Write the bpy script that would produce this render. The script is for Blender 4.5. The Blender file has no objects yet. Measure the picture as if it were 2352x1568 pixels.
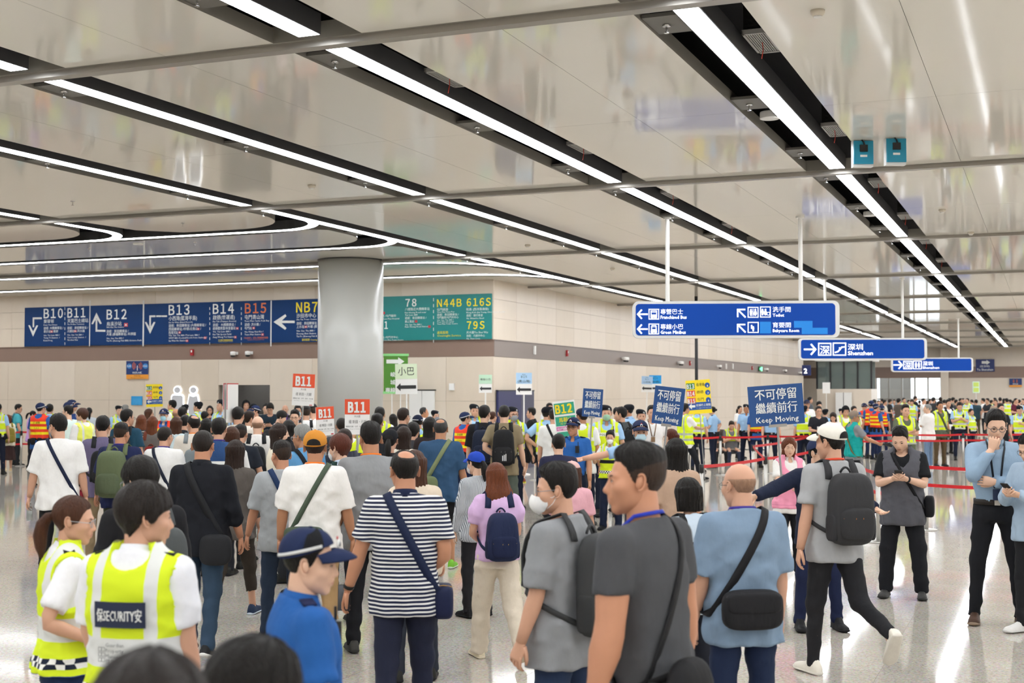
import bpy, math, random
import numpy as np
from mathutils import Vector, Matrix

SC = bpy.context.scene
COL = SC.collection
R = math.radians
# ------------------------------------------------------------------ camera, world, exposure
FPX, CX, CY, HCAM = 3003.0, 1176.0, 784.0, 2.1      # focal length in pixels of the 2352x1568 frame
PITCH = math.atan((898 - CY) / FPX)
cam_d = bpy.data.cameras.new('camera')
cam_d.sensor_width = 36.0
cam_d.lens = 36.0 * FPX / 2352
cam_d.clip_end = 300
cam_d.dof.use_dof = True
cam_d.dof.focus_distance = 12.5
cam_d.dof.aperture_fstop = 3.4
cam = bpy.data.objects.new('camera', cam_d)
COL.objects.link(cam)
cam.location = (0, 0, HCAM)
cam.rotation_euler = (math.pi / 2 + PITCH, 0, 0)
SC.camera = cam
wd = bpy.data.worlds.new('world'); SC.world = wd; wd.use_nodes = True
wd.node_tree.nodes['Background'].inputs[0].default_value = (0.86, 0.94, 1.0, 1)
wd.node_tree.nodes['Background'].inputs[1].default_value = 2.4
SC.view_settings.view_transform = 'Standard'
SC.view_settings.look = 'None'
SC.view_settings.exposure = 0.0
SC.view_settings.gamma = 1.0
SC.view_settings.use_curve_mapping = False
SC.cycles.use_denoising = True
SC.cycles.use_adaptive_sampling = True
SC.cycles.adaptive_threshold = .09
SC.cycles.use_light_tree = False
SC.cycles.adaptive_min_samples = 16
SC.cycles.max_bounces = 5
SC.cycles.diffuse_bounces = 4
SC.cycles.glossy_bounces = 2
SC.cycles.transparent_max_bounces = 4
SC.cycles.sample_clamp_indirect = 6.0
LAMP = 22.3                                           # radiance of the ceiling light strips

# ------------------------------------------------------------------ axes of the hall
TH = R(22.3)
SU, CU = math.sin(TH), math.cos(TH)
ZC = 5.0                                              # ceiling height
S_WALL, K_WALL, S_END, S_FAR = 31.2, -13.3, 77.5, 93.0
def W(s, k, z=0.0):
    return Vector((s * SU + k * CU, s * CU - k * SU, z))
def ray(x, y):
    a, b = (x - CX) / FPX, -(y - CY) / FPX
    c, s = math.cos(PITCH), math.sin(PITCH)
    return Vector((a, c - s * b, s + c * b))
def at_depth(x, y, Y):
    r = ray(x, y); t = Y / r.y
    return Vector((r.x * t, Y, HCAM + r.z * t))
def at_z(x, y, z):
    r = ray(x, y); t = (z - HCAM) / r.z
    return Vector((r.x * t, r.y * t, z))
def sk(v):
    return v.x * SU + v.y * CU, v.x * CU - v.y * SU
def on_plane(x, y, o, n):
    r = ray(x, y); c = Vector((0, 0, HCAM))
    return c + r * ((o - c).dot(n) / r.dot(n))

# ------------------------------------------------------------------ materials
MATS = {}
def srgb(c):
    if isinstance(c, str):
        c = [int(c[i:i + 2], 16) / 255 for i in (0, 2, 4)]
        return tuple(v / 12.92 if v <= 0.04045 else ((v + 0.055) / 1.055) ** 2.4 for v in c) + (1,)
    return tuple(c) + (1,)
def mat(name, col, rough=0.6, metal=0.0, spec=0.5, emit=0.0, noise=0.0, nscale=(30, 30, 30), bump=0.0, bscale=(60, 60, 60), trans=0.0, bd=.01):
    if name in MATS: return MATS[name]
    m = bpy.data.materials.new(name); m.use_nodes = True
    nt = m.node_tree; b = nt.nodes['Principled BSDF']
    c = srgb(col)
    b.inputs['Base Color'].default_value = c
    b.inputs['Roughness'].default_value = rough
    b.inputs['Metallic'].default_value = metal
    b.inputs['Specular IOR Level'].default_value = spec
    b.inputs['Transmission Weight'].default_value = trans
    if emit:
        b.inputs['Emission Color'].default_value = c
        b.inputs['Emission Strength'].default_value = emit
    def tex(scale):
        tc = nt.nodes.new('ShaderNodeTexCoord'); mp = nt.nodes.new('ShaderNodeMapping')
        mp.inputs['Scale'].default_value = scale
        nt.links.new(tc.outputs['Object'], mp.inputs[0])
        n = nt.nodes.new('ShaderNodeTexNoise'); n.inputs['Scale'].default_value = 1.0; n.inputs['Detail'].default_value = 3
        nt.links.new(mp.outputs[0], n.inputs['Vector'])
        return n
    if noise:
        n = tex(nscale)
        mx = nt.nodes.new('ShaderNodeMix'); mx.data_type = 'RGBA'
        mx.inputs[6].default_value = tuple(v * (1 - noise) for v in c[:3]) + (1,)
        mx.inputs[7].default_value = tuple(min(1, v * (1 + noise)) for v in c[:3]) + (1,)
        nt.links.new(n.outputs['Fac'], mx.inputs[0]); nt.links.new(mx.outputs[2], b.inputs['Base Color'])
    if bump:
        n = tex(bscale); bp = nt.nodes.new('ShaderNodeBump')
        bp.inputs['Strength'].default_value = bump; bp.inputs['Distance'].default_value = bd
        nt.links.new(n.outputs['Fac'], bp.inputs['Height']); nt.links.new(bp.outputs[0], b.inputs['Normal'])
    MATS[name] = m
    return m

def floor_material():
    m = bpy.data.materials.new('polished_terrazzo'); m.use_nodes = True
    nt = m.node_tree; b = nt.nodes['Principled BSDF']; L = nt.links.new
    tc = nt.nodes.new('ShaderNodeTexCoord')
    n1 = nt.nodes.new('ShaderNodeTexNoise'); n1.inputs['Scale'].default_value = 38; n1.inputs['Detail'].default_value = 5; n1.inputs['Roughness'].default_value = .75
    n2 = nt.nodes.new('ShaderNodeTexNoise'); n2.inputs['Scale'].default_value = 1.3; n2.inputs['Detail'].default_value = 3
    v = nt.nodes.new('ShaderNodeTexVoronoi'); v.inputs['Scale'].default_value = 75
    for n in (n1, n2, v): L(tc.outputs['Object'], n.inputs['Vector'])
    r = nt.nodes.new('ShaderNodeValToRGB'); cr = r.color_ramp
    cr.elements[0].position = .30; cr.elements[0].color = srgb('847c73')
    cr.elements[1].position = .66; cr.elements[1].color = srgb('dad4ca')
    e = cr.elements.new(.46); e.color = srgb('c2bbb0')
    L(n1.outputs['Fac'], r.inputs[0])
    mx = nt.nodes.new('ShaderNodeMix'); mx.data_type = 'RGBA'; mx.blend_type = 'MULTIPLY'; mx.inputs[0].default_value = .35
    r2 = nt.nodes.new('ShaderNodeValToRGB'); r2.color_ramp.elements[0].color = (.72, .70, .67, 1); r2.color_ramp.elements[0].position = .35
    r2.color_ramp.elements[1].position = .62
    L(n2.outputs['Fac'], r2.inputs[0]); L(r.outputs[0], mx.inputs[6]); L(r2.outputs[0], mx.inputs[7])
    mx2 = nt.nodes.new('ShaderNodeMix'); mx2.data_type = 'RGBA'; mx2.blend_type = 'MULTIPLY'; mx2.inputs[0].default_value = .25
    L(mx.outputs[2], mx2.inputs[6]); L(v.outputs['Color'], mx2.inputs[7])
    L(mx2.outputs[2], b.inputs['Base Color'])
    b.inputs['Roughness'].default_value = .075
    b.inputs['Specular IOR Level'].default_value = .45
    MATS['terrazzo'] = m
    return m

# ------------------------------------------------------------------ mesh helpers
class MB:
    """collects vertices, faces and material slots; build() links one mesh object"""
    def __init__(self):
        self.v, self.f, self.m, self.mats, self.n = [], [], [], [], 0
    def slot(self, m):
        if m not in self.mats: self.mats.append(m)
        return self.mats.index(m)
    def add(self, verts, faces, m=None):
        verts = np.asarray(verts, dtype=np.float32).reshape(-1, 3)
        self.v.append(verts)
        off = self.n; self.n += len(verts)
        k = self.slot(m) if m is not None else 0
        for f in faces:
            self.f.append([i + off for i in f])
        self.m += [k] * len(faces)
        return self
    def box(self, x0, x1, y0, y1, z0, z1, m=None):
        v = [(x, y, z) for z in (z0, z1) for y in (y0, y1) for x in (x0, x1)]
        return self.add(v, [(0, 2, 3, 1), (4, 5, 7, 6), (0, 1, 5, 4), (1, 3, 7, 5), (3, 2, 6, 7), (2, 0, 4, 6)], m)
    def prism(self, pts, z0, z1, m=None, axis='z'):
        n = len(pts)
        v = [(p[0], p[1], z0) for p in pts] + [(p[0], p[1], z1) for p in pts]
        a = sum(pts[i][0] * pts[(i + 1) % n][1] - pts[(i + 1) % n][0] * pts[i][1] for i in range(n))
        f = [tuple(range(n, 2 * n)), tuple(reversed(range(n)))] + [(i, (i + 1) % n, n + (i + 1) % n, n + i) for i in range(n)]
        if a < 0: f = [tuple(reversed(q)) for q in f]
        if axis == 'y': v = [(p[0], -p[2], p[1]) for p in v]      # drawn in the x-z plane, thickness along -y
        return self.add(v, f, m)
    def tube(self, pts, rad, n=8, m=None, cap=True, flat=None):
        v, f = tube(pts, rad, n, cap, flat)
        return self.add(v, f, m)
    def lathe(self, prof, n=16, m=None, c=(0, 0, 0)):
        v, f = [], []
        for r, z in prof:
            for i in range(n):
                a = 2 * math.pi * i / n
                v.append((c[0] + r * math.cos(a), c[1] + r * math.sin(a), c[2] + z))
        for j in range(len(prof) - 1):
            for i in range(n):
                k = (i + 1) % n
                f.append((j * n + i, j * n + k, (j + 1) * n + k, (j + 1) * n + i))
        f.append(tuple(reversed(range(n)))); f.append(tuple(range((len(prof) - 1) * n, len(prof) * n)))
        return self.add(v, f, m)
    def xf(self, fn):
        self.v = [np.asarray(fn(a), dtype=np.float32) for a in self.v]
        return self
    def mesh(self, name, m=None, smooth=False):
        me = bpy.data.meshes.new(name)
        v = np.concatenate(self.v) if self.v else np.zeros((0, 3), np.float32)
        me.from_pydata(v.tolist(), [], self.f)
        if m is not None and not self.mats: self.mats = [m]
        for k in self.mats: me.materials.append(k)
        if len(self.mats) > 1: me.polygons.foreach_set('material_index', self.m)
        if smooth: me.polygons.foreach_set('use_smooth', [True] * len(me.polygons))
        me.update()
        return me
    def build(self, name, m=None, parent=None, smooth=False, loc=None, rot=None):
        o = bpy.data.objects.new(name, self.mesh(name, m, smooth)); COL.objects.link(o)
        if parent is not None: o.parent = parent
        if loc is not None: o.location = loc
        if rot is not None: o.rotation_euler = rot
        return o
def tube(pts, rad, n=8, cap=True, flat=None):
    P = np.asarray(pts, float); k = len(P)
    rad = np.broadcast_to(np.asarray(rad, float), (k,))
    T = np.gradient(P, axis=0); T /= np.linalg.norm(T, axis=1)[:, None] + 1e-9
    up = np.array([0, 0, 1.0]) if abs(T[0][2]) < .9 else np.array([0, 1.0, 0])
    A = np.cross(T[0], up); A /= np.linalg.norm(A)
    V = []
    ang = np.arange(n) * 2 * np.pi / n
    for i in range(k):
        A = A - T[i] * A.dot(T[i]); A /= np.linalg.norm(A) + 1e-9
        B = np.cross(T[i], A)
        fl = 1.0 if flat is None else flat
        V.append(P[i] + rad[i] * (np.cos(ang)[:, None] * A + fl * np.sin(ang)[:, None] * B))
    V = np.concatenate(V)
    F = []
    for j in range(k - 1):
        for i in range(n):
            q = (i + 1) % n
            F.append((j * n + i, j * n + q, (j + 1) * n + q, (j + 1) * n + i))
    if cap:
        F.append(tuple(reversed(range(n)))); F.append(tuple(range((k - 1) * n, k * n)))
    return V, F
def tag(o, label=None, cat=None, group=None, kind=None):
    if label: o['label'] = label
    if cat: o['category'] = cat
    if group: o['group'] = group
    if kind: o['kind'] = kind
    return o
def empty(name, loc=(0, 0, 0), rz=0.0, parent=None):
    o = bpy.data.objects.new(name, None); COL.objects.link(o)
    o.location = loc; o.rotation_euler = (0, 0, rz); o.empty_display_size = .1
    if parent is not None: o.parent = parent
    return o
def hall(o):                                          # meshes drawn as (k, s, z)
    o.rotation_euler = (0, 0, -TH); return o
def copy_tree(o, parent=None):
    c = o.copy(); COL.objects.link(c)
    if parent is not None: c.parent = parent
    for ch in list(o.children): copy_tree(ch, c)
    return c
def rrect(w, h, r, n=5, cx=0, cy=0):
    p = []
    for sx, sy, a0 in ((1, 1, 0), (-1, 1, 90), (-1, -1, 180), (1, -1, 270)):
        for i in range(n + 1):
            a = R(a0 + 90 * i / n)
            p.append((cx + sx * (w / 2 - r) + r * math.cos(a), cy + sy * (h / 2 - r) + r * math.sin(a)))
    return p
ORD = ['first', 'second', 'third', 'fourth', 'fifth', 'sixth', 'seventh', 'eighth', 'ninth', 'tenth', 'eleventh', 'twelfth', 'thirteenth']

# ------------------------------------------------------------------ lettering (converted to meshes in one go at the end)
TEXTS = []
def text(board, s, x, y, size, m, align='LEFT', off=0.0, sx=1.0, z=0.0, bold=0.0, rot=0.0, w=None, fit=None):
    """s written on BOARD's own x-z plane, its front looking along -y; y is the baseline"""
    cu = bpy.data.curves.new('lettering', 'FONT')
    if len(s) <= 4 and s.isalnum() and s.isascii() and s.upper() == s and any(c.isdigit() for c in s) and len(s) > 1:
        s = ''.join(chr(ord(c) + 0xFEE0) for c in s); cu.space_character = .64   # wide digits: their 1 carries a flag
    cu.body = s; cu.size = size; cu.align_x = align; cu.resolution_u = 1 if size < .12 else 2
    cu.fill_mode = 'FRONT'
    o = bpy.data.objects.new('lettering', cu); COL.objects.link(o)
    TEXTS.append((o, board, x, y, z + off, m, sx, rot, w, fit, bold * size))
def flush_texts():
    bpy.context.view_layer.update()
    dg = bpy.context.evaluated_depsgraph_get()
    by = {}
    for o, board, x, y, off, m, sx, rot, w_, fit, bo in TEXTS:
        me = bpy.data.meshes.new_from_object(o.evaluated_get(dg))
        n = len(me.vertices)
        v = np.zeros(n * 3, np.float32); me.vertices.foreach_get('co', v); v = v.reshape(-1, 3)
        f = [tuple(p.vertices) for p in me.polygons]
        c, s_ = math.cos(rot), math.sin(rot)
        if n == 0: continue
        if w_: sx = w_ / max(1e-6, np.ptp(v[:, 0]))
        px, py = v[:, 0] * sx, v[:, 1]
        if w_: px = px - px.min()
        w = np.stack([px * c - py * s_ + x, np.full(n, -.004 - off), px * s_ + py * c + y], 1)
        for ci, (ox, oz) in enumerate(((0, 0),) if bo <= 0 else ((-bo, -bo * .7), (bo, -bo * .7), (-bo, bo * .7), (bo, bo * .7), (0, 0)) if bo > .0015 else ((-bo, 0), (bo, 0)) if bo > .0006 else ((0, 0),)):
            w2 = w + np.array([ox, -.0007 * ci, oz]); w2 = fit(w2) if fit is not None else w2
            by.setdefault((board.name, m.name), (board, m, MB()))[2].add(w2, f, m)
        bpy.data.meshes.remove(me)
    for o, *_ in TEXTS:
        cu = o.data; bpy.data.objects.remove(o); bpy.data.curves.remove(cu)
    for board, m, mb in by.values():
        o = mb.build('lettering', m, board)
    TEXTS.clear()

# ------------------------------------------------------------------ the hall
M_floor = floor_material()
M_ceil = mat('ceiling_panel', 'e9e5db', .06, spec=.2, noise=.02, nscale=(.3, .3, .3))
M_void = mat('ceiling_void', '26262a', .9)
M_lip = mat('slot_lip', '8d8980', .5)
M_rail = mat('rail_metal', 'a29d95', .35, .4)
M_lamp = mat('light_diffuser', (0.93, 0.96, 1.0), .5, emit=LAMP)
M_house = mat('lamp_housing', '4a4a4c', .5)
M_stone = mat('cream_stone', 'd6c8b6', .32, noise=.05, nscale=(3, 3, 1.2))
M_stone2 = mat('cream_stone_pale', 'dccfbf', .32, noise=.05, nscale=(3, 3, 1.2))
M_joint = mat('stone_joint', 'a89c8c', .8)
M_band = mat('brown_band', '8a7366', .3, noise=.06, nscale=(2, 2, 2))
M_white = mat('white_paint', 'ecebe8', .5)
M_glass = mat('clear_glass', 'dfe9ea', .05, trans=.85)
M_dark = mat('dark_metal', '2c2c2e', .4, .3)
M_steel = mat('brushed_steel', 'b9b7b2', .28, .9)
M_black = mat('black_plastic', '161617', .4)

SLOT = .42
LINES = [-2.5, -5.53, -8.55, -11.55]                  # light rows in the picture, from the picture's right side
LINES_R = [.53, 3.56, 6.59, 9.62, 12.65, 15.68, 18.71, 21.74]
RAILS = [9.35 + 8.1 * i for i in range(-3, 11)]
S0, S1, KL, KR = -15.0, S_FAR, -42.0, 24.0

def build_floor():
    fl = hall(MB().box(KL, KR, S0, S_FAR + 12, -.2, -.003, M_floor).build('floor', parent=None)); tag(fl, 'polished beige speckled stone floor', kind='structure')
    T = 1.2
    tiles, rest = [], MB()
    me = MB().box(.0015, T - .0015, .0015, T - .0015, -.02, 0, M_floor).mesh('tile')
    for i in range(int((KR - KL) / T)):
        for j in range(int((S_FAR - S0) / T)):
            k, s = KL + i * T, S0 + j * T
            c = W(s + T / 2, k + T / 2)
            d = c.y
            vis = d > 5 and abs(c.x) < d * .40 + .8
            tiles.append((d if vis else 999 + abs(d), k, s))
    tiles.sort()
    for n, (d, k, s) in enumerate(tiles):
        if n < 280:
            o = bpy.data.objects.new('tile', me); COL.objects.link(o); o.parent = fl; o.location = (k, s, 0)
        else:
            rest.add([(k + .0015, s + .0015, 0), (k + T - .0015, s + .0015, 0), (k + T - .0015, s + T - .0015, 0), (k + .0015, s + T - .0015, 0)], [(0, 1, 2, 3)], M_floor)
    tag(rest.build('floor_tile_field', parent=fl), kind='stuff')

def arc(cx, cy, r, a0, a1, n=10):
    return [(cx + r * math.cos(R(a0 + (a1 - a0) * i / n)), cy + r * math.sin(R(a0 + (a1 - a0) * i / n))) for i in range(n + 1)]

def build_ceiling():
    ce = hall(MB().box(KL, KR, S0, S_FAR + 1, ZC + .75, ZC + .95, M_void).build('ceiling'))
    tag(ce, 'glossy cream panel ceiling cut by dark light slots', kind='structure')
    TK = .13
    def panel(pts):
        mb = MB(); mb.prism(pts, ZC, ZC + TK, M_ceil)
        mb.mats.append(M_lip)
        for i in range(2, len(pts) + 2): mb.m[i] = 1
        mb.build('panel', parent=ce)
    def rect(k0, k1, s0, s1): panel([(k0, s0), (k1, s0), (k1, s1), (k0, s1)])
    ks = sorted(LINES + LINES_R)
    cols = [(ks[i] + SLOT, ks[i + 1] - SLOT) for i in range(len(ks) - 1)] + [(ks[-1] + SLOT, KR)]
    for a, b in zip(RAILS[:-1], RAILS[1:]):
        s0, s1 = a + .10, min(b - .10, S_FAR)
        if s0 > S_FAR: continue
        for k0, k1 in cols:
            if -12 < k0 < 1 and a > 0:
                km, sm = (k0 + k1) / 2, (s0 + s1) / 2
                for u0, u1 in ((k0, km - .0018), (km + .0018, k1)):
                    for v0, v1 in ((s0, sm - .0018), (sm + .0018, s1)): rect(u0, u1, v0, v1)
            else: rect(k0, k1, s0, s1)
        if b < 18:
            rect(-15.33, -11.55 - SLOT, s0, s1); rect(-18.9, -16.17, s0, s1); rect(KL, -19.7, s0, s1)
        if a > 33:
            rect(K_WALL - .02 if s1 < S_END + 4 else -30, -11.55 - SLOT, s0, s1)
    # the zone over the bus signs, where the rows bend to run along the wall
    e, kk = .38, -11.55 - SLOT
    f_, g_, h_, i_ = 20.15, 23.1, 26.3, 29.6
    r0 = RAILS[4] + .1
    panel([(-15.33, r0), (kk, r0)] + arc(kk - 1.5, f_ - e - 1.5, 1.5, 0, 90) + [(-14.6, f_ - e), (-15.2, f_ - e - .6)])
    panel([(KL, r0), (-16.17, r0)] + arc(-16.17 - 1.5, f_ - e - 1.5, 1.5, 0, 90) + [(KL, f_ - e)])
    panel([(KL, f_ + e), (kk - 1.2, f_ + e), (kk - .3, f_ + .1), (kk, f_ + .3)] + arc(kk - 1.6, g_ - e - 1.6, 1.6, 0, 90) + [(KL, g_ - e)])
    panel([(KL, g_ + e), (kk - 1.4, g_ + e), (kk - .3, g_), (kk, g_ + .3), (kk, 25.4), (KL, 25.4)])
    panel([(KL, 25.6), (kk, 25.6), (kk, h_ + 1.0), (kk - .4, h_ + .6)] + [(kk - 1.0, h_ - .05), (kk - 2, h_ - e), (KL, h_ - e)])
    panel([(KL, h_ + e), (kk - 2, h_ + e)] + arc(kk - 2, h_ + e + 2, 2.0, -90, 0)[1:] + [(kk, i_ + 1.2), (kk - .8, i_ + .1), (kk - 2.0, i_ - e), (KL, i_ - e)])
    panel([(KL, i_ + e), (kk - 2, i_ + e)] + arc(kk - 2, i_ + e + 2.0, 2.0, -90, 0)[1:] + [(kk, 33.55), (K_WALL - .1, 33.55), (K_WALL - .1, S_WALL + .3), (KL, S_WALL + .3)])
    # cross rails
    for i, s in enumerate(RAILS):
        if s > S_FAR - .5: continue
        k0 = K_WALL if s > S_WALL else KL
        if s > S_END: k0 = -30
        mb = MB()
        mb.box(k0, KR, s - .06, s + .06, ZC - .055, ZC + .03, M_rail)
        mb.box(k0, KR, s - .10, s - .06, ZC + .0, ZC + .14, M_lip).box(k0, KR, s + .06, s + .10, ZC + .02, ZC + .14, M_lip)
        mb.build('rail', parent=ce)
    return ce

def strip(path, w, name, label, group=None, hz=.10):
    """a light strip along PATH (points k, s): dark housing with a glowing diffuser below"""
    P = np.asarray(path, float)
    T = np.gradient(P, axis=0); T /= np.linalg.norm(T, axis=1)[:, None]
    N = np.stack([T[:, 1], -T[:, 0]], 1)
    n = len(P)
    def ribbon(hw, z0, z1, m):
        a, b = P + N * hw, P - N * hw
        v = [(*p, z0) for p in a] + [(*p, z0) for p in b] + [(*p, z1) for p in a] + [(*p, z1) for p in b]
        f = []
        for i in range(n - 1):
            f += [(i, i + 1, n + i + 1, n + i), (2 * n + i, 3 * n + i, 3 * n + i + 1, 2 * n + i + 1),
                  (i, 2 * n + i, 2 * n + i + 1, i + 1), (n + i, n + i + 1, 3 * n + i + 1, 3 * n + i)]
        f += [(0, n, 3 * n, 2 * n), (n - 1, 3 * n - 1, 4 * n - 1, 2 * n - 1)]
        return MB().add(v, f, m)
    c = P.mean(0)
    root = empty(name, W(c[1], c[0], ZC - .02), -TH)
    tag(root, label, 'ceiling light', group)
    def part(nm, hw, z0, z1, m):
        mb = ribbon(hw, z0, z1, m); mb.xf(lambda v: v - np.array([c[0], c[1], ZC - .02])); return mb.build(nm, parent=root)
    mb = MB(); a_, b_ = P + N * w / 2, P - N * w / 2
    mb.add([(*p, ZC - .010) for p in a_] + [(*p, ZC - .010) for p in b_], [(i, i + 1, n + i + 1, n + i) for i in range(n - 1)], M_lamp); mb.xf(lambda v: v - np.array([c[0], c[1], ZC - .02])); mb.build('diffuser', parent=root)
    part('housing', w / 2 + .012, ZC - .008, ZC + hz + .06, M_house)
    return root

def bracket(root, k, s, L):
    c = root.location
    o = MB().box(-.255, .06, -L / 2, L / 2, ZC + .02, ZC + .05, M_brk).build('bracket', parent=root)
    cc = sk(c)
    o.location = (k - cc[1], s - cc[0], -c.z)

M_brk = mat('bracket_grey', '6f6c66', .5)
M_chrome = mat('chrome', 'd8d8d8', .2, 1.0)
M_wire = mat('red_wire', 'd8402c', .5)
M_foil = mat('crumpled_foil', '3a3937', .25, .6, bump=1.0, bscale=(25, 25, 25))
M_grille = mat('grille_grey', 'a8a6a2', .45)
ROWN = ['row nearest the picture\'s right edge', 'second row from the right edge', 'third row from the right edge', 'fourth row with curved branches']

def sprinkler(s, k, label, group='ceiling sprinklers', z=ZC + .015):
    t = empty('sprinkler', W(s, k, z), 0)
    tag(t, label, 'sprinkler', group)
    MB().lathe([(.035, 0), (.033, -.008), (.012, -.012)], 12, M_chrome).build('flange', parent=t)
    MB().lathe([(.009, 0), (.009, -.04), (.004, -.045), (.004, -.055), (.022, -.058), (.022, -.062)], 8, M_chrome).build('nozzle', parent=t)

def build_lights():
    for li, k in enumerate(LINES):
        for ri, (a, b) in enumerate(zip(RAILS[:-1], RAILS[1:])):
            if a > S_FAR - 3: continue
            b2 = min(b, S_FAR - .5)
            seen = ri >= 2
            lab = ('white light strip, %s segment of the %s' % (ORD[ri - 2], ROWN[li])) if seen else 'white light strip in the rows above and behind the camera'
            n_ = 2
            if li == 3 and a > 24 and a < 26: path = [(k, s) for s in np.linspace(a + .10, b2 - .22, 6)]
            else: path = [(k, a + .10), (k, (a + b2) / 2), (k, b2 - .22)]
            t = strip(path, .195, 'light_strip', lab, 'ceiling light strips' if seen else 'light strips behind the camera')
            if seen and ri < 8:
                for q, ds in enumerate((.68, 3.8, 6.75)):
                    s = a + ds
                    bracket(t, k - .16, s, .5)
                    if ri < 6: sprinkler(s, k - .28, 'small chrome sprinkler, %s along the %s light slot' % (ORD[(ri - 2) * 3 + q], ['right-hand', 'central', 'mid-left', 'far-left'][li]), 'sprinklers beside the light strips')
    for i, k in enumerate(LINES_R):
        strip([(k, S0 + 1), (k, 40), (k, S_FAR - .5)], .195, 'light_strip', 'endless white light strip over the open side of the hall, %s row out of frame' % ORD[i], 'light strips over the open side of the hall')
    kk = -11.55
    for k in (-15.75, -19.3):
        for a, b in zip(RAILS[:4], RAILS[1:5]):
            seen = k > -16 and b > 15
            strip([(k, a + .22), (k, (a + b) / 2), (k, b - .22)], .195, 'light_strip', 'white light strip cut off at the left edge, fifth row' if seen else 'white light strip left of the frame', None if seen else 'light strips left of the frame')
    r = 1.25
    def bend(k, s, toward, kl=KL + .5):
        a = [(kl, s)] + [(x, s) for x in np.linspace(kl + 1, k - r, 10)]
        if toward < 0: c = arc(k - r, s - r, r, 90, 0, 12)
        else: c = arc(k - 2.2, s + 2.2, 2.2, -90, 0, 12)
        return [p for p in a if p[0] < c[0][0] - .05] + c
    strip([(-15.75, RAILS[4] + .22), (-15.75, 18.2)] + [p for p in reversed(bend(-15.75, 20.15, -1, -18.4))], .17, 'light_strip', 'J-shaped light strip curling back to the left near the left edge')
    strip(bend(kk, 20.15, -1), .17, 'light_strip', 'light strip curving off the fourth row, nearest the camera of the curved ones')
    strip(bend(kk, 23.1, -1), .17, 'light_strip', 'light strip curving off the fourth row just before the round column')
    strip(bend(kk, 26.3, 1), .17, 'light_strip', 'light strip running behind the round column top, second from the wall')
    strip(bend(kk, 29.6, 1), .17, 'light_strip', 'light strip running along the wall above the bus route board')

def grille(s, k, label):
    t = empty('air_vent', W(s, k, ZC + .10), -TH); tag(t, label, 'air vent', 'air vents in the light slots')
    mb = MB(); w, l = .105, .34
    mb.box(-w, -w + .02, -l, l, -.02, .02).box(w - .02, w, -l, l, -.02, .02).box(-w, w, -l, -l + .03, -.02, .02).box(-w, w, l - .03, l, -.02, .02)
    mb.build('frame', M_grille, t)
    me = None
    for i in range(9):
        x = -w + .03 + i * (2 * w - .06) / 8
        if me is None:
            o = MB().box(-.005, .005, -l + .03, l - .03, -.012, .012).build('slat', M_grille, t); me = o.data
        else:
            o = bpy.data.objects.new('slat', me); COL.objects.link(o); o.parent = t
        o.location = (x, 0, 0)
    MB().box(-w + .01, w - .01, -l + .02, l - .02, .03, .25).build('duct', M_foil, t)
    MB().tube([(0, 0, -.01), (.01, -.02, -.08), (.0, -.03, -.16)], .004, 5).build('wire', M_wire, t)

def smoke(s, k, label):
    t = empty('smoke_detector', W(s, k, ZC)); tag(t, label, 'smoke detector', 'smoke detectors on the ceiling')
    MB().lathe([(.055, 0), (.055, -.02), (.05, -.03), (.035, -.045)], 16).build('base', mat('detector_cream', 'd8cfbf', .5), t, True)
    MB().lathe([(.034, -.044), (.033, -.052), (.02, -.055)], 12).build('sensor', M_white, t, True)

def drum(s, k, label, z=ZC + .03):
    t = empty('ceiling_speaker', W(s, k, z)); tag(t, label, 'speaker')
    MB().lathe([(.10, .03), (.105, .02), (.105, -.04), (.098, -.045)], 20).build('drum', M_white, t)
    MB().tube([(0, 0, .02), (0, 0, .5)], .012, 6).build('rod', M_dark, t)

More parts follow.
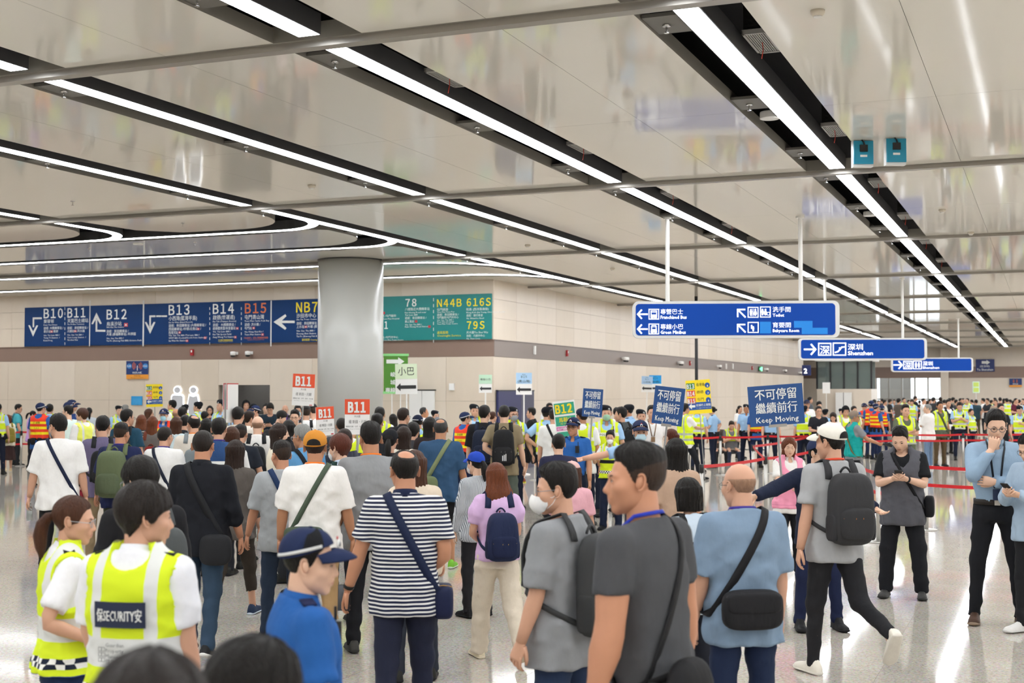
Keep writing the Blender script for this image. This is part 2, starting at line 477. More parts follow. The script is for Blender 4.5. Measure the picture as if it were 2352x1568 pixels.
def build_ceiling_kit():
    k = LINES[0]
    n = 0
    for s in (11.1, 15.2, 19.35, 23.2, 27.3, 31.4):
        grille(s, k + .27, 'air vent with a dangling red wire, %s along the right-hand light slot' % ORD[n]); n += 1
    n = 0
    for s in (11.25, 15.15, 19.3, 23.3):
        grille(s, LINES[1] + .27, 'air vent with a dangling red wire, %s along the central light slot' % ORD[n]); n += 1
    for i, (x, y) in enumerate([(1878, 24), (716, 425), (2164, 481), (1212, 562), (1407, 616), (2230, 533)]):
        s, k = sk(at_z(x, y, ZC))
        smoke(s, k, ['cream smoke detector at the top right of the ceiling', 'cream smoke detector above the round column, left of the central strip', 'cream smoke detector right of the two teal boxes',
                     'cream smoke detector above the green route board', 'cream smoke detector left of the large hanging sign rod', 'tiny cream smoke detector at the far right'][i])
    for x, y, lb in ((1768, 270, 'white drum speaker hanging in the right-hand light slot'), (1998, 494, 'small white drum speaker further along the right-hand slot'), (318, 560, 'white drum speaker under the ceiling near the left curved strip')):
        s, k = sk(at_z(x, y, ZC)); drum(s, k, lb)
    mt = mat('teal_box', '1d8fb0', .4)
    for x, y, lb in ((1979, 324, 'teal electrical box under the ceiling, beside the light slot'), (2054, 319, 'teal electrical box under the ceiling, right one of the two')):
        p = at_z(x, y, ZC); t = empty('electrical_box', p, 0); tag(t, lb, 'electrical box', 'teal boxes under the ceiling')
        MB().box(-.115, .115, -.06, .03, -.31, -.0, M_white).build('case', parent=t)
        MB().box(-.112, .112, -.085, -.06, -.28, -.012).build('lid', mt, t)
        MB().box(-.045, .045, -.10, -.085, -.14, -.06).build('window', M_black, t)
        MB().box(-.04, .04, -.088, -.085, -.20, -.175).build('label_plate', M_white, t)
        MB().tube([(-.02, -.08, 0), (.0, -.095, -.03), (.01, -.09, -.06)], .009, 6).build('cable', M_black, t)
    for i, (x, y) in enumerate([(167, 462), (420, 512), (448, 556), (205, 570)]):
        p = at_z(x, y, ZC); sprinkler(*sk(p), 'small sprinkler poking from a plain ceiling panel at the left', 'sprinklers in the left ceiling panels', ZC)
    # round column
    p = W(25.4, -14.28)
    c = MB().lathe([(.72, 0), (.72, ZC + .02)], 64).build('column', mat('column_grey', 'aeaea9', .32, noise=.02, nscale=(2, 2, 2)), None, True, p)
    tag(c, 'thick round grey column in front of the bus route board', kind='structure')
    MB().lathe([(.735, ZC - .02), (.735, ZC + .01)], 48).build('collar', M_dark, c)
# ------------------------------------------------------------------ walls
def slabs(parent, k0, k1, zs, T, m_list, axis, base):
    """stone slabs of one wall face; axis 'k': wall runs along k at s=base, 's': runs along s at k=base"""
    n = max(1, round((k1 - k0) / T)); T = (k1 - k0) / n
    cache = {}
    for z0, z1, th in zs:
        for i in range(n):
            key = (z1 - z0, th, i * 7 % 3 == 0)
            if key not in cache:
                m = m_list[1] if key[2] else m_list[0]
                mb = MB()
                if axis == 'k': mb.box(.003, T - .003, -th, .02, .003, z1 - z0 - .003, m)
                else: mb.box(-.02, th, .003, T - .003, .003, z1 - z0 - .003, m)
                cache[key] = mb.mesh('slab')
            o = bpy.data.objects.new('slab', cache[key]); COL.objects.link(o); o.parent = parent
            o.location = (k0 + i * T, base, z0) if axis == 'k' else (base, k0 + i * T, z0)

def wall_px(x, y):                                     # a picture point on the left wall, as (k, z)
    p = on_plane(x, y, W(S_WALL, 0), W(1, 0)); return sk(p)[1], p.z
def side_px(x, y):                                     # on the long side wall, as (s, z)
    p = on_plane(x, y, W(0, K_WALL), W(0, 1)); return sk(p)[0], p.z

ROWS_LOW = [(0, .92, .03), (.92, 1.84, .03), (1.84, 3.0, .03)]
ROWS_UP = [(3.43, 4.0, .03), (4.0, 4.5, .03), (4.5, 5.05, .03)]
M_inner = mat('corridor_grey', '8f8b86', .6)
M_brown = mat('corridor_brown', '5d4336', .5)

def build_walls():
    da, db = wall_px(503, 900)[0], wall_px(621, 900)[0]
    dz = wall_px(560, 884)[1]
    w = hall(MB().box(KL, da, S_WALL + .02, S_WALL + .3, 0, ZC + .7, M_joint).box(db, K_WALL - .05, S_WALL + .02, S_WALL + .3, 0, ZC + .7, M_joint)
             .box(da, db, S_WALL + .02, S_WALL + .3, dz, ZC + .7, M_joint).build('wall_left'))
    tag(w, 'cream stone wall carrying the long bus route board', kind='structure')
    slabs(w, -32, da, ROWS_LOW, 1.3, (M_stone, M_stone2), 'k', S_WALL)
    slabs(w, db, K_WALL - .001, ROWS_LOW, 1.3, (M_stone, M_stone2), 'k', S_WALL)
    slabs(w, da, db, [(dz, 3.0, .03)], 2.0, (M_stone, M_stone2), 'k', S_WALL)
    slabs(w, -32, K_WALL - .001, ROWS_UP, 1.3, (M_stone, M_stone2), 'k', S_WALL)
    MB().box(-32, K_WALL - .001, S_WALL - .012, S_WALL + .02, 3.0, 3.43, M_band).box(-32, K_WALL, S_WALL - .04, S_WALL, 3.425, 3.445, M_band).build('band', parent=w)
    # corridor behind the doorway
    c = hall(MB().box(da - .4, da - .3, S_WALL + .3, S_WALL + 5, 0, 3.2, M_inner).box(db + .3, db + .4, S_WALL + .3, S_WALL + 5, 0, 3.2, M_inner)
             .box(da - .4, db + .4, S_WALL + 5, S_WALL + 5.1, 0, 3.2, M_inner).box(da - .4, db + .4, S_WALL + .3, S_WALL + 5.1, 3.1, 3.2, M_inner).build('wall_corridor'))
    tag(c, 'grey corridor beyond the open doorway', kind='structure')
    lt = MB().box(-.6, .6, -.1, .1, -.03, 0, mat('corridor_fill', (.95, .97, 1), .5, emit=18.0)).build('corridor_fill_light', None, None, False, W(S_WALL + 2.8, (da + db) / 2, 3.1), (0, 0, -TH)); tag(lt, 'unseen fill light added inside the corridor behind the doorway', 'ceiling light')  # unseen lamp, added to brighten the corridor behind the doorway
    a, b = wall_px(550, 900)[0], wall_px(572, 900)[0]
    MB().box(a, b, S_WALL + 1.8, S_WALL + 2.2, 0, 3.1, M_brown).build('panel', parent=c)
    a, b = wall_px(590, 900)[0], wall_px(598, 900)[0]
    MB().box(a, b, S_WALL + 1.8, S_WALL + 2.1, 0, 2.6, M_brown).build('panel', parent=c)
    # long side wall
    w2 = hall(MB().box(K_WALL - .3, K_WALL - .02, S_WALL, S_END, 0, ZC + .7, M_joint).build('wall_side'))
    tag(w2, 'long cream stone wall receding behind the hanging signs', kind='structure')
    slabs(w2, S_WALL, S_END, ROWS_LOW, 1.55, (M_stone2, M_stone), 's', K_WALL - .03)
    slabs(w2, S_WALL, S_END, ROWS_UP, 1.55, (M_stone2, M_stone), 's', K_WALL - .03)
    mb = MB(); mg = mat('grey_band', '857973', .35)
    mb.box(K_WALL - .02, K_WALL + .012, S_WALL, S_END, 3.0, 3.43, mg).box(K_WALL - .02, K_WALL + .03, S_WALL, S_END, 3.425, 3.445, mg).build('band', parent=w2)
    MB().box(K_WALL - .3, K_WALL, S_END - .02, S_END, 0, ZC + .7, M_stone).build('end_face', parent=w2)
    # far end wall with daylight doors, and the shell outside the picture
    p0, p1 = sk(on_plane(2012, 900, W(S_FAR, 0), W(1, 0)))[1], sk(on_plane(2162, 900, W(S_FAR, 0), W(1, 0)))[1]
    zt = on_plane(2080, 868, W(S_FAR, 0), W(1, 0)).z
    w3 = hall(MB().box(-30, p0, S_FAR, S_FAR + .3, 0, ZC + .7, M_stone2).box(p1, KR, S_FAR, S_FAR + .3, 0, ZC + .7, M_stone2)
              .box(p0, p1, S_FAR, S_FAR + .3, zt, ZC + .7, M_stone2).build('wall_far'))
    tag(w3, 'far cream end wall with glass doors', kind='structure')
    MB().box(-30, KR, S_FAR - .03, S_FAR, zt, zt + .75, M_band).build('band', parent=w3)
    MB().box(p1, p1 + .5, S_FAR - .35, S_FAR - .03, 0, ZC, M_stone2).build('pier', parent=w3)
    d = hall(MB().build('door_1')); tag(d, 'tall glass entrance doors in the far wall with daylight behind', kind='structure')
    n = 5
    for i in range(n + 1):
        x = p0 + (p1 - p0) * i / n
        MB().box(x - .06, x + .06, S_FAR + .02, S_FAR + .14, 0, zt).build('mullion', M_steel, d)
        if i < n: MB().box(x + .06, x + (p1 - p0) / n - .06, S_FAR + .07, S_FAR + .09, .05, zt).build('pane', mat('door_glass', (1, 1, 1), .0, trans=1.0), d)
    MB().box(p0, p1, S_FAR + .02, S_FAR + .14, 1.5, 1.6).build('rail', M_steel, d)
    x0 = p0; m3 = mat('lobby_grey', '9a9a98', .5)
    lob = hall(MB().box(p0 - .2, p0 + (p1 - p0) * .45, S_FAR + 4, S_FAR + 4.2, 0, zt + .2, m3).build('wall_lobby')); tag(lob, 'grey partition behind the far glass doors', kind='structure')
    # left far return and right / rear shell
    sh = hall(MB().box(-30.2, -30, S_END, S_FAR, 0, ZC + .7, M_stone2).box(-30, K_WALL, S_END - .3, S_END - .05, 0, ZC + .7, M_stone2).build('wall_recess')); tag(sh, 'recessed wall beyond the end of the long side wall', kind='structure')
    sr = hall(MB().box(KR, KR + .2, S0, S_FAR, 0, ZC + .7, M_stone).build('wall_right')); tag(sr, 'cream wall closing the hall on the open side', kind='structure')
    sb = hall(MB().box(KL, KR, S0 - .2, S0, 0, ZC + .7, M_stone).build('wall_back')); tag(sb, 'cream wall closing the hall behind the camera', kind='structure')
    sl = hall(MB().box(KL - .2, KL, S0, S_WALL, 0, ZC + .7, M_stone).build('wall_outer')); tag(sl, 'cream wall closing the hall on the left', kind='structure')

def glazed_lift():
    s = 80.0
    P = lambda x, y: on_plane(x, y, W(s, 0), W(1, 0))
    k0, k1 = sk(P(1876, 860))[1], sk(P(2001, 860))[1]
    zl, zt = P(1940, 893).z, P(1940, 829).z
    t = empty('glazed_lift_lobby', W(s, (k0 + k1) / 2), -TH); tag(t, 'cream lift enclosure with a band of tall windows, right of the long wall', 'lift lobby')
    h = (k1 - k0) / 2
    MB().box(-h, h, 0, 3, 0, zl, M_stone2).build('base', parent=t)
    MB().box(-h - .1, h + .1, -.1, 3.1, zt, zt + .35, M_white).build('top', parent=t)
    MB().box(-h + .1, h - .1, 2.7, 2.8, zl, zt, mat('lift_shaft', '7c8583', .5)).build('shaft', parent=t)
    n = 4
    for i in range(n + 1):
        x = -h + 2 * h * i / n
        MB().box(x - .05, x + .05, .05, .2, zl, zt).build('mullion', M_dark, t)
        if i < n: MB().box(x + .05, x + 2 * h / n - .05, .1, .12, zl, zt).build('pane', mat('tinted_glass', '9fb0ad', .06, trans=.7), t)
    # white double door in front of it
    a, b = sk(P(1921, 900))[1], sk(P(1957, 900))[1]; zz = P(1940, 901).z
    d = empty('white_cupboard', W(s - .25, (a + b) / 2), -TH); tag(d, 'tall white double cupboard standing before the lift enclosure', 'cupboard')
    w = (b - a) / 2
    MB().box(-w, -.02, -.1, .15, 0, zz, M_white).build('leaf', parent=d); MB().box(.02, w, -.1, .15, 0, zz, M_white).build('leaf', parent=d)

# ------------------------------------------------------------------ boards on the walls
class Board:
    """a flat board on a plane; px() turns a picture point into the board's own x, z"""
    def __init__(self, name, o, rz, label, cat='sign', group=None):
        self.o = Vector(o); self.rz = rz
        self.ux = Vector((math.cos(rz), math.sin(rz), 0)); self.n = Vector((-math.sin(rz), math.cos(rz), 0))
        self.root = empty(name, o, rz); tag(self.root, label, cat, group)
    def px(self, x, y):
        p = on_plane(x, y, self.o, self.n) - self.o
        return p.dot(self.ux), p.z
    def mpp(self, x, y):
        return abs(self.px(x, y - 5)[1] - self.px(x, y + 5)[1]) / 10
    def write(self, s, x0, x1, y, h, m, bold=0.012, cjk=False, off=0.0):
        a, z = self.px(x0, y); b, _ = self.px(x1, y)
        text(self.root, s, a, z, h * self.mpp(x0, y) / (.86 if cjk else .73), m, w=b - a, bold=bold * (.45 if cjk else 1), off=off)
    def rect(self, name, x0, y0, x1, y1, m, d0=0.0, d1=.006):
        a, z1 = self.px(x0, y0); b, _ = self.px(x1, y0); _, z0 = self.px(x0, y1)
        return MB().box(min(a, b), max(a, b), -d1, -d0, z0, z1).build(name, m, self.root)
    def poly(self, name, pts, m, d=.008):
        return MB().prism([self.px(*p) for p in pts], .002, d, axis='y').build(name, m, self.root)
    def line(self, name, pts, wpx, m, d=.007):
        q = [Vector((*self.px(*p), 0)) for p in pts]
        w = wpx * self.mpp(*pts[0]) / 2
        mb = MB()
        for a, b in zip(q[:-1], q[1:]):
            t = (b - a).normalized(); nn = Vector((-t.y, t.x, 0)) * w; e = t * w * .9
            mb.prism([tuple((a - e + nn)[:2]), tuple((a - e - nn)[:2]), tuple((b + e - nn)[:2]), tuple((b + e + nn)[:2])], .002, d, axis='y')
        return mb.build(name, m, self.root)

T_white = mat('print_white', 'e9ebe8', .5)
T_yellow = mat('print_yellow', 'f2dc1f', .5)
T_orange = mat('print_orange', 'd9713d', .5)
T_red = mat('print_red', 'c2343c', .5)
T_black = mat('print_black', '1d1d1f', .5)
M_routeblue = mat('route_blue', '0f3568', .5, spec=.2)
M_routegreen = mat('route_green', '0f7d7c', .4)

def route_board():
    k0, _ = wall_px(61, 750); k1 = K_WALL - .03; _, zt = wall_px(900, 685)
    z0, z1 = 3.45, wall_px(61, 707)[1]
    kc = wall_px(623, 740)[0]; kg = wall_px(800, 740)[0]
    b = Board('route_board', W(S_WALL - .085, (k0 + kg) / 2, 3.45), -TH, 'long dark blue bus route board with arrows from B10 to NB7 on the wall')
    h = (kg - k0) / 2
    MB().box(-h, h, 0, .045, 0, z1 - z0, M_routeblue).build('panel', parent=b.root)
    A = lambda x, y: (60 + x / 6.918, 680 + y / 6.918)
    B = lambda x, y: (320 + x / 5.737, 680 + y / 5.737)
    G = lambda x, y: (870 + x / 7.587, 660 + y / 7.587)
    def put(Z, items, sc, bd=b):
        for s, x0, x1, y, hh, m in items:
            p, q = Z(x0, y), Z(x1, y)
            cj = any(ord(c) > 0x2e80 for c in s)
            bd.write(s, p[0], q[0], p[1], hh / sc, m, .012 if hh < 90 else .018, cj)
    w_ = T_white
    put(A, [('B10', 283, 583, 350, 145, w_), ('B11', 660, 940, 340, 145, w_), ('B12', 1283, 1595, 368, 150, w_),
            ('葵翠邨', 280, 443, 425, 55, w_), ('Kwai Tsui Estate', 280, 498, 468, 22, w_), ('途經: 大欖轉車站 /', 280, 592, 528, 42, w_), ('青衣站   /葵芳', 280, 510, 580, 40, w_),
            ('Via: Tai Lam BBI /', 280, 535, 634, 24, w_), ('Tsing Yi Station  /', 280, 535, 674, 24, w_), ('Kwai Fong', 278, 420, 716, 24, w_),
            ('天富巴士總站', 657, 988, 418, 60, w_), ('Tin Fu Bus Terminus', 655, 925, 458, 22, w_), ('途經：新田轉車站 /', 655, 985, 524, 42, w_), ('元朗站   /天水圍', 655, 930, 574, 40, w_),
            ('Via: San Tin BBI /', 655, 910, 628, 24, w_), ('Yuen Long Station  /', 655, 952, 668, 24, w_), ('Tin Shui Wai', 655, 820, 708, 24, w_),
            ('烏溪沙站', 1280, 1518, 468, 62, w_), ('Wu Kai Sha Station', 1278, 1555, 506, 24, w_), ('途經：新田轉車站 /', 1278, 1630, 578, 44, w_), ('大埔 (廣福轉車站) /科學園', 1278, 1742, 626, 44, w_),
            ('Via: San Tin BBI /', 1278, 1550, 682, 24, w_), ('Tai Po (Kwong Fuk BBI) /Science Park', 1278, 1838, 722, 26, w_)], 6.918)
    put(B, [('B13', 390, 660, 248, 128, w_), ('B14', 972, 1245, 232, 126, w_), ('B15', 1395, 1670, 226, 128, T_orange), ('NB7', 2070, 2345, 214, 128, T_yellow),
            ('小西灣(藍灣半島)', 388, 760, 318, 56, w_), ('Siu Sai Wan (Island Resort)', 388, 702, 356, 20, w_), ('途經：新田轉車站 /大欖轉車站 /', 388, 880, 406, 38, w_), ('西隧轉車站 /中環/北角站   /', 388, 815, 452, 38, w_), ('西灣河站', 388, 508, 498, 38, w_),
            ('Via: San Tin BBI /Tai Lam BBI /', 388, 792, 528, 21, w_), ('WHT BBI /Central/North Point Station   /', 388, 895, 562, 21, w_), ('Sai Wan Ho Station', 388, 612, 598, 22, w_),
            ('啟德(世運道)', 970, 1258, 306, 56, w_), ('Kai Tak (Olympic Avenue)', 970, 1278, 344, 21, w_), ('途經：大欖轉車站 /', 970, 1268, 396, 38, w_), ('啟德體育園/宋皇臺站', 970, 1268, 442, 38, w_),
            ('Via: Tai Lam BBI /', 970, 1205, 478, 21, w_), ('Kai Tak Sports Park/', 970, 1218, 514, 22, w_), ('Sung Wong Toi Station', 970, 1245, 550, 22, w_), ('只在繁忙時間提供服務', 1040, 1232, 592, 24, T_yellow), ('Operates during peak hours only', 1040, 1232, 604, 9, T_yellow),
            ('屯門青山灣', 1390, 1645, 302, 56, w_), ('Tuen Mun Castle Peak Bay', 1388, 1712, 338, 21, w_), ('途經: 洪水橋 /', 1388, 1595, 392, 38, w_), ('屯門站', 1388, 1482, 438, 36, w_), ('Via: Hung Shui Kiu /', 1388, 1635, 480, 22, w_), ('Tuen Mun Station', 1388, 1602, 516, 22, w_),
            ('只在星期六、日及公眾假期提供服務', 1378, 1698, 562, 24, T_orange), ('Operates on Sat, Sun & PH only', 1425, 1645, 580, 11, T_orange),
            ('沙田市中心', 2072, 2332, 282, 54, w_), ('Sha Tin Town Centre', 2072, 2338, 318, 21, w_), ('途經：新田轉車站', 2072, 2340, 376, 38, w_), ('上水站   /大埔 (廣', 2072, 2342, 420, 38, w_), ('Via: San Tin BBI /', 2072, 2315, 468, 22, w_), ('Sheung Shui Station', 2072, 2330, 504, 22, w_), ('Tai Po (Kwong Fuk B', 2072, 2342, 540, 22, w_), ('通宵服務 Overnig', 2142, 2342, 588, 30, T_yellow)], 5.737)
    ar = mat('print_arrow', 'dcdcd8', .5)
    def L(Z, name, pts, w): b.line(name, [Z(*p) for p in pts], w, ar)
    L(A, 'arrow', [(240, 350), (118, 352), (118, 480)], 4.2); b.poly('arrow', [A(*p) for p in ((36, 462), (60, 462), (113, 560), (168, 462), (192, 466), (112, 640))], ar)
    L(A, 'arrow', [(1248, 550), (1118, 548), (1120, 380)], 4.4); b.poly('arrow', [A(*p) for p in ((1040, 440), (1062, 446), (1120, 350), (1178, 442), (1202, 434), (1120, 262))], ar)
    L(A, 'arrow', [(2045, 318), (1972, 320), (1972, 480)], 4.2); b.poly('arrow', [A(*p) for p in ((1888, 412), (1912, 410), (1970, 510), (2030, 408), (2056, 412), (1972, 596))], ar)
    for x0, x1 in ((2078, 2100), (2120, 2142), (2165, 2230)): b.line('arrow', [A(x0, 318), A(x1, 317)], 3.6, ar)
    L(B, 'arrow', [(2035, 338), (1860, 338)], 5.6); b.poly('arrow', [B(*p) for p in ((1770, 340), (1925, 238), (1940, 262), (1860, 340), (1940, 420), (1922, 442))], ar)
    for x0, x1 in ((206.2, 207.9), (328.5, 331.5), (621.8, 624.2)):
        b.rect('divider', x0, 690, x1, 795, ar)
    for x in (149.3, 482, 554.5):
        for i in range(8): b.line('dash', [(x, 706 + i * 11.5), (x, 711 + i * 11.5)], 1.3, ar)
    for Z, x, y in ((A, 1588, 456), (A, 405, 562), (A, 782, 556), (B, 778, 432), (B, 532, 478), (B, 1292, 424), (B, 1508, 420), (B, 2195, 404), (B, 868, 548), (B, 630, 588), (B, 1266, 540), (B, 1625, 505)):
        px, py = Z(x, y); r = 4.2 if x == 1588 else 2.7
        b.rect('station_mark', px - r, py - r, px + r, py + r, T_red)
        b.line('station_mark_bar', [(px - r * .5, py - r * .5), (px + r * .5, py + r * .5)], r * .35, ar, .009)
        b.line('station_mark_bar', [(px + r * .5, py - r * .5), (px - r * .5, py + r * .5)], r * .35, ar, .009)
    g = Board('route_board', W(S_WALL - .085, (kg + k1) / 2, 3.45), -TH, 'teal green bus route board reaching the wall corner, right of the column')
    h = (k1 - kg) / 2 - .005
    MB().box(-h, h, 0, .045, 0, z1 - z0, M_routegreen).build('panel', parent=g.root)
    put(G, [('78', 468, 655, 332, 128, w_), ('N44B', 1018, 1442, 340, 130, T_yellow), ('616S', 1535, 1950, 326, 132, T_yellow), ('79S', 1538, 1842, 724, 130, T_yellow), ('31', 10, 158, 722, 126, w_), ('B', 10, 82, 335, 118, w_),
            ('八鄉路近大欖轉車站', 458, 885, 402, 48, w_), ('Pat Heung Road near', 457, 828, 452, 28, w_), ('Tai Lam BBI', 457, 675, 494, 28, w_), ('途經：新田轉車站 /', 457, 830, 552, 42, w_), ('錦上路站', 457, 614, 612, 42, w_), ('Via: San Tin BBI /', 457, 752, 662, 27, w_), ('Kam Sheung Road Station', 457, 860, 698, 27, w_),
            ('屯門碼頭', 1016, 1208, 408, 46, w_), ('Tuen Mun Ferry Pier', 1016, 1320, 442, 25, w_), ('途經：新田轉車站 /', 1016, 1395, 494, 40, w_), ('屯門醫院/屯門市中心', 1016, 1392, 544, 40, w_), ('Via: San Tin BBI /', 1016, 1305, 582, 24, w_), ('Tuen Mun Hospital/', 1016, 1312, 614, 24, w_), ('Tuen Mun Town Centre', 1016, 1375, 648, 25, w_),
            ('通宵服務', 1016, 1212, 808, 48, T_yellow), ('Overnight Service', 1018, 1432, 858, 36, T_yellow),
            ('旺角 (西洋菜南街)', 1528, 1915, 402, 44, w_), ('Mong Kok (Sai Yeung Choi Street South)', 1528, 2202, 450, 27, w_), ('途經：窩打老道', 1528, 1812, 506, 40, w_), ('Via: Waterloo Road', 1528, 1832, 552, 27, w_),
            ('天水圍Tiu Shui Wai', 1528, 1903, 802, 42, w_), ('途經：元朗市中心', 1528, 1850, 860, 40, w_), ('Via: Yuen Long', 1528, 1765, 904, 26, w_),
            ('站 /屯門醫院', 57, 303, 514, 40, w_), ('/Tuen Mun Hospital', 60, 356, 560, 26, w_), ('站 /屯門市中心', 57, 340, 886, 38, w_), ('/Tuen Mun Town Centre', 60, 430, 930, 26, w_)], 7.587, g)
    for i in range(8): g.line('dash', [G(955, 190 + i * 103), G(955, 236 + i * 103)], 1.4, ar)
    for x, y in ((652, 590), (882, 682), (88, 446)):
        px, py = G(x, y); g.rect('station_mark', px - 2.8, py - 2.8, px + 2.8, py + 2.8, T_red)

def wall_items():
    # wifi board
    b = Board('wifi_sign', W(S_WALL - .05, wall_px(316, 850)[0], wall_px(316, 870)[1]), -TH, 'blue and orange free wifi sign on the left wall')
    b.rect('panel', 291, 829, 341, 860, mat('wifi_blue', '17356f', .4), 0, .02); b.rect('strip', 291, 860, 341, 870, mat('wifi_orange', 'e89a35', .5), 0, .02)
    b.write('WiFi.HK', 305, 327, 858, 5, T_white, off=.018)
    b.write('免費', 293, 302, 842.5, 4, T_white, cjk=True, off=.022); b.write('FREE', 330, 339, 842, 3, T_white, off=.022)
    b.write('熱點在此', 309, 324, 864, 2.4, T_black, cjk=True, off=.018); b.write('Hotspot is here', 302, 330, 868.5, 2.2, T_black, off=.018)
    for cx in (298, 335):
        p = [(cx + 6 * math.cos(a), 840.5 + 6 * math.sin(a)) for a in np.linspace(0, 2 * math.pi, 16, False)]
        b.poly('disc', p, mat('wifi_disc', '3d83c4', .5), .022)
    for r in (5, 8, 11):
        for sgn in (-1, 1):
            b.line('wave', [(316.5 + sgn * r * math.cos(a), 840 + r * math.sin(a)) for a in np.linspace(-.8, .8, 6)], 1.3, T_orange, .024)
    b.line('mast', [(316.5, 840), (316.5, 850)], 1.6, T_white, .024)
    # blue notice
    b = Board('notice', W(S_WALL - .05, wall_px(315, 920)[0], wall_px(315, 920)[1]), -TH, 'plain bright blue notice on the left wall below the wifi sign')
    b.rect('sheet', 302, 909.5, 327, 930, mat('notice_blue', '2a9ad8', .5), 0, .01)
    for i in range(5): b.line('text_line', [(305, 916 + i * 2.6), (324, 916 + i * 2.6)], .5, mat('notice_line', '6fbce6', .5), .012)
    # glowing toilet figures
    glow = mat('toilet_glow', (0.9, 0.95, 1.0), .5, emit=3.0); face = mat('toilet_face', 'cfcfd2', .5)
    t = empty('toilet_symbol', W(S_WALL - .03, wall_px(430, 920)[0], wall_px(430, 950)[1]), -TH); tag(t, 'backlit pair of toilet figures on the left wall', 'sign')
    b = Board.__new__(Board); b.o = t.location.copy(); b.rz = -TH; b.ux = W(0, 1); b.n = W(1, 0); b.root = t
    def fig(cx, sex):
        pc = [(cx + 7.2 * math.cos(a), 895.5 + 7.2 * math.sin(a)) for a in np.linspace(0, 2 * math.pi, 18, False)]
        if sex == 'm': body = [(cx - 13, 912), (cx - 10, 907.5), (cx + 10, 907.5), (cx + 13, 912), (cx + 13, 935), (cx + 9, 935), (cx + 8, 975), (cx - 8, 975), (cx - 9, 935), (cx - 13, 935)]
        else: body = [(cx - 9, 908), (cx, 911), (cx + 9, 908), (cx + 15, 940), (cx + 11, 941), (cx + 14, 975), (cx - 14, 975), (cx - 11, 941), (cx - 15, 940)]
        for pts in (pc, body):
            c = np.mean(pts, 0); gr = [tuple(c + (np.array(p) - c) * (1.26 if len(pts) > 12 else 1.10) ) for p in pts]
            o = MB().prism([b.px(*p) for p in gr], .015, .03, axis='y').build('glow', glow, t)
            o = MB().prism([b.px(*p) for p in pts], .032, .04, axis='y').build('figure', face, t)
    fig(409, 'm'); fig(445.5, 'f')
    # white door, blue door panel
    for x0, x1, y0, mm, lb, nm in ((944, 1001, 897, M_white, 'white double door in the left wall behind the minibus sign', 'white_door'), (1139, 1221, 898, mat('door_navy', '2b2f5c', .4), 'navy blue panel door at the wall corner', 'navy_panel')):
        side = x0 > 1100
        if side:
            o = W(side_px((x0 + x1) / 2, 930)[0], K_WALL + .06); a, q = side_px(x0, 930)[0], side_px(x1, 930)[0]; zt = side_px(x0, y0)[1]
            t = empty(nm, o, -TH + math.pi / 2)
        else:
            o = W(S_WALL - .08, wall_px((x0 + x1) / 2, 930)[0]); a, q = wall_px(x0, 930)[0], wall_px(x1, 930)[0]; zt = wall_px(x0, y0)[1]
            t = empty(nm, o, -TH)
        tag(t, lb, 'door')
        h = abs(q - a) / 2
        f = .62 if side else .12
        MB().box(-h, -h + 2 * h * f if side else .0, -.03, .03, 0, zt, mm).build('leaf', parent=t)
        MB().box((-h + 2 * h * f if side else 0) + .015, h, -.03, .03, 0, zt, mat('door_slate', '4a4a5e', .5) if side else mm).build('leaf', parent=t)
        MB().box(-h - .03, h + .03, -.035, .03, zt, zt + .03, M_dark).build('lintel', parent=t)
    # cameras, alarms, small boxes
    def dome(p, rz, lb, two=False):
        t = empty('security_camera', p, rz); tag(t, lb, 'camera', 'wall cameras')
        mb = MB().box(-.09, .09, -.04, .0, -.03, .05, M_white); mb.build('mount', parent=t)
        xs = (-.1, .1) if two else (0,)
        for x in xs:
            MB().lathe([(.03, .06), (.075, .05), (.08, .0), (.075, -.05)], 14, M_white, (x, -.13, 0)).build('housing', parent=t, smooth=True)
            MB().lathe([(.068, -.05), (.06, -.085), (.03, -.105)], 14, M_black, (x, -.13, 0)).build('lens', parent=t, smooth=True)
            MB().box(x - .03, x + .03, -.09, -.03, .0, .04, M_white).build('arm', parent=t)
    for x, y, lb in ((542, 812, 'white dome camera on the brown band, left of the pair'), (576, 811, 'white dome camera on the brown band, next to the column')):
        k, z = wall_px(x, y); dome(W(S_WALL - .02, k, z), -TH, lb)
    for i, (x, y, two) in enumerate(((1428, 824, 1), (1556, 833, 1), (1646, 841, 0), (1755, 848, 0), (1798, 851, 0), (1833, 856, 0))):
        s, z = side_px(x, y); dome(W(s, K_WALL + .02, z), -TH + math.pi / 2, 'white dome camera, %s along the grey band of the long wall' % ORD[i], two)
    red = mat('alarm_red', 'a8222a', .4)
    def alarm(p, rz, lb):
        t = empty('fire_alarm', p, rz); tag(t, lb, 'fire alarm', 'fire alarms on the bands')
        MB().box(-.05, .05, -.05, 0, -.09, .09).build('case', red, t); MB().box(-.02, .02, -.06, -.05, .0, .06).build('lens', T_white, t)
    k, z = wall_px(443, 809); alarm(W(S_WALL - .015, k, z), -TH, 'small red fire alarm on the brown band under B13')
    for i, (x, y) in enumerate(((1300, 811), (1583, 834), (1726, 845))):
        s, z = side_px(x, y); alarm(W(s, K_WALL + .015, z), -TH + math.pi / 2, 'small red fire alarm, %s along the grey band' % ORD[i])
    for i, (x, y) in enumerate(((1225, 804), (1666, 841), (1681, 841))):
        s, z = side_px(x, y); t = MB().box(-.05, .05, -.05, 0, -.12, .12).build('wall_box', M_white, None, False, W(s, K_WALL + .015, z), (0, 0, -TH + math.pi / 2))
        tag(t, ['small white box on the grey band beside the corner', 'narrow white box on the grey band, left of two', 'white box on the grey band, right of two'][i], 'wall box')
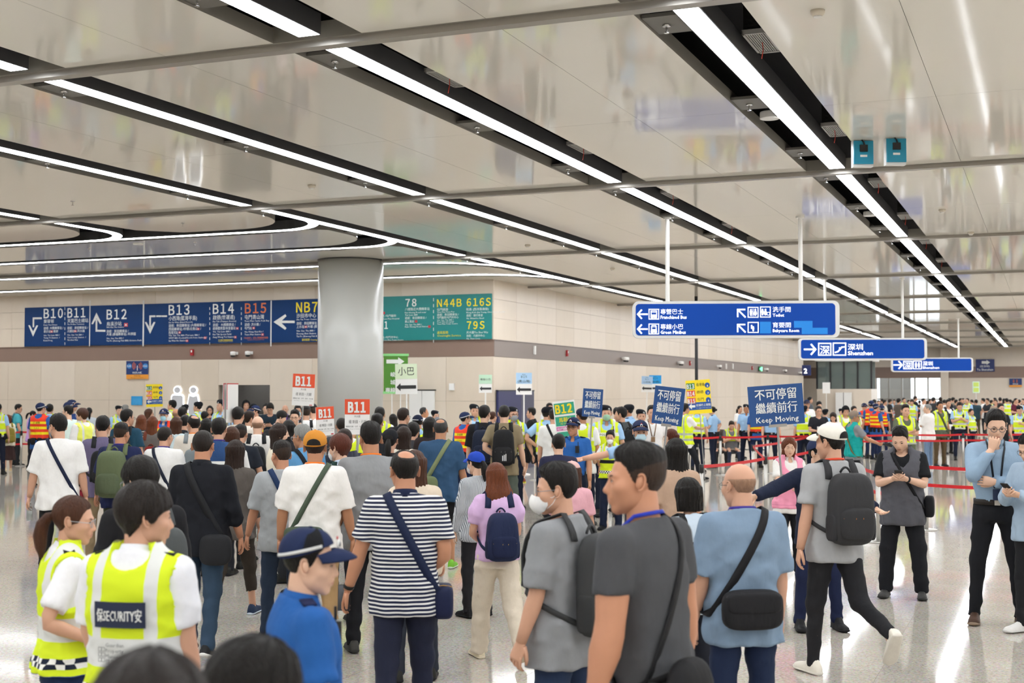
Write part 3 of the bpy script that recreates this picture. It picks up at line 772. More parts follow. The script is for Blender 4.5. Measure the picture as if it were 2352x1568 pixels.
    s, z = side_px(1744, 847); t = empty('exit_sign', W(s, K_WALL + .03, z), -TH + math.pi / 2); tag(t, 'small glowing green exit sign on the long wall', 'exit sign')
    MB().box(-.35, .35, -.05, 0, -.12, .12).build('case', mat('exit_dark', '1d5a35', .5), t); ge = mat('exit_green', (.15, 1, .4), .5, emit=2.5)
    MB().box(.05, .32, -.056, -.05, -.1, .1).build('figure', ge, t); MB().prism([(-.3, 0), (-.2, .08), (-.2, .03), (-.05, .03), (-.05, -.03), (-.2, -.03), (-.2, -.08)], .051, .056, axis='y').build('arrow', ge, t)
    k, z = wall_px(1040, 888); t = MB().box(-.07, .07, -.06, 0, -.09, .09).build('wall_sensor', M_white, None, False, W(S_WALL - .03, k, z), (0, 0, -TH)); tag(t, 'small white sensor on the wall above the capped officers', 'sensor')
    # signs on the far wall
    b = Board('direction_sign', W(S_FAR - .1, sk(on_plane(2262, 840, W(S_FAR, 0), W(1, 0)))[1], on_plane(2262, 840, W(S_FAR, 0), W(1, 0)).z), -TH, 'small navy To Shenzhen sign with a white arrow on the far wall')
    b.rect('panel', 2241, 825, 2284, 853, mat('navy_sign', '27356f', .5), 0, .03); b.poly('arrow', [(2255, 829), (2266, 829), (2266, 826.5), (2274, 832), (2266, 837.5), (2266, 835), (2255, 835)], T_white, .04)
    b.write('(往深圳)', 2251, 2273, 843, 5, T_white, cjk=True, off=.03); b.write('To Shenzhen', 2244, 2281, 851, 5, T_white, off=.03)
    b = Board('wifi_sign', W(S_FAR - .1, sk(on_plane(2332, 880, W(S_FAR, 0), W(1, 0)))[1], 2.7), -TH, 'small blue and orange wifi sign on the far wall')
    b.rect('panel', 2318, 869, 2347, 884, MATS['wifi_blue'], 0, .03); b.rect('strip', 2318, 884, 2347, 888.5, MATS['wifi_orange'], 0, .03)
    for r in (3, 5):
        for sgn in (-1, 1): b.line('wave', [(2332 + sgn * r * math.cos(a), 875 + r * math.sin(a)) for a in np.linspace(-.8, .8, 5)], 1.0, T_orange, .04)
    b.write('WiFi.HK', 2326, 2339, 883, 3, T_white, off=.03)
    # projecting sign at the wall end
    s, z = side_px(1846, 850); t = empty('projecting_sign', W(S_END - .4, K_WALL + .3, on_plane(1850, 862, W(S_END, 0), W(1, 0)).z), -TH); tag(t, 'small lit number sign jutting from the end of the long wall', 'sign')
    MB().box(-.3, .2, -.04, .04, 0, .6).build('panel', mat('navy_sign', '27356f', .5), t); text(t, '2', -.2, .12, .4, mat('lit_white', (1, 1, 1), .5, emit=1.2), off=.04, bold=.03)

# ------------------------------------------------------------------ hanging direction signs
M_signblue = mat('sign_blue', '06409a', .5, spec=.2, emit=.22)
M_signblue2 = mat('sign_patch_blue', '0a7fd6', .35, emit=.2)
M_lit = mat('sign_lit_white', 'f4f7fb', .4, emit=.7)
M_frame = mat('sign_frame', 'dfdfdc', .4)
def hanging(depth, x0, y0, x1, y1, label, rods, rod_ys=None, yaw=R(-3.5)):
    c = at_depth((x0 + x1) / 2, (y0 + y1) / 2, depth)
    b = Board('hanging_sign', c, yaw, label)
    a, zt = b.px(x0, (y0 + y1) / 2); d, _ = b.px(x1, (y0 + y1) / 2); z1 = b.px((x0 + x1) / 2, y0)[1]; z0 = b.px((x0 + x1) / 2, y1)[1]
    w, h = d - a, z1 - z0
    MB().prism(rrect(w, h, .10 * min(1, h / .5), 5, (a + d) / 2, (z0 + z1) / 2), -.16, .02, axis='y').build('frame', M_frame, b.root)
    mg = .045
    MB().prism(rrect(w - 2 * mg - .03, h - 2 * mg, .06 * min(1, h / .5), 5, (a + d) / 2 - .01, (z0 + z1) / 2), .0, .026, axis='y').build('panel', M_signblue, b.root)
    for x in rods:
        u = b.px(x, y0)[0]
        MB().tube([(u, .07, z1 - .02), (u, .07, ZC - c.z)], .035, 10).build('rod', M_white, b.root)
        MB().lathe([(.07, 0), (.07, -.03)], 12, M_white, (u, .07, ZC - c.z)).build('rod_plate', parent=b.root)
    return b
def arrow(b, x, y, L, ang, w=5):
    c, s = math.cos(R(ang)), math.sin(R(ang))
    q = lambda u, v: (x + u * c - v * s, y - (u * s + v * c))
    b.line('arrow', [q(-L * .5, 0), q(L * .42, 0)], w, M_lit, .034)
    b.line('arrow', [q(L * .1, L * .42), q(L * .46, 0), q(L * .1, -L * .42)], w, M_lit, .034)
def icon(b, x0, y0, x1, y1):
    b.line('icon_frame', [(x0, y0), (x1, y0), (x1, y1), (x0, y1), (x0, y0)], 2.2 * (x1 - x0) / 24, M_lit, .034)
def person_icon(b, x, y, h, dress=False):
    r = h * .14
    b.poly('icon_figure', [(x + r * math.cos(a), y - h / 2 + r + r * math.sin(a)) for a in np.linspace(0, 2 * math.pi, 10, False)], M_lit, .034)
    w = h * .2
    b.poly('icon_figure', [(x - w * (.6 if dress else 1), y - h * .2), (x + w * (.6 if dress else 1), y - h * .2), (x + w * (1.4 if dress else .8), y + h * .2), (x + w * .5, y + h * .5), (x - w * .5, y + h * .5), (x - w * (1.4 if dress else .8), y + h * .2)], M_lit, .034)
def hanging_signs():
    b = hanging(21.6, 1453, 691, 1928, 776, 'large blue hanging sign for franchised bus, green minibus, toilet and babycare room', (1534, 1841))
    Z = lambda x, y: (1440 + x / 4.704, 680 + y / 4.704)
    def wr(s, x0, x1, y, h, cj): p, q = Z(x0, y), Z(x1, y); b.write(s, p[0], q[0], p[1], h / 4.704, M_lit, .022, cj, .028)
    wr('專營巴士', 362, 604, 192, 54, 1); wr('Franchised Bus', 362, 642, 246, 38, 0); wr('專線小巴', 362, 606, 354, 54, 1); wr('Green Minibus', 362, 634, 408, 38, 0)
    wr('洗手間', 1572, 1765, 168, 54, 1); wr('Toilet', 1572, 1694, 222, 34, 0); wr('育嬰間', 1572, 1768, 336, 54, 1); wr('Babycare Room', 1574, 1856, 388, 34, 0)
    for y in (196, 356): arrow(b, *Z(165, y), 22, 180, 3.6)
    for y in (183, 345):
        p = Z(1232, y); b.line('arrow', [(p[0] + 9, p[1] + 9), (p[0] - 7, p[1] - 7)], 3.4, M_lit, .034); b.line('arrow', [(p[0] + 8, p[1] - 8), (p[0] - 8, p[1] - 8), (p[0] - 8, p[1] + 8)], 3.4, M_lit, .034)
    for x0, y0, x1, y1 in ((238, 143, 342, 248), (238, 302, 342, 408), (1307, 122, 1414, 228), (1440, 118, 1546, 226), (1307, 284, 1416, 392)): icon(b, *Z(x0, y0), *Z(x1, y1))
    for y0, rr in ((160, 0), (318, 8)):
        p, q = Z(260, y0), Z(320, y0 + 72)
        b.line('icon_bus', [(p[0] + (2 if rr else 0), p[1]), (q[0] - (2 if rr else 0), p[1]), (q[0], q[1]), (p[0], q[1]), (p[0] + (2 if rr else 0), p[1])], 1.8, M_lit, .034)
        b.rect('icon_bus', p[0], q[1] - 7, q[0], q[1], M_lit, .026, .034); b.line('icon_bus', [(p[0], p[1] + 3), (q[0], p[1] + 3)], 1.2, M_lit, .034)
        b.rect('icon_wheel', p[0] + 1, q[1], p[0] + 4, q[1] + 2.5, M_lit, .026, .034); b.rect('icon_wheel', q[0] - 4, q[1], q[0] - 1, q[1] + 2.5, M_lit, .026, .034)
    person_icon(b, *Z(1338, 176), 16); person_icon(b, *Z(1384, 174), 16, True); b.line('icon_bar', [Z(1360, 140), Z(1360, 212)], 1.2, M_lit, .034)
    person_icon(b, *Z(1462, 172), 15); person_icon(b, *Z(1494, 172), 15, True); p = Z(1525, 190)
    b.line('icon_chair', [(p[0] + 3.5 * math.cos(a), p[1] + 3.5 * math.sin(a)) for a in np.linspace(0, 6.28, 12)], 1.1, M_lit, .034)
    p = Z(1345, 318); b.line('icon_bottle', [p, (p[0], p[1] + 6)], 3.2, M_lit, .034); person_icon(b, *Z(1362, 352), 12)
    for x0, y0, x1, y1 in ((1434, 277, 1553, 402), (1802, 268, 2002, 342), (1885, 342, 2165, 410)): b.rect('patch', *Z(x0, y0), *Z(x1, y1), M_signblue2, .026, .030)
    b = hanging(33.5, 1835, 776, 2129, 827, 'blue hanging sign with an escalator pictogram for Shenzhen', (1897, 2075))
    Z = lambda x, y: (1830 + x / 4.506, 770 + y / 4.506)
    def wr2(s, x0, x1, y, h, cj): p, q = Z(x0, y), Z(x1, y); b.write(s, p[0], q[0], p[1], h / 4.506, M_lit, .024, cj, .028)
    wr2('深圳', 528, 682, 146, 60, 1); wr2('Shenzhen', 528, 785, 204, 42, 0); wr2('深', 240, 336, 188, 84, 1)
    arrow(b, *Z(138, 145), 26, 0, 3.8); icon(b, *Z(225, 83), *Z(350, 204)); icon(b, *Z(376, 80), *Z(504, 204))
    b.line('icon_escalator', [Z(398, 176), Z(424, 168), Z(464, 122), Z(488, 120)], 3, M_lit, .034); b.line('icon_escalator', [Z(440, 128), Z(446, 150)], 2.4, M_lit, .034)
    b = hanging(52, 2048, 821, 2235, 854, 'blue hanging sign for Shenzhen farthest down the hall', (2203,))
    wr2('深', 1112, 1180, 336, 60, 1); wr2('深圳', 1302, 1405, 310, 44, 1); wr2('Shenzhen', 1300, 1472, 346, 26, 0)
    arrow(b, *Z(1048, 306), 19, 0, 3.0); icon(b, *Z(1104, 268), *Z(1190, 346)); icon(b, *Z(1205, 266), *Z(1288, 346)); person_icon(b, *Z(1232, 306), 13); person_icon(b, *Z(1262, 306), 13)
    # dark slim post dropping behind the large sign
    p = at_depth(1600, 900, 40); t = MB().tube([(0, 0, 0), (0, 0, ZC)], .05, 10).build('slim_post', M_dark, None, True, (p.x, p.y, 0)); tag(t, 'slim dark post from floor to ceiling behind the yellow bus sign', 'post')

# ------------------------------------------------------------------ signs on poles
M_pole = mat('pole_grey', 'a8a8a6', .35, .5)
def pole_sign(name, label, x, y, depth, w, h, yaw, roll, zb, panel, off=(0, 0), pole_m=None, group=None, lean=None, pr=.012):
    """board centred at pixel (x, y) at DEPTH, on a pole down to height zb"""
    c = at_depth(x, y, depth)
    t = empty(name, c, 0); t.rotation_euler = (0, R(roll), R(yaw)); tag(t, label, 'sign', group)
    MB().box(-w / 2, w / 2, 0, .008, -h / 2, h / 2).build('board', panel, t)
    if zb is not None:
        L = c.z - zb
        MB().tube([(off[0], .012 + pr, h * .1), (off[0], .012 + pr, -L)], pr, 8).build('pole', pole_m or M_pole, t)
    return t
def rbox(t, name, x0, x1, z0, z1, m, d=.003): return MB().box(x0, x1, -d, 0.001, z0, z1).build(name, m, t)
def keep_moving(x, y, depth, w, h, yaw, roll, zb, label):
    t = pole_sign('crowd_sign', label, x, y, depth, w, h, yaw, roll, zb, mat('keep_blue', '1b4a84', .45), group='keep moving placards')
    k, q = w / .62, h / .445
    text(t, '不可停留', -.235 * k, .075 * q, .13 * q, T_white, w=.47 * k, bold=.012)
    text(t, '繼續前行', -.235 * k, -.075 * q, .13 * q, T_white, w=.47 * k, bold=.010)
    text(t, 'Keep Moving', -.24 * k, -.185 * q, .088 * q, T_white, w=.48 * k, bold=.014)
    MB().box(-.10 * k, .10 * k, -.012, .02, -h / 2 - .02, -h / 2 + .012).build('clip', M_steel, t)
    return t
def b11(x, y, depth, w, yaw, roll, zb, label):
    h = w * 1.42
    t = pole_sign('bus_placard', label, x, y, depth, w, h, yaw, roll, zb, M_white, group='B11 placards')
    k = w / .3
    rbox(t, 'header', -w / 2, w / 2, h / 2 - h * .43, h / 2, mat('b11_orange', 'e2512a', .5))
    text(t, 'B11', -.105 * k, .055 * k, .165 * k, T_white, w=.20 * k, bold=.045, off=.003)
    g = mat('print_grey', '6b6b6b', .6)
    text(t, '天水圍', -.035 * k, -.005 * k, .028 * k, g, w=.07 * k); text(t, '經 新田・元朗', -.10 * k, -.075 * k, .045 * k, g, w=.21 * k)
    text(t, '轉乘往元朗・屯門・荃灣・洪水橋', -.135 * k, -.125 * k, .022 * k, g, w=.27 * k); text(t, 'Interchange to Yuen Long, Tuen Mun', -.12 * k, -.15 * k, .014 * k, g, w=.24 * k)
    rbox(t, 'mark', .09 * k, .13 * k, -h / 2 + .008, -h / 2 + .022, T_red)
def yellow_list(x, y, depth, w, yaw, roll, zb, label):
    h = w * 1.38; k = w / .55
    t = pole_sign('bus_stop_list', label, x, y, depth, w, h, yaw, roll, zb, mat('list_yellow', 'f3d813', .5))
    X = -w / 2
    dk = T_black; bl = mat('list_blue', '15529f', .5)
    for i, (n, cn, num, col) in enumerate((('B13', '香港島', '8', '1f7a44'), ('B14', '啟德', '7', 'dd4a33'), ('B15', '屯門', '6', 'dd4a33'))):
        z = h / 2 - (.14 + i * .165) * k
        rbox(t, 'tab', X + .01 * k, X + .20 * k, z - .06 * k, z + .075 * k, mat('tab_' + col, col, .5))
        text(t, n, X + .02 * k, z - .045 * k, .13 * k, T_white, w=.16 * k, bold=.035, off=.003)
        text(t, cn, X + .235 * k, z + .005 * k, .075 * k, dk, w=(.19 if len(cn) > 2 else .15) * k)
        c = [(X + .485 * k + .058 * k * math.cos(a), z + .01 * k + .058 * k * math.sin(a)) for a in np.linspace(0, 6.283, 18, False)]
        MB().prism(c, 0, .004, axis='y').build('disc', bl, t); text(t, num, X + .47 * k, z - .03 * k, .07 * k, T_white, off=.003, bold=.02)
    z = -h / 2 + .09 * k
    rbox(t, 'bar', X + .005 * k, -X - .005 * k, z, z + .17 * k, bl)
    MB().prism([(X + .03 * k, z + .085 * k), (X + .10 * k, z + .15 * k), (X + .10 * k, z + .11 * k), (X + .18 * k, z + .11 * k), (X + .18 * k, z + .06 * k), (X + .10 * k, z + .06 * k), (X + .10 * k, z + .02 * k)], .003, .006, axis='y').build('arrow', T_white, t)
    text(t, '往城巴上客點', X + .2 * k, z + .08 * k, .06 * k, T_white, w=.33 * k, bold=.02, off=.003); text(t, 'To Citybus Pick Up Point', X + .2 * k, z + .03 * k, .03 * k, T_white, w=.33 * k, bold=.01, off=.003)
def arrow_card(name, label, x, y, depth, w, col, lines, yaw=0, roll=0):
    h = w * 1.38
    t = pole_sign(name, label, x, y, depth, w, h, yaw, roll, 0.0, M_white, pole_m=M_white, group='paper direction cards on poles', pr=.018)
    k = w / .38
    rbox(t, 'card', -w / 2, w / 2, .0, h / 2, mat('card_' + col, col, .6))
    MB().prism([(-.17 * k, -.14 * k), (-.10 * k, -.07 * k), (-.10 * k, -.11 * k), (.17 * k, -.11 * k), (.17 * k, -.17 * k), (-.10 * k, -.17 * k), (-.10 * k, -.21 * k)], .002, .005, axis='y').build('arrow', mat('arrow_black', '2a2a2c', .5), t)
    for s, z, sz, ww in lines: text(t, s, -ww * k / 2, z * k, sz * k, T_black, w=ww * k, off=.003)
    MB().lathe([(.16, 0), (.16, .02), (.03, .04)], 16, M_white, (0, .03, -t.location.z)).build('foot', parent=t)
def pole_signs():
    b11(697, 895, 22.55, .385, -4, 2.5, 1.36, 'orange and white B11 placard held highest, left of the column')
    b11(747, 967, 15.5, .24, 38, -3, .02, 'orange and white B11 placard seen at an angle in front of the column')
    b11(820.5, 957, 15.0, .285, 1, 0, .02, 'orange and white B11 placard facing the camera square on')
    yellow_list(354.5, 908, 33.5, .42, 2, -1.5, .02, 'yellow bus list placard by the left wall, far smaller')
    yellow_list(1605, 911, 31, .58, 2, -4, .02, 'yellow bus list placard held up in front of the long wall')
    keep_moving(1361, 925, 19.6, .30, .42, -8, 3.5, 1.16, 'blue Keep Moving placard on a pole held by the masked traffic officer')
    keep_moving(1535, 932, 15.2, .36, .44, -22, 6.5, 1.25, 'blue Keep Moving placard tilted down to the right, middle of the three')
    keep_moving(1783, 930, 14.46, .615, .445, 4, -4.2, 1.08, 'largest blue Keep Moving placard held by the woman in pink')
    # green banner and the paper cards
    c = at_depth(909, 858, 33.5)
    t = empty('green_banner', (c.x, c.y, 0), 0); tag(t, 'dark green banner sign with a white arrow beside the column', 'sign')
    z0 = at_depth(909, 904, 33.5).z; z1 = at_depth(909, 812, 33.5).z; w = .31
    MB().box(-w, w, 0, .03, z0, z1).build('banner', mat('banner_green', '4f8a2c', .5), t)
    for z in (z0, z1 - .06): MB().box(-w - .02, w + .02, -.01, .04, z, z + .06).build('edge_bar', mat('edge_green', '8fd98a', .5), t)
    MB().prism([(-.24, z1 - .25), (.06, z1 - .25), (.06, z1 - .31), (.22, z1 - .2), (.06, z1 - .09), (.06, z1 - .15), (-.24, z1 - .15)], .002, .008, axis='y').build('arrow', T_white, t)
    text(t, '峻', -.14, z1 - .58, .13, T_white, bold=.02, off=.004); text(t, '城', -.14, z1 - .78, .13, T_white, bold=.02, off=.004); text(t, '專線', -.26, z1 - .98, .13, T_white, w=.25, bold=.02, off=.004)
    for x in (-.1, .12): MB().tube([(x, .04, z0 + .1), (x, .06, 0)], .014, 6).build('leg', M_white, t)
    arrow_card('minibus_card', 'pale green minibus card with a black arrow overlapping the green banner', 933, 870, 31, .52, 'd5e3c3', [('小巴', .075, .16, .28)], 0, -1)
    arrow_card('minibus_card', 'small pale green card with a black arrow left of the corner', 1115, 881, 33, .33, 'bfe0c4', [('專線小巴', .10, .07, .30)], 0, 0)
    arrow_card('bus_card', 'pale blue B15 card with a black arrow at the corner', 1203.5, 881, 33, .40, 'a9cbe8', [('巴士', .205, .035, .08), ('B15', .14, .07, .14), ('(青山灣)', .035, .07, .30)], 3, 0)
    arrow_card('bus_card', 'pale blue B13 card with a black arrow by the long wall', 1486, 882, 41, .36, 'a9c8e6', [('巴士', .205, .035, .08), ('B13', .14, .06, .12), ('(小西灣)', .045, .06, .26)], -25, 2)
    arrow_card('bus_card', 'bright blue B14 card with a black arrow by the long wall', 1505, 881, 42.5, .40, '1c9be0', [('巴士', .205, .035, .08), ('B14', .14, .07, .14), ('(啟德)', .035, .07, .26)], 0, 0)
    # B12 placard held in the crowd
    t = pole_sign('bus_placard', 'green and yellow B12 placard tilted among the officers', 1299, 963, 19.5, .33, .56, -3, -7, .02, M_white)
    gg = mat('b12_green', '2f9e7d', .5)
    rbox(t, 'header', -.15, .15, .08, .25, gg); text(t, 'B12', -.13, .10, .17, T_yellow, w=.24, bold=.04, off=.003)
    rbox(t, 'row', -.15, .15, -.09, .05, gg); text(t, '馬鞍山', -.10, -.03, .075, T_yellow, w=.2, bold=.02, off=.003); text(t, 'Ma On Shan', -.08, -.07, .03, T_yellow, off=.003)
    rbox(t, 'row', -.15, .15, -.16, -.10, mat('b12_pink', 'd873b0', .5)); text(t, '屯門碼頭', -.14, -.15, .045, T_white, w=.2, bold=.02, off=.003); rbox(t, 'row', -.15, .15, -.25, -.18, gg)
    # red-edged panels seen nearly edge-on by the doorway
    for x, lb in ((526, 'red-edged white placard seen edge-on by the doorway, left one'), (534, 'red-edged white placard seen edge-on by the doorway, right one')):
        t = pole_sign('placard', lb, x, 925, 20, .34, .60, 72, 0, .02, M_white)
        rbox(t, 'edge_top', -.17, .17, .285, .30, T_red); rbox(t, 'edge_side', -.17, -.155, -.1, .30, T_red)
    # pale cards far off
    p = on_plane(1898, 880, W(70, 0), W(1, 0)); t = empty('paper_card', (p.x, p.y, 0), 0); tag(t, 'blank pale card on a thin pole before the lift enclosure', 'sign')
    z0, z1 = at_depth(1898, 903, p.y).z, at_depth(1898, 878, p.y).z
    MB().box(-.2, .2, 0, .02, z0, z1).build('card', M_white, t); MB().tube([(0, .03, z1), (0, .03, 0)], .02, 6).build('pole', M_white, t)
    p = on_plane(2242, 890, W(88, 0), W(1, 0)); t = empty('paper_card', (p.x, p.y, 0), 0); tag(t, 'green and yellow card on a thin pole before the far wall', 'sign')
    z0, z1 = at_depth(2242, 902, p.y).z, at_depth(2242, 876, p.y).z
    MB().box(-.22, .22, 0, .02, z0, z1).build('card', mat('card_pale', 'd5efdf', .5), t)
    for a in (.08, .55): MB().box(-.17, .17, -.006, 0, z0 + a * (z1 - z0), z0 + (a + .38) * (z1 - z0)).build('print', mat('card_lime', 'c9dd6a', .5), t)
    MB().tube([(0, .03, z1), (0, .03, 0)], .02, 6).build('pole', M_white, t)

# ------------------------------------------------------------------ belt barriers
M_belt = mat('red_belt', 'c9141f', .45)
def post(p, label, h=.98):
    t = empty('barrier_post', (p.x, p.y, 0)); tag(t, label, 'barrier post', 'steel belt posts')
    MB().lathe([(.16, 0), (.16, .012), (.13, .022), (.035, .03)], 20, M_steel).build('base', parent=t, smooth=True)
    MB().lathe([(.032, .03), (.032, h - .12)], 14, M_steel).build('pole', parent=t, smooth=True)
    MB().lathe([(.036, h - .12), (.036, h), (.03, h + .006)], 14, M_dark).build('head', parent=t, smooth=True)
    return t
def belt(a, b, z, label, sag=.02, w=.05):
    n = 9; c = (a + b) / 2
    mb = MB(); v, f = [], []
    d = (b - a); d.z = 0; nn = Vector((-d.y, d.x, 0)).normalized() * .0015
    for i in range(n):
        t = i / (n - 1); p = a.lerp(b, t); zz = z - sag * 4 * t * (1 - t)
        for s in (-1, 1):
            for q in (-w / 2, w / 2): v.append((p.x + nn.x * s, p.y + nn.y * s, zz + q))
    for i in range(n - 1):
        o = i * 4
        f += [(o, o + 4, o + 5, o + 1), (o + 2, o + 3, o + 7, o + 6), (o + 1, o + 5, o + 7, o + 3), (o, o + 2, o + 6, o + 4)]
    o = mb.add(v, f, M_belt).build('red_belt'); tag(o, label, 'barrier belt', 'red barrier belts')
def barriers():
    F = lambda x, y: at_z(x, y, 0)
    pts = {}
    def P(key, x, y, lb): p = F(x, y); pts[key] = p; post(p, lb)
    P('l1', 48, 1070, 'steel belt post by the left wall beside the woman with the olive backpack'); P('l0', -60, 1072, 'steel belt post just beyond the left edge of the frame'); P('l2', 185, 1066, 'steel belt post hidden behind the man in the white tee')
    P('m1', 1050, 1100, 'steel belt post behind the man in the blue tee'); P('m2', 1232, 1102, 'steel belt post behind the officer with the grey mask')
    P('a', 1580, 1093, 'steel belt post at the left end of the queue, far row'); P('b', 1655, 1091, 'steel belt post, second of the far row'); P('c', 1764, 1087, 'steel belt post behind the large placard'); P('d', 1870, 1085, 'steel belt post behind the man in the navy jacket'); P('e', 2085, 1080, 'steel belt post behind the man looking at his phone'); P('f', 2213, 1080, 'steel belt post left of the man rubbing his chin'); P('g', 2420, 1076, 'steel belt post beyond the right edge, far row')
    P('h', 1612, 1215, 'steel belt post in the near row behind the bob-haired woman'); P('i', 1759, 1181, 'steel belt post in the near row left of the woman in pink'); P('j', 1730, 1130, 'steel belt post at the turn of the near belt'); P('k', 1870, 1150, 'steel belt post hidden behind the white capped man'); P('n', 2018, 1245, 'steel belt post right of the dark backpack'); P('o', 2128, 1217, 'steel belt post behind the grey vest man'); P('q', 2440, 1232, 'steel belt post beyond the right edge, near row')
    P('r', 2044, 990, 'steel belt post far off at the distant queue, left end'); P('t', 2150, 988, 'steel belt post far off at the distant queue, middle'); P('u', 2400, 985, 'steel belt post far off at the distant queue, right end')
    L = lambda a, b, z, lb, s=.02: belt(pts[a].copy(), pts[b].copy(), z, lb, s)
    L('l0', 'l1', .95, 'upper red belt at the left edge', .01); L('l1', 'l2', .95, 'upper red belt behind the rescue volunteer'); L('l0', 'l1', .62, 'lower red belt at the left edge'); L('l1', 'l2', .62, 'lower red belt behind the white tee man')
    L('m1', 'm2', .95, 'upper red belt behind the men with backpacks'); L('m1', 'm2', .62, 'lower red belt behind the men with backpacks')
    for a, b, lb in (('a', 'b', 'left of the queue'), ('b', 'c', 'under the large placard'), ('c', 'd', 'behind the woman in pink'), ('d', 'e', 'behind the teal vest man'), ('e', 'f', 'before the man in jeans'), ('f', 'g', 'behind the chin-rubbing man')):
        L(a, b, .95, 'upper red belt of the far row ' + lb)
        if a in 'def': L(a, b, .80, 'lower red belt of the far row ' + lb)
    L('h', 'i', .95, 'near red belt behind the bob-haired woman'); L('j', 'd', .95, 'red belt slanting up behind the woman in pink', .03); L('j', 'i', .95, 'short red belt at the turn'); L('i', 'k', .95, 'red belt at the shoulders of the woman in pink')
    for a, b, lb in (('k', 'n', 'behind the white capped man'), ('n', 'o', 'behind the phone user'), ('o', 'q', 'between the two men at the right')):
        L(a, b, .95, 'upper red belt of the near row ' + lb); L(a, b, .68, 'lower red belt of the near row ' + lb)
    for a, b, lb in (('r', 't', 'left span'), ('t', 'u', 'right span')):
        L(a, b, .95, 'upper red belt of the distant queue, ' + lb); L(a, b, .6, 'lower red belt of the distant queue, ' + lb)

build_floor(); build_ceiling(); build_lights(); build_ceiling_kit(); build_walls(); glazed_lift(); route_board(); wall_items(); hanging_signs(); pole_signs(); barriers()
# ================================================================== people
F32 = np.float32
def surfnet(F, o, h):
    """vectorised surface nets: zero surface of the sampled field F (inside < 0)"""
    S = F < 0
    nx, ny, nz = F.shape
    c = np.zeros((nx - 1, ny - 1, nz - 1), np.int8)
    corners = [(i, j, k) for i in (0, 1) for j in (0, 1) for k in (0, 1)]
    for i, j, k in corners: c += S[i:nx - 1 + i, j:ny - 1 + j, k:nz - 1 + k]
    act = (c > 0) & (c < 8)
    I = np.argwhere(act)
    if len(I) == 0: return np.zeros((0, 3), F32), np.zeros((0, 4), int)
    idx = np.full(act.shape, -1, np.int32); idx[act] = np.arange(len(I))
    vals = {q: F[I[:, 0] + q[0], I[:, 1] + q[1], I[:, 2] + q[2]] for q in corners}
    acc = np.zeros((len(I), 3)); cnt = np.zeros(len(I))
    for a in corners:
        for ax in range(3):
            if a[ax]: continue
            b = list(a); b[ax] = 1; b = tuple(b)
            fa, fb = vals[a], vals[b]
            m = (fa < 0) != (fb < 0)
            t = np.where(m, fa / np.where(fa == fb, 1, fa - fb), 0)
            p = np.zeros((len(I), 3)); p[:] = a; p[:, ax] += t
            acc[m] += p[m]; cnt[m] += 1
    V = (I + acc / cnt[:, None]) * h + np.asarray(o)
    Q = []
    for ax in range(3):
        u, v = (ax + 1) % 3, (ax + 2) % 3
        sl0 = [slice(1, -1)] * 3; sl1 = [slice(1, -1)] * 3
        sl0[ax] = slice(0, -1); sl1[ax] = slice(1, None)
        A, B = S[tuple(sl0)], S[tuple(sl1)]
        d = np.argwhere(A != B)
        if len(d) == 0: continue
        s = A[d[:, 0], d[:, 1], d[:, 2]]
        base = d.copy(); base[:, u] += 1; base[:, v] += 1
        def cell(du, dv):
            q = base.copy(); q[:, u] += du; q[:, v] += dv
            return idx[q[:, 0], q[:, 1], q[:, 2]]
        q = np.stack([cell(-1, -1), cell(0, -1), cell(0, 0), cell(-1, 0)], 1)
        q[~s] = q[~s][:, ::-1]
        Q.append(q)
    Q = np.concatenate(Q); Q = Q[(Q >= 0).all(1)]
    return V.astype(F32), Q

class Grid:
    def __init__(self, lo, hi, h):
        self.h = h; self.o = np.asarray(lo, float)
        n = np.ceil((np.asarray(hi) - self.o) / h).astype(int) + 1
        ax = [(self.o[i] + np.arange(n[i]) * h).astype(F32) for i in range(3)]
        self.X, self.Y, self.Z = ax[0][:, None, None], ax[1][None, :, None], ax[2][None, None, :]
        self.ax = ax; self.shape = tuple(n)
def cap_sdf(X, Y, Z, a, b, r1, r2, fy=1.0):
    a, b = [float(q) for q in a], [float(q) for q in b]
    bx, by, bz = b[0] - a[0], b[1] - a[1], b[2] - a[2]
    L = bx * bx + by * by + bz * bz + 1e-9
    px, py, pz = X - F32(a[0]), Y - F32(a[1]), Z - F32(a[2])
    t = np.clip((px * F32(bx) + py * F32(by) + pz * F32(bz)) / F32(L), 0, 1)
    return np.sqrt((px - t * F32(bx)) ** 2 + ((py - t * F32(by)) * F32(fy)) ** 2 + (pz - t * F32(bz)) ** 2) - (F32(r1) + t * F32(r2 - r1))
def ell(X, Y, Z, c, r):
    return (np.sqrt(((X - F32(c[0])) / F32(r[0])) ** 2 + ((Y - F32(c[1])) / F32(r[1])) ** 2 + ((Z - F32(c[2])) / F32(r[2])) ** 2) - 1) * F32(min(r))
def smin(a, b, k):
    h = np.maximum(F32(k) - np.abs(a - b), 0) / F32(k)
    return np.minimum(a, b) - h * h * F32(k / 4)
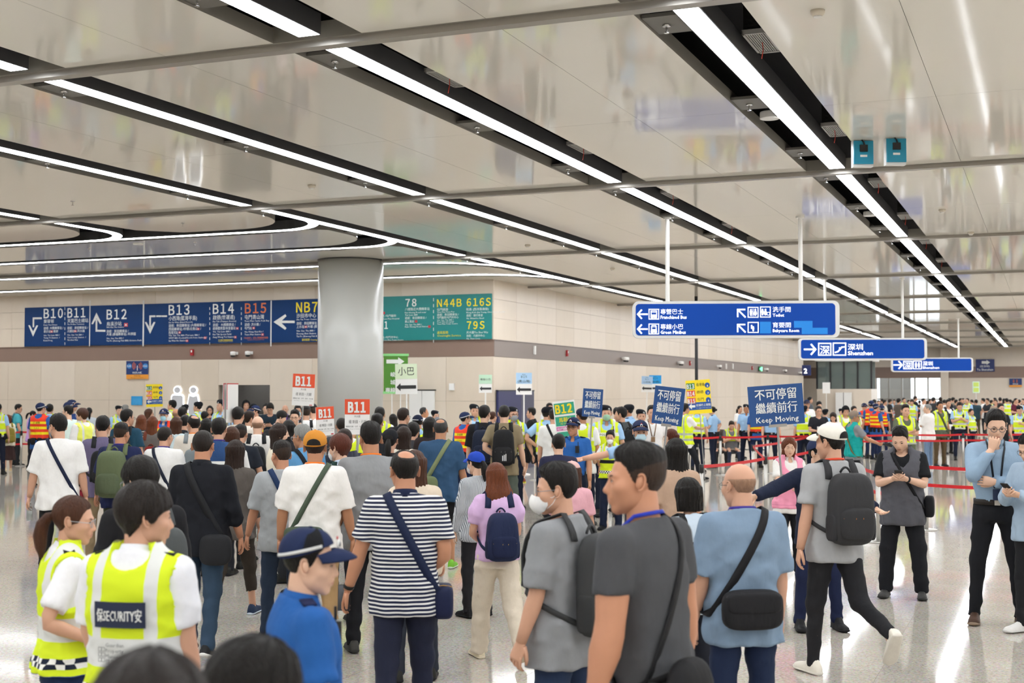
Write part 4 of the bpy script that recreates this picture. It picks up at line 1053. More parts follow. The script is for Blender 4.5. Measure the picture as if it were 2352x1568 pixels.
def wr(X, Y, Z, sd, a=.004):
    r = random.Random(sd); out = 0
    for _ in range(3):
        f = [r.uniform(-30, 30), r.uniform(-20, 20), r.uniform(22, 46) * r.choice((1, -1))]; p = r.uniform(0, 6)
        u = X * F32(f[0]) + Y * F32(f[1]) + Z * F32(f[2]) + F32(p)
        out = out + np.sin(u + F32(.9) * np.sin(X * F32(13 + 5 * p) + Z * F32(9)))
    u = np.sin(X * F32(24) + Z * F32(r.uniform(48, 62)) + np.sin(Z * F32(19)) + F32(p)); v = np.sin(X * F32(-30) + Z * F32(r.uniform(40, 56)) + np.sin(X * F32(17)) + F32(p * 2))
    return out * F32(a / 2.4) - (np.maximum(u, 0) ** 3 + np.maximum(v, 0) ** 3) * F32(a * .75)

# torso outline: height, half width, half depth, y of centre
TORSO_M = np.array([(.70, .175, .125, -.005), (.86, .176, .128, -.006), (.95, .172, .125, -.004), (1.06, .160, .115, 0), (1.18, .166, .118, .0), (1.30, .178, .122, -.002), (1.38, .172, .112, -.008), (1.43, .140, .092, -.014), (1.475, .085, .070, -.018), (1.53, .060, .058, -.012)])
TORSO_F = np.array([(.70, .180, .128, -.005), (.86, .182, .132, -.010), (.95, .168, .124, -.008), (1.06, .138, .102, 0), (1.18, .146, .110, .006), (1.29, .158, .124, .010), (1.38, .148, .104, -.006), (1.43, .118, .084, -.014), (1.475, .072, .062, -.018), (1.53, .052, .052, -.012)])
class Fig:
    """proportions and pose of one figure, standing 1.75 m; faces +y, its right side is +x"""
    def __init__(s, sex='m', fat=0.0, arms=None, legs='stand', loose=.014, wide=0.0, shw=None):
        s.sex = sex; s.fat = fat
        T = (TORSO_M if sex == 'm' else TORSO_F).copy()
        g = np.interp(T[:, 0], [.8, 1.0, 1.15, 1.4, 1.5], [1, 1.3, 1.3, .7, 0])
        T[:, 1] *= 1 + .18 * fat * g; T[:, 2] *= 1 + .34 * fat * g; T[:, 3] += .012 * fat * g
        s.T = T
        s.shx = shw or (.174 if sex == 'm' else .150); s.shx += .012 * fat
        s.sh = {q: np.array([q * s.shx, -.014, 1.416]) for q in (1, -1)}
        s.hip = {q: np.array([q * .088, 0, .93]) for q in (1, -1)}
        s.arm = {}
        ar = arms or ('hang', 'hang')
        for q, a in ((1, ar[0]), (-1, ar[1])): s.arm[q] = s.solve_arm(q, a)
        s.leg = {}
        L = {'stand': ((2, 3, 4), (-2, 3, 4)), 'stride': ((20, 6, 3), (-16, 24, 3)), 'stride2': ((-16, 24, 3), (20, 6, 3)), 'step': ((10, 8, 2), (-8, 14, 2)), 'step2': ((-8, 14, 2), (10, 8, 2)),
             'apart': ((0, 2, 8), (0, 2, 8)), 'kick': ((4, 3, 3), (-20, 52, 2)), 'kick2': ((-20, 52, 2), (4, 3, 3)), 'lean': ((4, 3, 6), (-4, 3, 12)), 'sit': ((85, 85, 6), (85, 85, 6)), 'lunge': ((28, 10, 4), (-28, 12, 4))}
        L = L[legs] if isinstance(legs, str) else legs
        for q, l in ((1, L[0]), (-1, L[1])): s.leg[q] = s.solve_leg(q, *l)
        s.drop = min(min(l[2][2] - .085, l[4][2] - .012) for l in s.leg.values())   # pelvis comes down so that the lower foot meets the floor
        s.loose = loose; s.wide = wide
    def solve_arm(s, q, a):
        sh = s.sh[q]; U, Fo = .285, .245
        P = {'hang': (4, 9, 14, 12), 'swing': (24, 8, 28, 10), 'back': (-22, 10, 10, 8), 'bent': (8, 14, 85, 25), 'phone': (22, 10, 95, 42), 'hip': (-28, 42, 100, 70), 'fold': (24, 8, 100, 72), 'strap': (18, 14, 135, 18), 'hold': (30, 10, 105, 20), 'fwd': (62, 6, 25, 10), 'out': (18, 82, 12, 0), 'point': (74, 22, 8, 0), 'away': (2, 20, 16, 8), 'chin': (30, 8, 142, 30), 'wide': (6, 16, 22, 10)}
        if isinstance(a, str): a = P[a]
        if a[0] == 'ik':
            t = np.array(a[1], float); d = t - sh; D = np.linalg.norm(d); D2 = min(D, U + Fo - .004); d /= D
            x = (U * U - Fo * Fo + D2 * D2) / (2 * D2); hgt = math.sqrt(max(0, U * U - x * x))
            pole = np.array(a[2] if len(a) > 2 else (q * .5, -.4, -1.0), float); pole -= d * pole.dot(d); pole /= np.linalg.norm(pole)
            el = sh + d * x + pole * hgt; wri = sh + d * D2
        else:
            p, ab, e, r = [R(v) for v in a[:4]]
            u = np.array([q * math.sin(ab), math.cos(ab) * math.sin(p), -math.cos(ab) * math.cos(p)])
            t = np.array([-q * math.sin(r), math.cos(r) * math.cos(p), math.cos(r) * math.sin(p)]); t -= u * t.dot(u); t /= np.linalg.norm(t)
            f = u * math.cos(e) + t * math.sin(e)
            el = sh + u * U; wri = el + f * Fo
        return sh, el, wri
    def solve_leg(s, q, p, k, ab):
        h = s.hip[q]; p, k, ab = R(p), R(k), R(ab)
        T, C = .425, .42
        u = np.array([q * math.sin(ab), math.sin(p) * math.cos(ab), -math.cos(p) * math.cos(ab)])
        kn = h + u * T
        pc = p - k
        c = np.array([q * math.sin(ab) * .5, math.sin(pc), -math.cos(pc)]); c /= np.linalg.norm(c)
        an = kn + c * C
        fa = pc if pc < -R(8) else min(pc, R(6)) * .3        # a trailing foot rolls up on its toes
        fd = np.array([q * .12, math.cos(fa * .8), math.sin(fa * .8)]); fd /= np.linalg.norm(fd)
        toe = an + fd * .17 - np.array([0, 0, .075 * math.cos(fa)])
        return h, kn, an, fd, toe
    def tors(s, X, Y, Z, grow=0.0, z1=None):
        """field of the clothed trunk; X, Y, Z broadcastable arrays"""
        z = np.asarray(Z).ravel() if np.ndim(Z) == 3 and Z.shape[0] == 1 and Z.shape[1] == 1 else None
        zz = Z
        w = np.interp(zz, s.T[:, 0], s.T[:, 1]).astype(F32) + F32(grow); d = np.interp(zz, s.T[:, 0], s.T[:, 2]).astype(F32) + F32(grow); c = np.interp(zz, s.T[:, 0], s.T[:, 3]).astype(F32)
        e = F32(2.35)
        f = ((np.abs(X) / w) ** e + (np.abs(Y - c) / d) ** e) ** (1 / e) - 1
        f = f * np.minimum(w, d)
        for q in (1, -1):
            f = smin(f, cap_sdf(X, Y, Z, (q * .045, -.022, 1.460), s.sh[q] + np.array([-q * .02, 0, .0]), .040 + grow * .4, .050 + grow * .75), .045)
        return f
    def on_torso(s, C, D, grow, rmax=.45):
        """distances from C along the directions D to the trunk surface"""
        lo = np.zeros(len(D), F32); hi = np.full(len(D), rmax, F32)
        for _ in range(16):
            m = (lo + hi) / 2; P = C + D * m[:, None]
            ins = np.maximum(s.tors(P[:, 0], P[:, 1], P[:, 2], grow), P[:, 2] + .35 * (P[:, 1] + .02) - 1.486 - grow * .3) < 0
            lo = np.where(ins, m, lo); hi = np.where(ins, hi, m)
        return C + D * ((lo + hi) / 2)[:, None]

def mesh_of(V, Q, m):
    mb = MB(); mb.v = [V]; mb.n = len(V); mb.f = Q.tolist(); mb.m = [0] * len(Q); mb.mats = [m]; return mb

# ---------------------------------------------------------------- garments
def garment_top(s, h, kind='tee', hem=.80, sd=0, grow=None):
    g = s.loose if grow is None else grow
    arms = s.arm
    pts = [p for q in arms for p in arms[q]]
    full = kind in ('long', 'jacket', 'rolled')
    lim = np.array(pts if full else [p for q in arms for p in (arms[q][0], arms[q][1])])
    wmax = s.T[:, 1].max() + g + .03; dmax = s.T[:, 2].max() + g + .03
    lo = np.minimum(lim.min(0) - .12, [-wmax, -dmax, hem - .02]); hi = np.maximum(lim.max(0) + .12, [wmax, dmax, 1.53])
    if kind in ('vest', 'tank', 'vestv'): lo, hi = np.array([-max(wmax, s.shx + .03), -dmax, hem - .02]), np.array([max(wmax, s.shx + .03), dmax, 1.53])
    G = Grid(lo, hi, h); X, Y, Z = G.X, G.Y, G.Z
    f = s.tors(X, Y, Z, g)
    flare = np.clip((F32(1.05) - Z) / F32(.25), 0, 1) * F32(.004 + .12 * g)
    f = f - flare * F32(.6)
    if hem > .93 and kind not in ('vest', 'vestv'): f = f + np.clip((F32(hem + .14) - Z) / F32(.14), 0, 1) * F32(g * .95 + .003)
    if kind not in ('vest', 'tank', 'vestv'):
        for q in (1, -1):
            a, e, w = arms[q]
            r0 = (.066 if kind == 'fit' else .058) + g * .5 + .012 * s.fat if s.sex == 'm' else .049 + g * .5
            if full:
                sl = cap_sdf(X, Y, Z, a, e, r0, .050 + g * .7)
                if kind != 'rolled': sl = smin(sl, cap_sdf(X, Y, Z, e, w, .048 + g * .7, .036 + g * .6), .02)
                else: sl = smin(sl, cap_sdf(X, Y, Z, e, e + (w - e) * .35, .050 + g * .7, .052 + g * .6), .02)
                if kind != 'rolled':
                    dd = (w - e) / np.linalg.norm(w - e)
                    sl = np.maximum(sl, (X - F32(w[0])) * F32(dd[0]) + (Y - F32(w[1])) * F32(dd[1]) + (Z - F32(w[2])) * F32(dd[2]))
            elif kind == 'puff':
                d = (e - a) / np.linalg.norm(e - a); m = a + d * .10; b = a + d * .2
                sl = np.minimum(cap_sdf(X, Y, Z, a, m, .062, .088), cap_sdf(X, Y, Z, m, b, .088, .056))
                sl = np.maximum(sl, (X - F32(b[0])) * F32(d[0]) + (Y - F32(b[1])) * F32(d[1]) + (Z - F32(b[2])) * F32(d[2]))
            else:
                d = (e - a) / np.linalg.norm(e - a); L = {'tee': .215, 'polo': .20, 'big': .265, 'fit': .17}.get(kind, .215); b = a + d * (L + .06)
                sl = cap_sdf(X, Y, Z, a, b, r0, (.064 if kind == 'fit' else .060 if s.sex == 'm' else .052) + g * (.75 if kind != 'fit' else .6) + .010 * s.fat)
                ee = a + d * L
                pl = (X - F32(ee[0])) * F32(d[0]) + (Y - F32(ee[1])) * F32(d[1]) + (Z - F32(ee[2])) * F32(d[2])
                sl = np.maximum(sl, pl)
            f = smin(f, sl, .020)
    f = f + wr(X, Y, Z, sd, .0032 + .10 * g) * np.clip((F32(1.42) - Z) * F32(6), .12, 1)
    an = np.arctan2(Y, X); tt = np.clip((F32(1.25) - Z) / F32(.45), 0, 1)
    f = f + F32(.004 + .2 * g) * tt * np.sin(an * 9 + F32(sd) + 2 * np.sin(Z * 7)) * np.clip(F32(1) - np.abs(f) * 8, 0, 1)
    if kind not in ('vest', 'vestv', 'tank'): f = np.maximum(f, Z + F32(.35) * (Y + F32(.02)) - F32(1.486))
    f = np.maximum(f, F32(hem) - Z + F32(.004) * np.sin(X * 25 + F32(sd)))
    nk = cap_sdf(X, Y, Z, (0, -.008, 1.44), (0, .012, 1.60), (.054 if s.sex == 'f' else .062) + (.004 if kind != 'tank' else .02), .078)
    nk = np.minimum(nk, ell(X, Y, Z, (0, .085, 1.475), (.062, .06, .05 if kind != 'vestv' else .16)))
    if kind in ('vest', 'vestv'):
        nk = np.minimum(nk, ell(X, Y, Z, (0, .10, 1.46), (.085, .08, .16 if kind == 'vestv' else .11))); nk = np.minimum(nk, ell(X, Y, Z, (0, -.10, 1.50), (.085, .08, .075)))
        for q in (1, -1): f = np.maximum(f, -cap_sdf(X, Y, Z, s.sh[q] + np.array([q * .035, 0, -.04]), s.sh[q] + np.array([q * .10, 0, -.16]), .085, .085))
    if kind == 'tank':
        for q in (1, -1): f = np.maximum(f, -cap_sdf(X, Y, Z, s.sh[q] + np.array([q * .02, 0, -.02]), s.sh[q] + np.array([q * .09, 0, -.12]), .065, .075))
    f = np.maximum(f, -nk)
    return surfnet(f.astype(F32), G.o, h)

def garment_legs(s, h, kind='pants', sd=0, slim=0.0, waist=1.035):
    pts = np.array([p for q in s.leg for p in s.leg[q][:3]])
    lo = np.minimum(pts.min(0) - .15, [-.23, -.19, .05]); hi = np.maximum(pts.max(0) + .15, [.23, .19, 1.05])
    if kind == 'shorts': lo[2] = min(s.leg[1][1][2], s.leg[-1][1][2]) - .08
    G = Grid(lo, hi, h); X, Y, Z = G.X, G.Y, G.Z
    T = s.T; tk = 0 if waist > 1.0 else .022; w = np.interp(Z, T[:, 0], T[:, 1] - .012).astype(F32) - np.clip((Z - F32(waist - .13)) * 14, 0, 1) * F32(tk); d = np.interp(Z, T[:, 0], T[:, 2] - .008).astype(F32) - np.clip((Z - F32(waist - .13)) * 14, 0, 1) * F32(tk)
    f = (np.sqrt((X / w) ** 2 + ((Y + F32(.004)) / d) ** 2) - 1) * F32(.11)
    f = np.maximum(f, F32(.84) - Z)
    wd = s.wide; ft = 1 + .15 * s.fat
    for q in (1, -1):
        hp, kn, an, fd, toe = s.leg[q]
        th = cap_sdf(X, Y, Z, hp + np.array([0, -.012, -.02]), kn, (.094 + .2 * wd) * ft, (.064 + wd * .8) * ft)
        if kind == 'shorts':
            b = hp + (kn - hp) * 1.06; dd = (kn - hp) / np.linalg.norm(kn - hp)
            l = cap_sdf(X, Y, Z, hp, hp + (kn - hp) * 1.2, .097, .088 + wd)
            l = np.maximum(l, (X - F32(b[0])) * F32(dd[0]) + (Y - F32(b[1])) * F32(dd[1]) + (Z - F32(b[2])) * F32(dd[2]))
        else:
            dd = (an - kn) / np.linalg.norm(an - kn); b = an + dd * .035
            if kind == 'crop': b = kn + (an - kn) * .62
            ca = cap_sdf(X, Y, Z, kn, an + dd * .1, (.061 + wd * .85) * ft, .050 + wd - slim * .012)
            if slim < .5: ca = ca + F32(.004) * np.sin(Z * 60 + F32(sd)) * np.clip((F32(.45) - Z) * 3, 0, 1)
            ca = np.maximum(ca, (X - F32(b[0])) * F32(dd[0]) + (Y - F32(b[1])) * F32(dd[1]) + (Z - F32(b[2])) * F32(dd[2]))
            l = smin(th, ca, .03)
        f = smin(f, l, .035)
    f = np.maximum(f, Z - F32(waist))
    f = f + wr(X, Y, Z, sd + 5, .005)
    return surfnet(f.astype(F32), G.o, h)

def garment_skirt(s, h, zb=.32, sd=0):
    G = Grid((-.3, -.28, zb - .03), (.3, .28, 1.06), h); X, Y, Z = G.X, G.Y, G.Z
    t = np.clip((F32(.95) - Z) / F32(.95 - zb), 0, 1); w = F32(.162) + t * F32(.07); d = F32(.118) + t * F32(.075)
    a = np.arctan2(Y, X)
    f = (np.sqrt((X / w) ** 2 + (Y / d) ** 2) - 1) * F32(.12) + t * F32(.012) * np.sin(a * 11 + F32(sd))
    f = np.maximum(np.maximum(f, F32(zb) - Z), Z - F32(1.03))
    return surfnet(f.astype(F32), G.o, h)

# ---------------------------------------------------------------- head
def head_sdf(P, female=False, detail=True, mask=False):
    X, Y, Z = P[..., 0], P[..., 1], P[..., 2]
    f = ell(X, Y, Z, (0, -.018, .034), (.074, .094, .086))
    j = .94 if female else 1.0
    f = smin(f, ell(X, Y, Z, (0, .020, -.028), (.061 * j, .066, .084)), .03)
    f = smin(f, ell(X, Y, Z, (0, .006, -.060), (.056 * j, .058, .042)), .025)
    f = smin(f, ell(X, Y, Z, (0, .064, -.098), (.020, .016, .016)), .025)
    if mask: return smin(f, ell(X, Y, Z, (0, .082, -.048), (.036, .036, .045)), .04)
    if not detail: return f
    for q in (1, -1):
        f = smin(f, ell(X, Y, Z, (q * .042, .050, -.022), (.022, .022, .018)), .03)
        f = smin(f, cap_sdf(X, Y, Z, (q * .012, .080, .020), (q * .045, .066, .020), .008, .006), .016)
    for q in (1, -1):
        f = -smin(-f, ell(X, Y, Z, (q * .031, .094, .002), (.019, .014, .011)), .016)
        f = smin(f, ell(X, Y, Z, (q * .031, .070, .001), (.017, .0125, .011)), .006)
    f = smin(f, cap_sdf(X, Y, Z, (0, .081, .010), (0, .100, -.030), .0065, .0115), .012)
    for q in (1, -1): f = smin(f, ell(X, Y, Z, (q * .012, .092, -.034), (.008, .010, .007)), .006)
    f = smin(f, ell(X, Y, Z, (0, .080, -.055), (.026, .014, .02)), .012)
    f = smin(f, cap_sdf(X, Y, Z, (-.014, .086, -.0575), (.014, .086, -.0575), .0065, .0065), .006)
    f = smin(f, cap_sdf(X, Y, Z, (-.012, .084, -.071), (.012, .084, -.071), .0072, .0072), .006)
    return f
HO = np.array([0, .0, -.004], F32)
def head_dirs(nu, nv):
    t = np.linspace(-np.pi, np.pi, nu, endpoint=False)
    az = t - .42 * np.sin(t)
    pol = np.linspace(0, np.pi, nv + 2)[1:-1]
    pol = pol + .16 * np.sin(2 * pol) * -1
    A, Pp = np.meshgrid(az, pol)
    D = np.stack([np.sin(Pp) * np.sin(A), np.sin(Pp) * np.cos(A), np.cos(Pp)], -1).astype(F32)
    return A, Pp, D
def march(fn, D):
    lo = np.full(D.shape[:-1], .02, F32); hi = np.full(D.shape[:-1], .2, F32)
    for _ in range(18):
        m = (lo + hi) / 2; ins = fn(HO + D * m[..., None]) < 0
        lo = np.where(ins, m, lo); hi = np.where(ins, hi, m)
    return (lo + hi) / 2
def star_faces(nu, nv, off=0):
    F = []
    for j in range(nv - 1):
        for i in range(nu):
            k = (i + 1) % nu
            F.append((j * nu + i, (j + 1) * nu + i, (j + 1) * nu + k, j * nu + k))
    return F
HEADS = {}
LOD_HEAD = {0: (76, 60), 1: (40, 31), 2: (20, 16)}
def head_data(female, lod):
    key = (female, lod)
    if key in HEADS: return HEADS[key]
    nu, nv = LOD_HEAD[lod]
    A, Pp, D = head_dirs(nu, nv)
    r = march(lambda P: head_sdf(P, female), D); rs = march(lambda P: head_sdf(P, female, False), D); rm = march(lambda P: head_sdf(P, female, False, True), D)
    HEADS[key] = (nu, nv, A, Pp, D, r, rs, rm)
    return HEADS[key]
def ring_cap(nu, nv): return [tuple(reversed(range(nu))), tuple(range((nv - 1) * nu, nv * nu))]

def add_head(mb, female, lod, skin, eyes, xf, closed=False):
    nu, nv, A, Pp, D, r, rs, rm = head_data(female, lod)
    V = (HO + D * r[..., None]).reshape(-1, 3)
    F = star_faces(nu, nv) + [tuple(range(nu)), tuple(reversed(range((nv - 1) * nu, nv * nu)))]
    F = [tuple(f) for f in F]
    if lod < 2:
        lip, sk_ = [], []
        for f in F:
            c = V[list(f)].mean(0)
            (lip if (abs(c[0]) < .023 - 1.1 * abs(c[2] + .065) and -.077 < c[2] < -.054 and c[1] > .074) else sk_).append(f)
        mb.add(xf(V), sk_, skin); n0 = mb.n - len(V); k = mb.slot(eyes['lip'])
        for f in lip: mb.f.append([i + n0 for i in f]); mb.m.append(k)
    else: mb.add(xf(V), F, skin)
    n = {0: 12, 1: 8, 2: 6}[lod]
    for q in (1, -1):
        # ear: shell and rim
        v, f = [], []
        for i in range(5):
            ph = math.pi * i / 4
            for t in np.arange(n) * 2 * np.pi / n: v.append((q * (.0775 + .011 * math.cos(ph)), -.016 + .0165 * math.sin(ph) * math.cos(t) - .004 * math.sin(ph) * math.sin(t), -.002 + .030 * math.sin(ph) * math.sin(t) * (1.0 if math.sin(t) > 0 else .92)))
        for j in range(4):
            for i in range(n): k = (i + 1) % n; f.append((j * n + i, j * n + k, (j + 1) * n + k, (j + 1) * n + i))
        mb.add(xf(np.array(v)), f, skin)
        if lod < 2:
            a = np.linspace(-1.9, 2.3, n); rim = [(q * (.0865 - .006 * abs(math.sin(t * .5)) * 0), -.016 - .0155 * math.cos(t) - .004 * math.sin(t), -.001 + .029 * math.sin(t)) for t in a]
            v, f = tube(rim, .0042, 5); mb.add(xf(np.array(v)), f, skin)
        # eye and brow
        def blob(c, rr, m, nn=8):
            vv, ff = [], []
            for i, ph in enumerate(np.linspace(0, np.pi, 5)):
                for tt in np.arange(nn) * 2 * np.pi / nn: vv.append((c[0] + rr[0] * math.sin(ph) * math.cos(tt), c[1] + rr[1] * math.cos(ph), c[2] + rr[2] * math.sin(ph) * math.sin(tt)))
            for j in range(4):
                for i in range(nn): k = (i + 1) % nn; ff.append((j * nn + i, j * nn + k, (j + 1) * nn + k, (j + 1) * nn + i))
            mb.add(xf(np.array(vv)), ff, m)
        if closed: 
            v, f = tube([(q * .018, .0815, -.003), (q * .031, .0845, -.0055), (q * .044, .076, -.003)], [.001, .0016, .001], 5); mb.add(xf(v), f, eyes['dark'])
        else:
            if lod == 0: blob((q * .031, .0755, .001), (.0125, .008, .0052), eyes['white'])
            blob((q * .031, .0785 if lod == 0 else .078, .001), (.0062 if lod == 0 else .010, .0062, .0052), eyes['dark'])
            v, f = tube([(q * .017, .0825, .002), (q * .030, .0850, .0072), (q * .046, .076, .003)], [.001, .0017, .001], 5); mb.add(xf(v), f, eyes['dark'])
        v, f = tube([(q * .013, .0875, .018), (q * .030, .0830, .0235), (q * .050, .066, .019)], [.0026, .0034, .0012], 5, True, .7); mb.add(xf(v), f, eyes['brow'])

HL = {'short': ([0, 40, 62, 80, 90, 112, 128, 150, 180], [.068, .064, .043, -.004, -.018, .008, -.030, -.066, -.074]),
      'mop': ([0, 45, 65, 80, 95, 112, 128, 150, 180], [.030, .022, .005, -.022, -.026, -.010, -.042, -.074, -.082]),
      'bob': ([0, 35, 50, 66, 95, 112, 128, 150, 180], [.022, .020, .0, -.05, -.06, -.06, -.06, -.07, -.076]),
      'long': ([0, 30, 48, 66, 95, 112, 128, 150, 180], [.066, .060, .040, -.01, -.02, -.02, -.04, -.06, -.07])}
def hair_mesh(mb, female, lod, style, m, sd=0, capped=False, m2=None):
    nu, nv, A, Pp, D, r, rs, rm = head_data(female, lod)
    base = {'short': 'short', 'crop': 'short', 'fade': 'short', 'mop': 'mop', 'balding': 'short', 'bald': 'short', 'bob': 'bob', 'long': 'long', 'pony': 'long', 'bun': 'long', 'wavy': 'long', 'quiff': 'short', 'recede': 'short'}[style]
    deg = np.abs(np.degrees(A)); xs, ys = HL[base]
    P = HO + D * rs[..., None]; z = P[..., 2]
    zl = np.interp(deg, xs, ys)
    if style == 'recede': zl = zl + np.interp(deg, [0, 30, 60, 90], [.025, .03, .015, 0])
    m_ = np.clip((z - zl) / .016, 0, 1); m_ = m_ * m_ * (3 - 2 * m_)
    Ts, Tt = {'short': (.011, .024), 'crop': (.006, .010), 'fade': (.003, .026), 'mop': (.022, .028), 'balding': (.010, .013), 'bald': (.0035, .003), 'bob': (.018, .022), 'long': (.014, .018), 'pony': (.008, .013), 'bun': (.008, .014), 'wavy': (.018, .022), 'quiff': (.007, .026), 'recede': (.007, .014)}[style]
    up = np.clip((z - .02) / .07, 0, 1)
    th = Ts + (Tt - Ts) * up * up
    rg = np.random.RandomState(sd)
    nz = 0
    for fr in (9, 17, 31): nz = nz + np.sin(A * fr + rg.rand() * 6 + np.sin(Pp * 5 + rg.rand() * 6) * 1.2) / 3
    th = th * (1 + .24 * nz)
    if capped: th = np.where(z > .0, np.minimum(th, .006), np.minimum(th, .012))
    if style == 'quiff': th = th + .014 * np.clip((D[..., 1]), 0, 1) * np.clip((z - .05) / .04, 0, 1)
    if style == 'bald': m_ = m_ * (1 - np.clip((z - .030) / .025, 0, 1)) * np.clip((deg - 82) / 10, 0, 1)
    if style == 'balding':
        c = np.array([0, -.42, .9]) if style == 'balding' else np.array([0, .1, 1.0]); c /= np.linalg.norm(c)
        lim = .86
        dd = D @ c; m_ = m_ * (1 - np.clip((dd - lim) / .08, 0, 1))
    rr = rs + th * m_ - .006 * (1 - m_)
    V = (HO + D * rr[..., None]).reshape(-1, 3)
    mk = (m_ > .02).reshape(-1)
    F = [f for f in star_faces(nu, nv) if any(mk[i] for i in f)]
    if mk[:nu].any(): F.append(tuple(range(nu)))
    if m2 is not None:
        F2 = [f for f in F if V[list(f), 2].mean() < .042 - .35 * V[list(f), 1].mean()]; n0 = mb.n; ks = set(F2)
        mb.add(V, [f for f in F if f not in ks], m); k = mb.slot(m2)
        for f in F2: mb.f.append([i + n0 for i in f]); mb.m.append(k)
    else: mb.add(V, F, m)
    h = {0: .0092, 1: .013, 2: .019}[lod]
    if style in ('long', 'wavy', 'bob', 'pony', 'bun'):
        L = {'long': .36, 'wavy': .33, 'bob': .115, 'pony': .0, 'bun': 0}[style]
        if style in ('long', 'wavy', 'bob'):
            G = Grid((-.135, -.165, -L - .06), (.135, .09, .14), h); X, Y, Z = G.X, G.Y, G.Z
            t = np.clip((F32(.02) - Z) / F32(L), 0, 1)
            if style == 'bob':
                w = F32(.090) + F32(.016) * np.sin(t * F32(2.6)); d = F32(.088) + t * 0; cy = F32(-.028) + t * 0
            else:
                w = F32(.088) + F32(.022) * t - F32(.045) * np.clip(t - F32(.75), 0, 1) * 4 * t; d = F32(.080) - t * F32(.040); cy = F32(-.036) - t * F32(.050)
            if style == 'wavy': w = w + F32(.03) * np.sin(t * F32(2.8)) + F32(.012) * np.sin(Z * 40 + F32(1)) * t; cy = cy - F32(.008) * np.sin(Z * 34) * t
            f = (np.sqrt((X / w) ** 2 + ((Y - cy) / d) ** 2) - 1) * F32(.05)
            f = np.maximum(f, np.maximum(Z - F32(.06), F32(-L) - Z + F32(.02) * np.abs(X) * 4))
            f = smin(f, ell(X, Y, Z, (0, -.022, .034), (.090, .108, .098)), .03)
            fc = np.minimum(ell(X, Y, Z, (0, .085, -.03), (.064, .085, .092)), cap_sdf(X, Y, Z, (0, .09, -.1), (0, .09, -.5), .08, .10))
            if style == 'bob': fc = np.minimum(ell(X, Y, Z, (0, .09, -.04), (.066, .085, .075)), cap_sdf(X, Y, Z, (0, .0, -.1), (0, .02, -.3), .052, .06))
            a = np.arctan2(X, Y + F32(.03))
            f = np.maximum(f, -fc) + F32(.0022) * np.sin(a * 34 + F32(sd)) + F32(.002) * np.sin(a * 19 + Z * 9)
            V, Q = surfnet(f.astype(F32), G.o, h); mb.add(V, Q.tolist(), m)
        elif style == 'pony':
            n = 8; p = [(0, -.105, .02), (0, -.135, .01), (0, -.16, -.03), (0, -.165, -.09), (0, -.155, -.15), (.005, -.145, -.20)]
            mb.tube(p, [.022, .026, .034, .036, .028, .008], 10, m)
        else: mb.lathe([(.005, -.035), (.03, -.025), (.038, 0), (.03, .025), (.005, .035)], 12, m, (0, -.125, .03))

def star_grid(female, az, zt, zb, fn, nv, m, which='skull', closed=False):
    """a patch of the head's surface between the heights zt(az) and zb(az), pushed out by fn; smooth edges"""
    det = {'skull': (False, False), 'mask': (False, True)}[which]
    sdf = lambda P: head_sdf(P, female, *det)
    az = np.asarray(az, float); nu = len(az)
    def pol(z):
        if z is None: return np.zeros(nu)
        p = np.full(nu, 1.2)
        for _ in range(7):
            D = np.stack([np.sin(p) * np.sin(az), np.sin(p) * np.cos(az), np.cos(p)], -1).astype(F32); r = march(sdf, D)
            p = np.arccos(np.clip((z - HO[2]) / r, -.99, .99))
        return p
    p0, p1 = pol(None if zt is None else zt(az)), pol(zb(az))
    t = np.linspace(0.03 if zt is None else 0, 1, nv)
    Pp = p0[None, :] + (p1 - p0)[None, :] * t[:, None]; A = np.broadcast_to(az, Pp.shape)
    D = np.stack([np.sin(Pp) * np.sin(A), np.sin(Pp) * np.cos(A), np.cos(Pp)], -1).astype(F32)
    r = march(sdf, D); P = HO + D * r[..., None]
    V = (HO + D * (r + fn(A, P, np.broadcast_to(t[:, None], A.shape)))[..., None]).reshape(-1, 3)
    F = []
    for j in range(nv - 1):
        for i in range(nu if closed else nu - 1):
            k = (i + 1) % nu; F.append((j * nu + i, (j + 1) * nu + i, (j + 1) * nu + k, j * nu + k))
    if zt is None: F.append(tuple(range(nu)))
    return MB().add(V, F, m)

